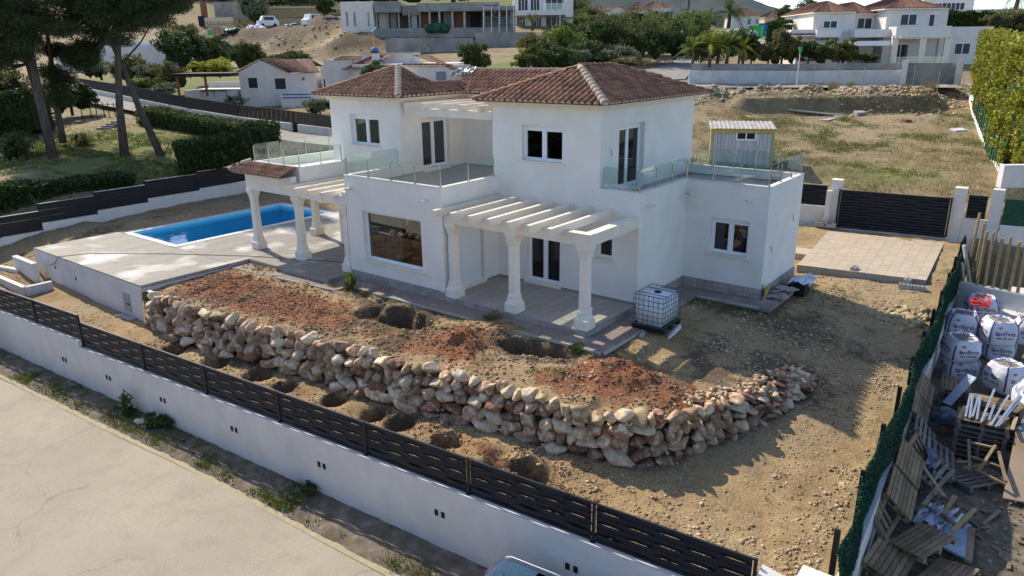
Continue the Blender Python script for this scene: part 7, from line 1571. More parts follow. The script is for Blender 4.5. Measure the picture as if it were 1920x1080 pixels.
for (px, py, w_, h_, m_, lb, cat) in ((410, 64, 2.0, 1.2, 'cardboard', 'pinkish stack of wrapped tiles on the dirt heap', 'pallet load'), (440, 60, 3.0, 1.0, 'artificial_green', 'green covered material heap next to the pinkish stack', 'heap'), (478, 54, 3, 1, 'cloth_white', 'pale sacks beside the green heap', 'sacks'), (395, 66, 1.1, .9, 'green_plastic', 'small green drum left of the pinkish stack', 'drum'), (710, 50, 1.1, 1.3, 'green_plastic', 'bright green site container by the white block of the shell', 'container'), (548, 50, 2, .7, 'blue_sheet', 'low dark heap of material between the two white vehicles', 'heap')):
    p = deep(px, py, 125 if px < 560 else 116); q = MB(); r_ = random.Random(px)
    if cat in ('pallet load', 'container'):
        for k in range(3): q.obox(Matrix.Translation(p+Vector((RGT.x*(k-1)*w_*.36, RGT.y*(k-1)*w_*.36, h_*.5-.05*k)))@Matrix.Rotation(VIEW+.1*k, 4, 'Z'), w_*.34, w_*.5, h_*(1-.08*k))
    elif cat == 'drum': q.tube([p, p+Vector((0,0,h_))], w_*.45, 14)
    else:
        for k in range(7): blob(q, (p.x+RGT.x*r_.uniform(-.5,.5)*w_, p.y+RGT.y*r_.uniform(-.5,.5)*w_, p.z+h_*r_.uniform(.1,.5)), (w_*.2, w_*.2, h_*.34), 2, .4, 2.4, k)
    tag(part(cat.replace(' ', '_'), q, m_), lb, cat, kind=None)
def far_vehicle(px, py, d, L, h, m, label, cat, turn=0):
    p = deep(px, py, d); root = thing('parked_vehicle', p, label, cat, None, VIEW+turn); q = MB(); W = 1.7
    pr = [(-L/2, .3), (-L/2, h*.55), (-L*.36, h*.62), (-L*.26, h), (L*.28, h), (L*.44, h*.6), (L/2, h*.55), (L/2, .3)]; n = len(pr)
    q.v = [(x, y, z) for y in (-W/2, W/2) for x, z in pr]; q.f = [tuple(range(n)), tuple(reversed(range(n, 2*n)))]+[(i, n+i, n+(i+1) % n, (i+1) % n) for i in range(n)]; part('body', q, m, root, local=True)
    q = MB(); q.box(-L*.22, L*.26, -W/2-.012, -W/2-.003, h*.62, h*.9); part('side_window', q, 'far_pane', root, local=True)
    for x in (-L*.3, L*.3): q = MB(); q.tube([(x, -W/2-.02, .32), (x, W/2+.02, .32)], .32, 12); part('wheel', q, 'black', root, local=True)
far_vehicle(503, 51, 132, 3.6, 1.9, 'tank_white', 'white van on the upper track, left of the dirt heap', 'van', .5); far_vehicle(587, 50, 124, 3.4, 2.0, 'tank_white', 'white van on the upper track above the dirt heap', 'van', .9); far_vehicle(622, 50, 118, 4.2, 1.4, 'car_paint', 'dark car on the upper track beside the white block', 'car', .1)
# ---- left side: the lane, its white wall with brown screen
lane = [((105,158,73,0)), ((150,170,68,0)), ((250,190,63.5,0)), ((350,207,59.5,0)), ((450,227,55.5,0)), ((548,247,51.5,0))]
WL = [(95,150,76,1.1), (150,162,69,1.1), (250,183,63.5,1.15), (350,203,59.5,1.15), (450,219,55.5,1.2), (546,231,51.5,1.35)]
lw_ = path_wall('lane_wall', WL, 'long white wall with a dark brown screen climbing along the lane on the left', 'wall', 'old_white', .25)
WL2 = [(560,233,51,1.4), (640,242,48,1.5)]
path_wall('lane_wall', WL2, 'short white wall end right of the dark gap in the lane wall', 'wall', 'old_white', .25)
sc2 = thing('brown_screen', deep(350, 185, 59.4), 'dark brown privacy screen on top of the lane wall', 'fence')
tops = [(95,140,76), (150,147,69), (250,163,63.5), (350,182,59.5), (450,197,55.5), (555,209,51.3), (640,219,47.9)]; bots = [(95,150.5,76), (150,162.5,69), (250,183.5,63.5), (350,203.5,59.5), (450,219.5,55.5), (555,232,51.3), (640,242.5,47.9)]
for i in range(len(tops)-1):
    for k in range(12):
        f0, f1 = k/12, (k+.93)/12; A1, A2 = deep(*tops[i]).lerp(deep(*tops[i+1]), f0), deep(*tops[i]).lerp(deep(*tops[i+1]), f1); C1, C2 = deep(*bots[i]).lerp(deep(*bots[i+1]), f0), deep(*bots[i]).lerp(deep(*bots[i+1]), f1); th_ = FWD*.05
        q = MB(); q.add([A1, A2, C2, C1, A1+th_, A2+th_, C2+th_, C1+th_], [(0,3,2,1),(4,5,6,7),(0,1,5,4),(1,2,6,5),(3,0,4,7)]); part('board', q, 'brown_panel', sc2)
q = MB(); a = deep(553, 232, 51.6); q.box(a.x-.25, a.x+.35, a.y-.1, a.y+.2, a.z-1.7, a.z+.1); tag(part('gate_door', q, 'brown_panel'), 'narrow dark door in the gap of the lane wall', 'door')
q = MB(); La = [(100,172,73), (150,186,66), (250,204,61), (350,224,56.5), (450,246,52), (560,262,48.5), (680,275,45)]; Lb = [(100,162,73.6), (150,172,68.6), (250,193,63.2), (350,213,59.2), (450,231,55.2), (560,250,51), (680,262,47)]
for i in range(6): A1, A2, B1, B2 = deep(*La[i]), deep(*La[i+1]), deep(*Lb[i]), deep(*Lb[i+1]); q.add([A1-FWD*1.0, A2-FWD*1.0, B2+Vector((0,0,.03)), B1+Vector((0,0,.03))], [(0,1,2,3)])
q.v = [(x, y, max(z, zb(x, y)+.05)) for x, y, z in q.v]; tag(part('lane', q, 'far_road'), kind='structure')
q = MB()
for (a, b) in (((1180,142,80),(1290,128,82)), ): pass
rd = [(1130,150,76,1250,150,74), (1200,138,80,1285,148,74.5), (1240,128,84,1300,128,82), (1300,105,100,1340,108,100)]
for i in range(3):
    A1, B1, A2, B2 = deep(*rd[i][:3]), deep(*rd[i][3:]), deep(*rd[i+1][:3]), deep(*rd[i+1][3:])
    n_ = 8
    for k in range(n_): c1, c2, c3, c4 = A1.lerp(A2, k/n_), B1.lerp(B2, k/n_), B1.lerp(B2, (k+1)/n_), A1.lerp(A2, (k+1)/n_); q.add([c1, c2, c3, c4], [(0,1,2,3)])
q.v = [(x, y, max(z, zb(x, y)+.08)) for x, y, z in q.v]; tag(part('far_road', q, 'far_road'), kind='structure')
q = MB(); A1, B1 = deep(1285,164,69), deep(1815,164,62.5); 
for k in range(20): c1, c2 = A1.lerp(B1, k/20), A1.lerp(B1, (k+1)/20); q.add([c1, c2, c2+FWD*3.5, c1+FWD*3.5], [(0,1,2,3)])
q.v = [(x, y, max(z, zb(x, y)+.08)) for x, y, z in q.v]; tag(part('far_street', q, 'far_road'), kind='structure')
# timber handrail along the far lane
hr = thing('timber_railing', deep(1240, 130, 80), 'rustic timber railing along the lane below the thicket', 'fence'); q = MB(); a, b = deep(1175,129,80), deep(1285,102,86); q.tube([a, b], .06, 5); c, d = deep(1180,138,80), deep(1287,110,86)
part('rail', q, 'grey_wood', hr)
for k in range(9): p_, r_ = a.lerp(b, k/8), c.lerp(d, k/8); q = MB(); q.tube([p_, r_], .05, 5); (q.tube([p_, c.lerp(d, min(1, (k+1)/8))], .04, 5)); part('post', q, 'grey_wood', hr)
# left: low garden wall, steps, gate posts
path_wall('garden_wall', [(160,214,62,.6), (240,232,58,.6), (330,252,54,.7), (400,268,50,.8)], 'low cream wall at the edge of the lane by the pine garden', 'wall', 'cream', .3)
path_wall('garden_kerb', [(90,226,62,.5), (150,219,62,.5)], 'low whitish kerb wall behind the left pines', 'wall', 'old_white', .3)
stp = BG('garden_steps', 195, 243, 54, 'few dark stone steps in the pine garden', 'steps')
for k in range(4): stp.b('step', 180+k*5, 240-k*3.5, 208+k*2, 244-k*3.5, k*.3, k*.3+.5, 'grey_concrete')
gp = thing('wire_gate', deep(195, 215, 60), 'thin rusty wire gate and posts at the top of the garden', 'gate'); q = MB()
for px in (155, 172, 183, 197, 206, 217, 233): a = deep(px, 222, 59); q.tube([a-Vector((0,0,.2)), a+Vector((0,0,1.25))], .035, 5)
for z in (.1, 1.1): q.tube([deep(155,222,59)+Vector((0,0,z)), deep(233,222,59)+Vector((0,0,z))], .02, 4)
part('bars', q, 'brown_panel', gp)
# ---- white bungalow on the left with tiled roof
W2 = BG('white_bungalow', 500, 200, 62, 'white bungalow with a red tiled gable roof, two square windows and blue striped balcony', 'house')
u0, ze = W2.lp(447, 135); u1, _ = W2.lp(546, 137); xa, za = W2.lp(487, 113); _, z0 = W2.lp(447, 203)
m = MB(); m.add([(u0,0,z0-1.5),(u1,0,z0-1.5),(u1,0,ze-.08),(xa,0,za),(u0,0,ze)], [(0,1,2,3,4)]); m.add([(u0,0,z0-1.5),(u0,0,ze),(u0,7,ze),(u0,7,z0-1.5)], [(0,1,2,3)]); W2.part('wall', m, 'wall_white')
u2, ze2 = W2.lp(594, 137); W2.b('side_wall', 546, 138, 594, 203, .0, 6, 'wall_white', 1.5)
m = MB(); ribbed(m, (u1-.1,-.3,ze-.1), (u2+.3,-.3,ze-.05), (xa,.0,za+.05), (xa+3.7,2.2,za+.05), step=.24, amp=.06); W2.part('roof', m, 'old_tile'); m = MB(); ribbed(m, (u0-.2,7,ze), (u0-.2,-.2,ze), (xa,7,za+.05), (xa,-.05,za+.05)); m.add([(xa,0,za),(xa+3.7,2.2,za),(xa+3.7,7,ze+.2),(xa,7,za)], [(0,1,2,3)]); W2.part('roof', m, 'old_tile')
for a in ((465,146,484,165), (515,147,537,167)): W2.win(*a, -.0, 1, fm='cream')
W2.b('upper_wall', 595, 126, 645, 200, 1.0, 6, 'wall_white', 1.5); W2.win(601, 149, 606, 165, 1.0, 1); W2.win(617, 150, 632, 160, 1.0, 2); W2.b('roof_parapet', 592, 120, 650, 126, 3, 6, 'wall_white')
for px in (569, 609, 642): q = MB(); a = W2.lp(px, 150); b = W2.lp(px+1, 143); y = -.05 if px < 595 else .95; q.add([(a[0]-.14,y,a[1]),(a[0]+.14,y,a[1]),(a[0],y-.14,a[1]),(b[0],y,b[1])], [(0,1,2),(0,2,3),(2,1,3),(1,0,3)]); W2.part('wall_lamp', q, 'brick_red')
W2.b('balcony', 536, 172, 611, 206, -1.6, -.02, 'wall_white', 1)
for py in (174, 180): W2.b('balcony_rail', 540, py, 592, py+1.6, -1.66, -1.602, 'blue_paint'); 
W2.b('terrace', 345, 170, 446, 186, 0, 5, 'coping', 1); W2.b('low_wall', 345, 158, 446, 171, 5.2, 5.5, 'wall_white')
PG2 = BG('brown_pergola', 395, 178, 63, 'dark timber pergola on brown posts beside the white bungalow', 'pergola'); PG2.b('roof_beams', 341, 137, 448, 142, -2.2, 1.8, 'brown_panel')
for px, y in ((348, -2), (399, -2), (440, 1.5)): PG2.b('post', px, 142.2, px+7, 178 if y < 0 else 165, y, y+.3, 'brick_red')
q = MB(); PG2.box(q, 389, 168, 438, 169.5, -1.5, -.2)
for px in (389, 413, 436): PG2.box(q, px, 169.6, px+1.5, 180, -1.5, -1.4)
PG2.part('table', q, 'wood')
bp2 = BG('garden_pond', 418, 176, 64, 'small pale blue basin beside the timber table', 'basin'); bp2.b('basin', 405, 172, 444, 177, 0, 2, 'blue_sheet')
# house behind the villa roof with chimney and bird ornament
W3 = BG('courtyard_house', 740, 165, 56, 'white house with several weathered tiled roofs just behind the villa', 'house'); c3 = W3.b
c3('wall', 600, 112, 660, 180, 1, 6, 'wall_white', 1); c3('wall', 660.5, 121, 860, 180, 0, 8, 'wall_white', 1); c3('upper_wall', 655, 101, 765, 121, 3.5, 8, 'wall_white'); c3('upper_cap', 655, 99.5, 765, 101.2, 3.3, 8.1, 'mortar')
def e3(px, py, y): return P3(W3, px, py, y)
m = MB(); ribbed(m, e3(620,112,.8), e3(672,112,.8), e3(628,106,2.5), e3(668,106,2.5)); ribbed(m, e3(641,131,-.5), e3(676,131,-.5), e3(690,104,2.9), e3(693,104,3.0)); ribbed(m, e3(690,123,-.3), e3(700,123,-.3), e3(693,104,3.0), e3(730,104,3.1)); ribbed(m, e3(765,105,3.3), e3(862,131,-.5), e3(770,104,4), e3(800,106,3.6)); W3.part('roof', m, 'old_tile')
CHM = W3.b('chimney', 692, 100, 706, 128, 1.0, 1.7, 'wall_white'); a = W3.lp(698, 100); q = MB()
for k in range(4): q.box(a[0]-.32+k*.17, a[0]-.25+k*.17, .95, 1.75, a[1], a[1]+.18)
W3.part('chimney_cap', q, 'old_tile')
or_ = BG('bird_ornament', 698, 99, 57, 'blue bowl with a tall orange and yellow bird ornament on the chimney', 'ornament'); q = MB(); a = or_.lp(698, 99); b = or_.lp(696, 92); q.tube([(a[0],1.2,a[1]), (a[0],1.2,a[1]+.12), (a[0],1.2,a[1]+.34), (a[0],1.2,a[1]+.4)], [.12,.26,.28,.1], 14); q.sm = True; or_.part('bowl', q, 'blue_paint')
q = MB(); c = or_.lp(693, 56); q.tube([(a[0],1.2,a[1]+.3), (c[0],1.2,c[1])], [.045,.02], 6); or_.part('stem', q, 'balustrade'); q = MB(); d = or_.lp(695, 72); q.tube([(d[0],1.2,d[1]-.5),(d[0]-.03,1.2,d[1]-.1),(d[0],1.2,d[1]+.35)], [.04,.1,.03], 8); or_.part('bird', q, 'orange'); q = MB(); q.add([(c[0]-.3,1.2,c[1]-.05),(c[0]+.35,1.2,c[1]+.28),(c[0]+.3,1.25,c[1]+.15),(c[0],1.15,c[1]-.1)], [(0,1,2,3)]); or_.part('wing', q, 'tank_white')
LW = BG('long_white_wall', 210, 128, 92, 'long low white building with a flat pale roof behind the pines', 'building'); LW.b('wall', 100, 86, 322, 128, 0, 3, 'wall_white', 2); LW.b('roof', 150, 79, 300, 86.3, 1, 12, 'tank_white'); 
for px in (180, 262): q = MB(); a = LW.lp(px, 106); q.add([(a[0]-.3,-.03,a[1]),(a[0]+.3,-.03,a[1]),(a[0],-.25,a[1]),(a[0],-.03,a[1]+.5)], [(0,1,2),(0,2,3),(2,1,3)]); LW.part('wall_lamp', q, 'brick_red')
# ---- back fence of the pool garden, stepping up panel by panel
bw = thing('garden_back_wall', (-29.4, 4, 0), 'stepped white wall at the far side of the pool garden', 'wall')
bfn = thing('stepped_fence', (-29.4, 4, .6), 'dark grey fence panels stepping up along the pool garden back wall', 'fence')
SEG = [(-9.6, -6.75, -.62), (-6.75, -3.95, -.02), (-3.95, -1.15, .28), (-1.15, 1.65, .46), (1.65, 4.75, .62), (4.75, 8.0, .86), (8.0, 11.4, 1.05), (11.4, 15, 1.25), (15, 20, 1.4)]
def ax(px, py): r = ray(px, py); t = (-29.35-CAM[0])/r[0]; return CAM+r*t
SEG = [(float(ax(-110,500)[1]), float(ax(0,440)[1]), float(ax(0,446)[2])), (float(ax(0,440)[1])+.01, float(ax(80,430)[1]), float(ax(40,439)[2])), (float(ax(80,430)[1]), float(ax(183,403)[1]), float(ax(132,410)[2])), (float(ax(183,403)[1]), float(ax(277,380)[1]), float(ax(232,387)[2])), (float(ax(277,380)[1]), float(ax(373,358)[1]), float(ax(325,365)[2])), (float(ax(373,358)[1]), float(ax(470,338)[1]), float(ax(420,346)[2]))]
y_ = SEG[-1][1]
for k in range(3): SEG.append((y_+3.2*k, y_+3.2*(k+1), SEG[5][2]+.22*(k+1)))
for a, b, z in SEG:
    q = MB(); q.box(-29.45, -29.25, a, b-.002, -2.5, z); part('wall', q, 'wall_white', bw)
    for r in range(6): q = MB(); q.box(-29.33-.012*(r % 2), -29.31-.012*(r % 2), a+.03, b-.03, z+.03+r*.155, z+.03+r*.155+.148); part('slat', q, 'dark_metal', bfn)
    q = MB(); q.box(-29.38, -29.30, a-.03, a+.03, z-.3, z+1.0); part('post', q, 'dark_metal', bfn); q = MB(); q.box(-29.36, -29.29, a+.03, b-.03, z+.965, z+.99); part('rail', q, 'steel', bfn)
# ---- hedges on the left
def hedge(name, pts_, w_, h, m, label, n=9000, size=.07, bot=.0):
    """box hedge along a line of world points (x, y, z)"""
    root = thing(name, pts_[0], label, 'hedge'); V = [Vector(p) for p in pts_]; seg = [(V[i+1]-V[i]).length for i in range(len(V)-1)]; T_ = sum(seg); out = []
    core = MB()
    for i in range(len(V)-1):
        a, b = V[i], V[i+1]; d = (b-a); L = d.length; d2 = Vector((d.x, d.y, 0)).normalized(); N_ = Vector((-d2.y, d2.x, 0)); k = int(n*L/T_)
        u = nr.random(k); f = nr.random(k); top = nr.random(k) < .38; sd = np.where(nr.random(k) < .5, -1, 1)
        bump = 1+.16*np.array(fbm(u*L*1.3+i*7, f*2, 3, 70+i)); off = np.where(top, (f*2-1), sd)*w_/2*bump; zz = np.where(top, h*bump, nr.random(k)*h*bump)
        p = np.stack([a.x+d.x*u+N_.x*off, a.y+d.y*u+N_.y*off, a.z+d.z*u+zz], -1)+nr.normal(size=(k, 3))*.07
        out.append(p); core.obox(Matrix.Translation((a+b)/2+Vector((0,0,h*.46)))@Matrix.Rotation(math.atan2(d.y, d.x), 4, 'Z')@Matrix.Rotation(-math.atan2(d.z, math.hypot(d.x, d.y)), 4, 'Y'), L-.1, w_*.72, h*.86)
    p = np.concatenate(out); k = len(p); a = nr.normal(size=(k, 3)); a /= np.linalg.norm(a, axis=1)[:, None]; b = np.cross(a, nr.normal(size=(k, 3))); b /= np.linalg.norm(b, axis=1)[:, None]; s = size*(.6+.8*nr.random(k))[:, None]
    leaf_obj('foliage', np.stack([p-a*s, p+b*s*.55, p+a*s, p-b*s*.55], 1).reshape(-1, 3), m, root); part('dark_core', core, 'bush_core', root); return root  # dark box core blocks light and stands in for shade between leaves
def g3(px, py, d): p = deep(px, py, d); return (p.x, p.y, p.z)
hedge('hedge', [g3(276, 236, 56), g3(330, 246, 54), g3(400, 262, 51.5), g3(498, 278, 48.5)], 1.5, 1.35, 'foliage', 'long leafy hedge running along the lane towards the pool garden', 14000, .085)
hedge('hedge', [g3(502, 278, 48.2), g3(470, 300, 44.5), g3(335, 330, 43)], 1.7, 1.7, 'hedge_leaf', 'dark hedge turning back from the corner behind the pool garden fence', 15000, .085)
hedge('hedge', [g3(-40, 412, 36.5), g3(60, 400, 38), g3(160, 388, 40.5), g3(250, 378, 42.5)], 1.5, 1.5, 'hedge_leaf', 'long dark hedge behind the fence at the left edge of the picture', 17000, .075)
hedge('hedge', [g3(-60, 262, 56), g3(30, 255, 55), g3(85, 245, 54)], 2.2, 3.0, 'hedge_leaf', 'tall dark green hedge bank at the left edge behind the pines', 9000, .1)
hedge('hedge', [g3(1440, 84, 88), g3(1478, 84, 86)], 1.5, 2.5, 'hedge_leaf', 'square dark clipped hedge left of the white house terrace', 3500, .1)
hedge('hedge', [g3(1472, 58, 110), g3(1522, 58, 108)], 1.5, 1.5, 'hedge_leaf', 'low clipped hedge in front of the house left of the white house', 2500, .12)
hedge('hedge', [g3(1757, 60, 118), g3(1920, 66, 112)], 2, 3.0, 'hedge_leaf', 'long dark hedge bank below the balustraded terrace at the top right', 9000, .16)
hedge('hedge', [g3(1090, 48, 130), g3(1230, 52, 126)], 2, 1.6, 'foliage_light', 'clipped light green hedge above the thicket', 5000, .16)
# ---- bushes and trees, one by one: (px, py foot, depth, half width, height, material, label)
LBU = [('bush',28,225,57,3.2,4.6,'foliage_olive','dull green bush at the left edge behind the first pines',2600,.12),
 ('bush',135,210,60,2.0,2.4,'hedge_leaf','dark bush at the top of the pine garden beside the wire gate',1800,.11),
 ('bush',160,286,49,.85,1.5,'foliage_olive','small round reddish shrub between the pine trunks',500,.06),
 ('bush',50,298,45,1.5,1.8,'foliage','dark shrub at the foot of the leftmost pines',1200,.08),
 ('bush',190,145,74,2.2,2.4,'foliage_grey','pale grey green shrub under the pine crowns left of the olive shrubs',1500,.1),
 ('bush',246,155,72,2.4,2.9,'foliage_olive','olive and ochre shrub left of the brown screen curve',2000,.1),
 ('bush',290,160,70,1.7,2.4,'foliage_grey','pale flowering shrub between two olive shrubs',1500,.09),
 ('bush',322,165,68,1.8,2.5,'foliage_olive','orange tinted shrub right of the pale flowering one',1500,.09),
 ('bush',268,170,67,1.3,1.3,'foliage_light','low light green shrub behind the brown screen',1000,.09),
 ('bush',315,180,65,1.6,1.3,'foliage_grey','silver grey low shrub behind the brown screen',1000,.08),
 ('yellow_shrub',378,140,73,1.5,1.5,'foliage_yellow','yellow green shrub left of the pair above the pergola',900,.1),
 ('yellow_shrub',412,140,73,1.9,1.8,'foliage_yellow','bigger yellow shrub above the pergola',1300,.1),
 ('dark_tree',345,130,88,3.6,5.0,'hedge_leaf','dark tree at the end of the long white building',2800,.15),
 ('dark_tree',385,122,92,3.2,4.2,'foliage','dark bushy tree between the long white building and the dirt heap',2400,.15),
 ('dark_tree',415,112,98,3.0,3.0,'hedge_leaf','low dark scrub at the left foot of the dirt heap',1600,.15),
 ('dark_tree',345,96,112,4.5,4.5,'foliage_olive','olive coloured tree behind the long white building',2000,.18),
 ('round_tree',465,140,84,2.3,4.6,'foliage','round green tree standing above the yellow shrubs',3200,.11),
 ('bush',550,124,90,3.4,2.0,'foliage','wide low green bush behind the red tiled bungalow roof',2200,.12),
 ('bush',600,213,56,1.4,1.2,'foliage_grey','white flowering oleander beside the brown screen end',1400,.07),
 ('bush',438,200,60,1.2,.9,'foliage_grey','grey shrub at the foot of the white bungalow',700,.07),
 ('round_tree',697,152,52,1.4,1.5,'foliage','dark leafy tree top in front of the chimney house, over the villa roof',2400,.06),
 ('round_tree',890,134,78,1.95,3.2,'foliage','round dark green tree on the slope behind the villa roof',4200,.09),
 ('bush',906,134,77,.5,1.5,'foliage_light','thin bright green sapling at the right of the round tree',500,.07),
 ('pale_tree',478,40,150,3.6,6.5,'foliage_grey','pale feathery tree in front of the balustrades',1500,.2),
 ('round_tree',607,28,150,2.6,3.6,'hedge_leaf','dark round tree next to the stone terraces left of the white block',1500,.2),
 ('bush',400,8,172,8,5,'foliage','tall green shrubs at the top edge above the grey wall',1800,.3),('bush',570,4,168,8,4,'foliage_olive','olive shrubs at the top edge right of the balustrades',1800,.3),('bush',740,4,150,8,3,'foliage','green tree tops behind the building shell, left',1800,.3),('bush',850,2,150,8,3,'foliage_olive','olive tree tops behind the building shell, right',1800,.3),('bush',660,6,160,6,3,'hedge_leaf','dark hedge tops above the white block',1500,.25),
 ('bush',510,12,160,7,3,'hedge_leaf','dark shrubs at the top edge above the balustrades',1500,.25)]
THK = [(1000,136,76,2.6,2.6,'foliage_light'),(1040,136,75,2.8,3.2,'foliage'),(1075,134,76,2.3,2.4,'foliage_grey'),(1015,112,88,3.6,3.6,'foliage_olive'),(1065,110,86,3.6,4.4,'foliage_light'),(1110,122,80,3.2,3.2,'foliage'),(1130,105,88,4.6,5.4,'foliage'),(1165,92,96,4.8,5.6,'foliage_olive'),(1160,124,80,3.,2.4,'foliage_grey'),(1205,110,86,4.0,4.4,'foliage'),(1240,95,94,4.6,4.8,'foliage_light'),(1210,85,102,4.,4.6,'foliage_olive'),(1265,108,86,3.0,3.6,'hedge_leaf'),(1110,82,106,4.,4.4,'foliage_light'),(1280,80,105,4.4,4.4,'foliage'),(1060,84,108,4.,3.6,'hedge_leaf'),(1245,66,130,5,5,'hedge_leaf'),(1300,74,118,4.4,4.6,'foliage_light'),(1180,126,79,2.4,1.3,'dry_grass'),(1100,52,140,4,5,'foliage_olive'),(1075,40,150,5,6,'foliage_olive'),(1310,62,130,3,4,'foliage')]
HSH = [(1345,116,72.5,3.0,3.4,'foliage_light'),(1300,117,73,1.4,2.6,'foliage_light'),(1385,116,73,1.8,3.4,'foliage'),(1408,116,74,1.5,2.4,'foliage'),(1440,117,73,1.5,2.2,'foliage_olive'),(1465,117,73,1.9,3.3,'foliage_olive'),(1485,117,73,1.5,2.8,'foliage_olive'),(1515,117,72.5,1.6,2.2,'hedge_leaf'),(1545,117,72,1.5,2.0,'foliage'),(1572,117,72,1.4,2.4,'foliage_olive'),(1590,117,72,1.0,1.9,'foliage_olive'),(1625,117,71.5,1.2,.9,'foliage'),(1880,62,112,4,4,'foliage_olive'),(1910,110,80,3.5,3.2,'foliage_olive'),(1700,3,120,3,4,'hedge_leaf'),(1510,46,118,3.6,4.2,'hedge_leaf'),(1480,42,128,3,3.2,'foliage')]
for nm, px, py, d, ru, h, m_, lb, n, sz in LBU: bushy(nm, px, py, d, ru, ru*.8, h, m_, lb, 'tree' if 'tree' in nm else 'shrub', None, int(n*1.3), sz*.85)
tl = ['left', 'right', 'front', 'back', 'upper', 'lower']
desc = {'foliage_light': 'light green', 'foliage': 'mid green', 'foliage_grey': 'grey green', 'foliage_olive': 'olive green', 'hedge_leaf': 'dark green', 'dry_grass': 'straw coloured'}
def where(px, lo, hi): return ['at the far left', 'left of centre', 'in the middle', 'right of centre', 'at the far right'][min(4, int((px-lo)/(hi-lo)*5))]
seen_l = {}
def lab(base):
    seen_l[base] = seen_l.get(base, 0)+1; return base if seen_l[base] == 1 else base+', smaller' if seen_l[base] == 2 else base+', lowest'
for (px, py, d, ru, h, m_) in THK:
    bushy('thicket_shrub', px, py, d, ru, ru*.8, h, m_, lab('%s thicket bush %s, %s' % (desc[m_], where(px, 1000, 1315), 'front edge' if d < 82 else 'middle rows' if d < 105 else 'behind near the houses')), 'shrub', 'wild shrubs of the thicket on the slope', 2600, .11)
for (px, py, d, ru, h, m_) in HSH:
    bushy('garden_shrub', px, py, d, ru, ru*.8, h, m_, lab('%s shrub %s of the white house garden%s' % (desc[m_], where(px, 1300, 1700), '' if d < 76 else ', behind')), 'shrub', 'garden shrubs by the white house', 1900, .1)
# dry growth below the thicket
for px, py, d, w_, m_ in ((1230,132,80,1.2,'dry_grass'),(1190,132,80,1.,'dry_grass'),(1150,133,79,.8,'dry_grass')):
    pass
# ---- palms
def palm(px, py, d, h, fl, label, n=34, m_='foliage', rtr=.22):
    p = deep(px, py, d); root = thing('palm_tree', p, label, 'palm'); q = MB(); q.tube([p-Vector((0,0,.5)), p+Vector((.1,0,h*.5)), p+Vector((0,0,h))], [rtr*1.2, rtr, rtr], 8); part('trunk', q, 'bark', root); c = p+Vector((0,0,h)); r = random.Random(px)
    q = MB()
    for k in range(n):
        a = 2*PI*k/n*2.4+r.random(); el = r.uniform(-.2, 1.35); L = fl*r.uniform(.8, 1.1); pts_ = []
        for i in range(8):
            t_ = i/7; dr = L*t_; z = math.sin(el)*dr-.55*L*t_*t_*(1.1-.4*el); pts_.append(c+Vector((math.cos(a)*math.cos(el)*dr, math.sin(a)*math.cos(el)*dr, z)))
        sd = Vector((-math.sin(a), math.cos(a), 0))
        for i in range(7):
            d_ = (pts_[i+1]-pts_[i]); wl = L*.2*math.sin(PI*(i+.8)/8.2)
            for s in (-1, 1):
                for jj in (.1, .6): b0 = pts_[i]+d_*jj; q.add([b0, b0+d_*.28, b0+d_*.7+sd*s*wl+Vector((0,0,-wl*.45))], [(0,1,2)])
    part('fronds', q, m_, root); return root
palm(1366, 48, 150, 2.6, 4.4, 'tall date palm against the sky beside the small white houses', 46, 'foliage', .4)
palm(1328, 52, 150, 1.5, 3.6, 'lower dark palm left of the tall date palm', 40, 'hedge_leaf', .4)
palm(1298, 116, 72, 1.2, 1.9, 'banana like plant at the left end of the white house garden', 20, 'foliage_light', .14)
palm(1330, 116, 71.5, 1.6, 2.0, 'big leaved plant behind the far street wall, left one', 24, 'foliage_yellow', .16)
palm(1362, 116, 71.5, 1.5, 2.1, 'big leaved plant behind the far street wall, right one', 24, 'foliage_light', .16)
palm(1392, 116, 72, 1.3, 1.8, 'yellow green fan plant in front of the dark garden shrubs', 20, 'foliage_yellow', .14)
palm(998, 52, 120, 1.0, 2.4, 'low palm in front of the modern white house', 22, 'foliage', .2)
palm(1655, 2, 150, 2, 3, 'palm crown showing above the white house roof', 26, 'foliage', .3)
palm(1905, 12, 120, 2, 3, 'palm crown at the top right corner', 26, 'foliage', .3)
palm(1290, 22, 190, 4, 3, 'thin palm on the hill left of the date palm', 20, 'foliage', .3)
# small things by the white house: bin, cars, rocks
q = MB(); p = deep(1418, 72, 100); q.box(p.x-.7, p.x+.7, p.y-.6, p.y+.6, p.z, p.z+1.5); q.box(p.x-.75, p.x+.75, p.y-.65, p.y+.65, p.z+1.5, p.z+1.65); tag(part('recycling_container', q, 'green_plastic'), 'bright green recycling container left of the clipped hedge', 'container')
q = MB(); p = deep(1433, 68, 102); q.box(p.x-.7, p.x+.7, p.y-.6, p.y+.6, p.z, p.z+1.6); q.box(p.x-.74, p.x+.74, p.y-.64, p.y+.64, p.z+1.6, p.z+1.7); tag(part('recycling_container', q, 'blue_paint'), 'blue recycling container behind the green one', 'container')
path_wall('hill_wall', [(1362, 58, 112, 2.), (1398, 52, 118, 2.)], 'pale stone wall climbing left of the recycling containers', 'wall', 'cream', .4)
path_wall('hill_wall', [(1366, 66, 104, 2.2), (1440, 76, 92, 3.0)], 'grey wall below the recycling containers', 'wall', 'grey_concrete', .5)
for k, px in enumerate((1392, 1406)): p = deep(px, 72, 98); q = blob(MB(), (p.x, p.y, p.z+.5), (1.1, .9, .6), 2, .1, 1, k); q.sm = True; tag(part('parked_car_roof', q, 'shed_panel' if k else 'concrete'), ['pale grey car half hidden behind the grey hill wall, left', 'bluish car half hidden behind the grey hill wall, right'][k], 'car')
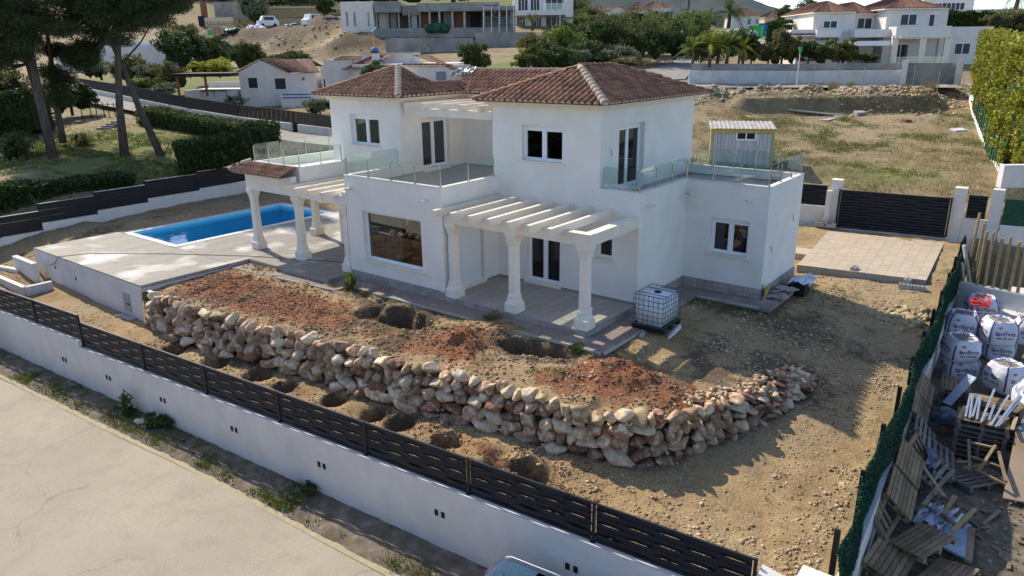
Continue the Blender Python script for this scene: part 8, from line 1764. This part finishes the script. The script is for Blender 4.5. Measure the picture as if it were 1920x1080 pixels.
# ---- pines
PT = [('leftmost slender pine with a curved trunk', [(97,292,46), (75,200,46.3), (52,120,46.6), (20,60,47), (-10,10,47)], .24), ('second pine with a dark leaning trunk', [(98,288,45), (78,200,45), (62,120,45), (48,60,45), (28,10,45)], .32), ('pine with a straight trunk left of the central pair', [(116,256,49), (106,200,49), (98,130,49), (88,60,49), (85,0,49)], .26), ('tall straight pine in the middle of the garden', [(232,284,46), (224,200,46), (221,120,46), (222,60,46), (215,-10,46)], .30), ('pine leaning strongly across the straight one', [(306,293,46.5), (262,205,46.5), (228,120,46.5), (205,70,46.5), (190,20,46.5)], .26)]
CR = [[], [], [], [], []]; r = random.Random(5)
def bottom(px): return float(np.interp(px, [-80, 0, 40, 80, 110, 150, 190, 215, 240, 265, 300, 330, 345], [140, 135, 118, 95, 72, 60, 88, 100, 72, 58, 58, 40, 12]))
for _ in range(330):
    px = r.uniform(-80, 342); py = r.uniform(-170, 1)*1.0; py = -170+(bottom(px)+170)*r.random()**.62; d = r.uniform(42.5, 50.5); i = min(range(5), key=lambda k: abs(PT[k][1][3][0]-px)+r.uniform(0, 50)); CR[i].append(deep(px, py-12, d))
for _ in range(16): px = r.uniform(140, 170); CR[4].append(deep(px, r.uniform(80, 122), 47))
for _ in range(14): CR[2].append(deep(r.uniform(85, 118), r.uniform(90, 205), 48.5))
for i, (lb, tr, rad) in enumerate(PT):
    P_ = [deep(*t_) for t_ in tr]; P_[0].z -= .4; root = thing('pine_tree', P_[0]+Vector((0,0,.4)), lb, 'pine'); q = MB(); rad *= .74; q.tube(P_, [rad*1.3, rad, rad*.85, rad*.7, rad*.5], 10); q.sm = True; part('trunk', q, 'bark', root)
    q = MB()
    for c in CR[i][::3]:
        b = min(P_[2:], key=lambda p_: (p_-c).length); mid = b.lerp(c, .5)+Vector((0, 0, -.3)); q.tube([b, mid, c], [.07, .05, .02], 5)
    part('limbs', q, 'bark', root)
    cs = [tuple(c) for c in CR[i]]; v = leaves(cs, 620*len(cs), (.95, .95, .52), .13, nr, aspect=.16); leaf_obj('crown', v, 'pine_needle', root)
sheet([(-12.2,7.7,7.10), (-11.6,7.3,6.98), (-11.0,7.9,7.2), (-11.7,8.4,7.42)], 'grey_concrete', 'crumpled dark netting left on the tiles beside the attic room', 'netting', 'netting', 18, .10, 4)
sheet([(-11.6,7.9,7.28), (-11.2,7.6,7.16), (-10.8,8.0,7.26), (-11.2,8.3,7.4)], 'plastic_film', 'scrap of clear plastic caught on the tiles by the ridge', 'plastic_scrap', 'plastic sheet', 14, .08, 14)
# ---- mountain far away
mt = MB(); prof = [(700, -80), (850, -70), (1000, -60), (1150, -45), (1300, -22), (1380, -8), (1405, -3), (1430, 6), (1450, 13), (1475, 25), (1500, 36), (1560, 60)]
cols = 110; rws = 26; v = []
for i in range(cols+1):
    px = 700+(1560-700)*i/cols; top = float(np.interp(px, [a for a, b in prof], [b for a, b in prof]))+3*float(fbm(np.array([px*.05]), np.array([0.]), 3, 3)[0])
    a = deep(px, top, 1500); b = deep(px, 64, 560)
    for j in range(rws+1):
        t_ = j/rws; p = a.lerp(b, t_); p.z = b.z+(a.z-b.z)*(1-t_)**1.15+26*float(fbm(np.array([p.x*.008]), np.array([p.y*.008]), 4, 5)[0])*math.sin(PI*t_); v.append(tuple(p))
f = [(i*(rws+1)+j, (i+1)*(rws+1)+j, (i+1)*(rws+1)+j+1, i*(rws+1)+j+1) for i in range(cols) for j in range(rws)]
o = bpy.data.objects.new('mountain', np_mesh('mountain', v, f, 'mountain', 4, True)); COL.objects.link(o); tag(o, kind='structure')
S.render.resolution_x = 1024; S.render.resolution_y = 576
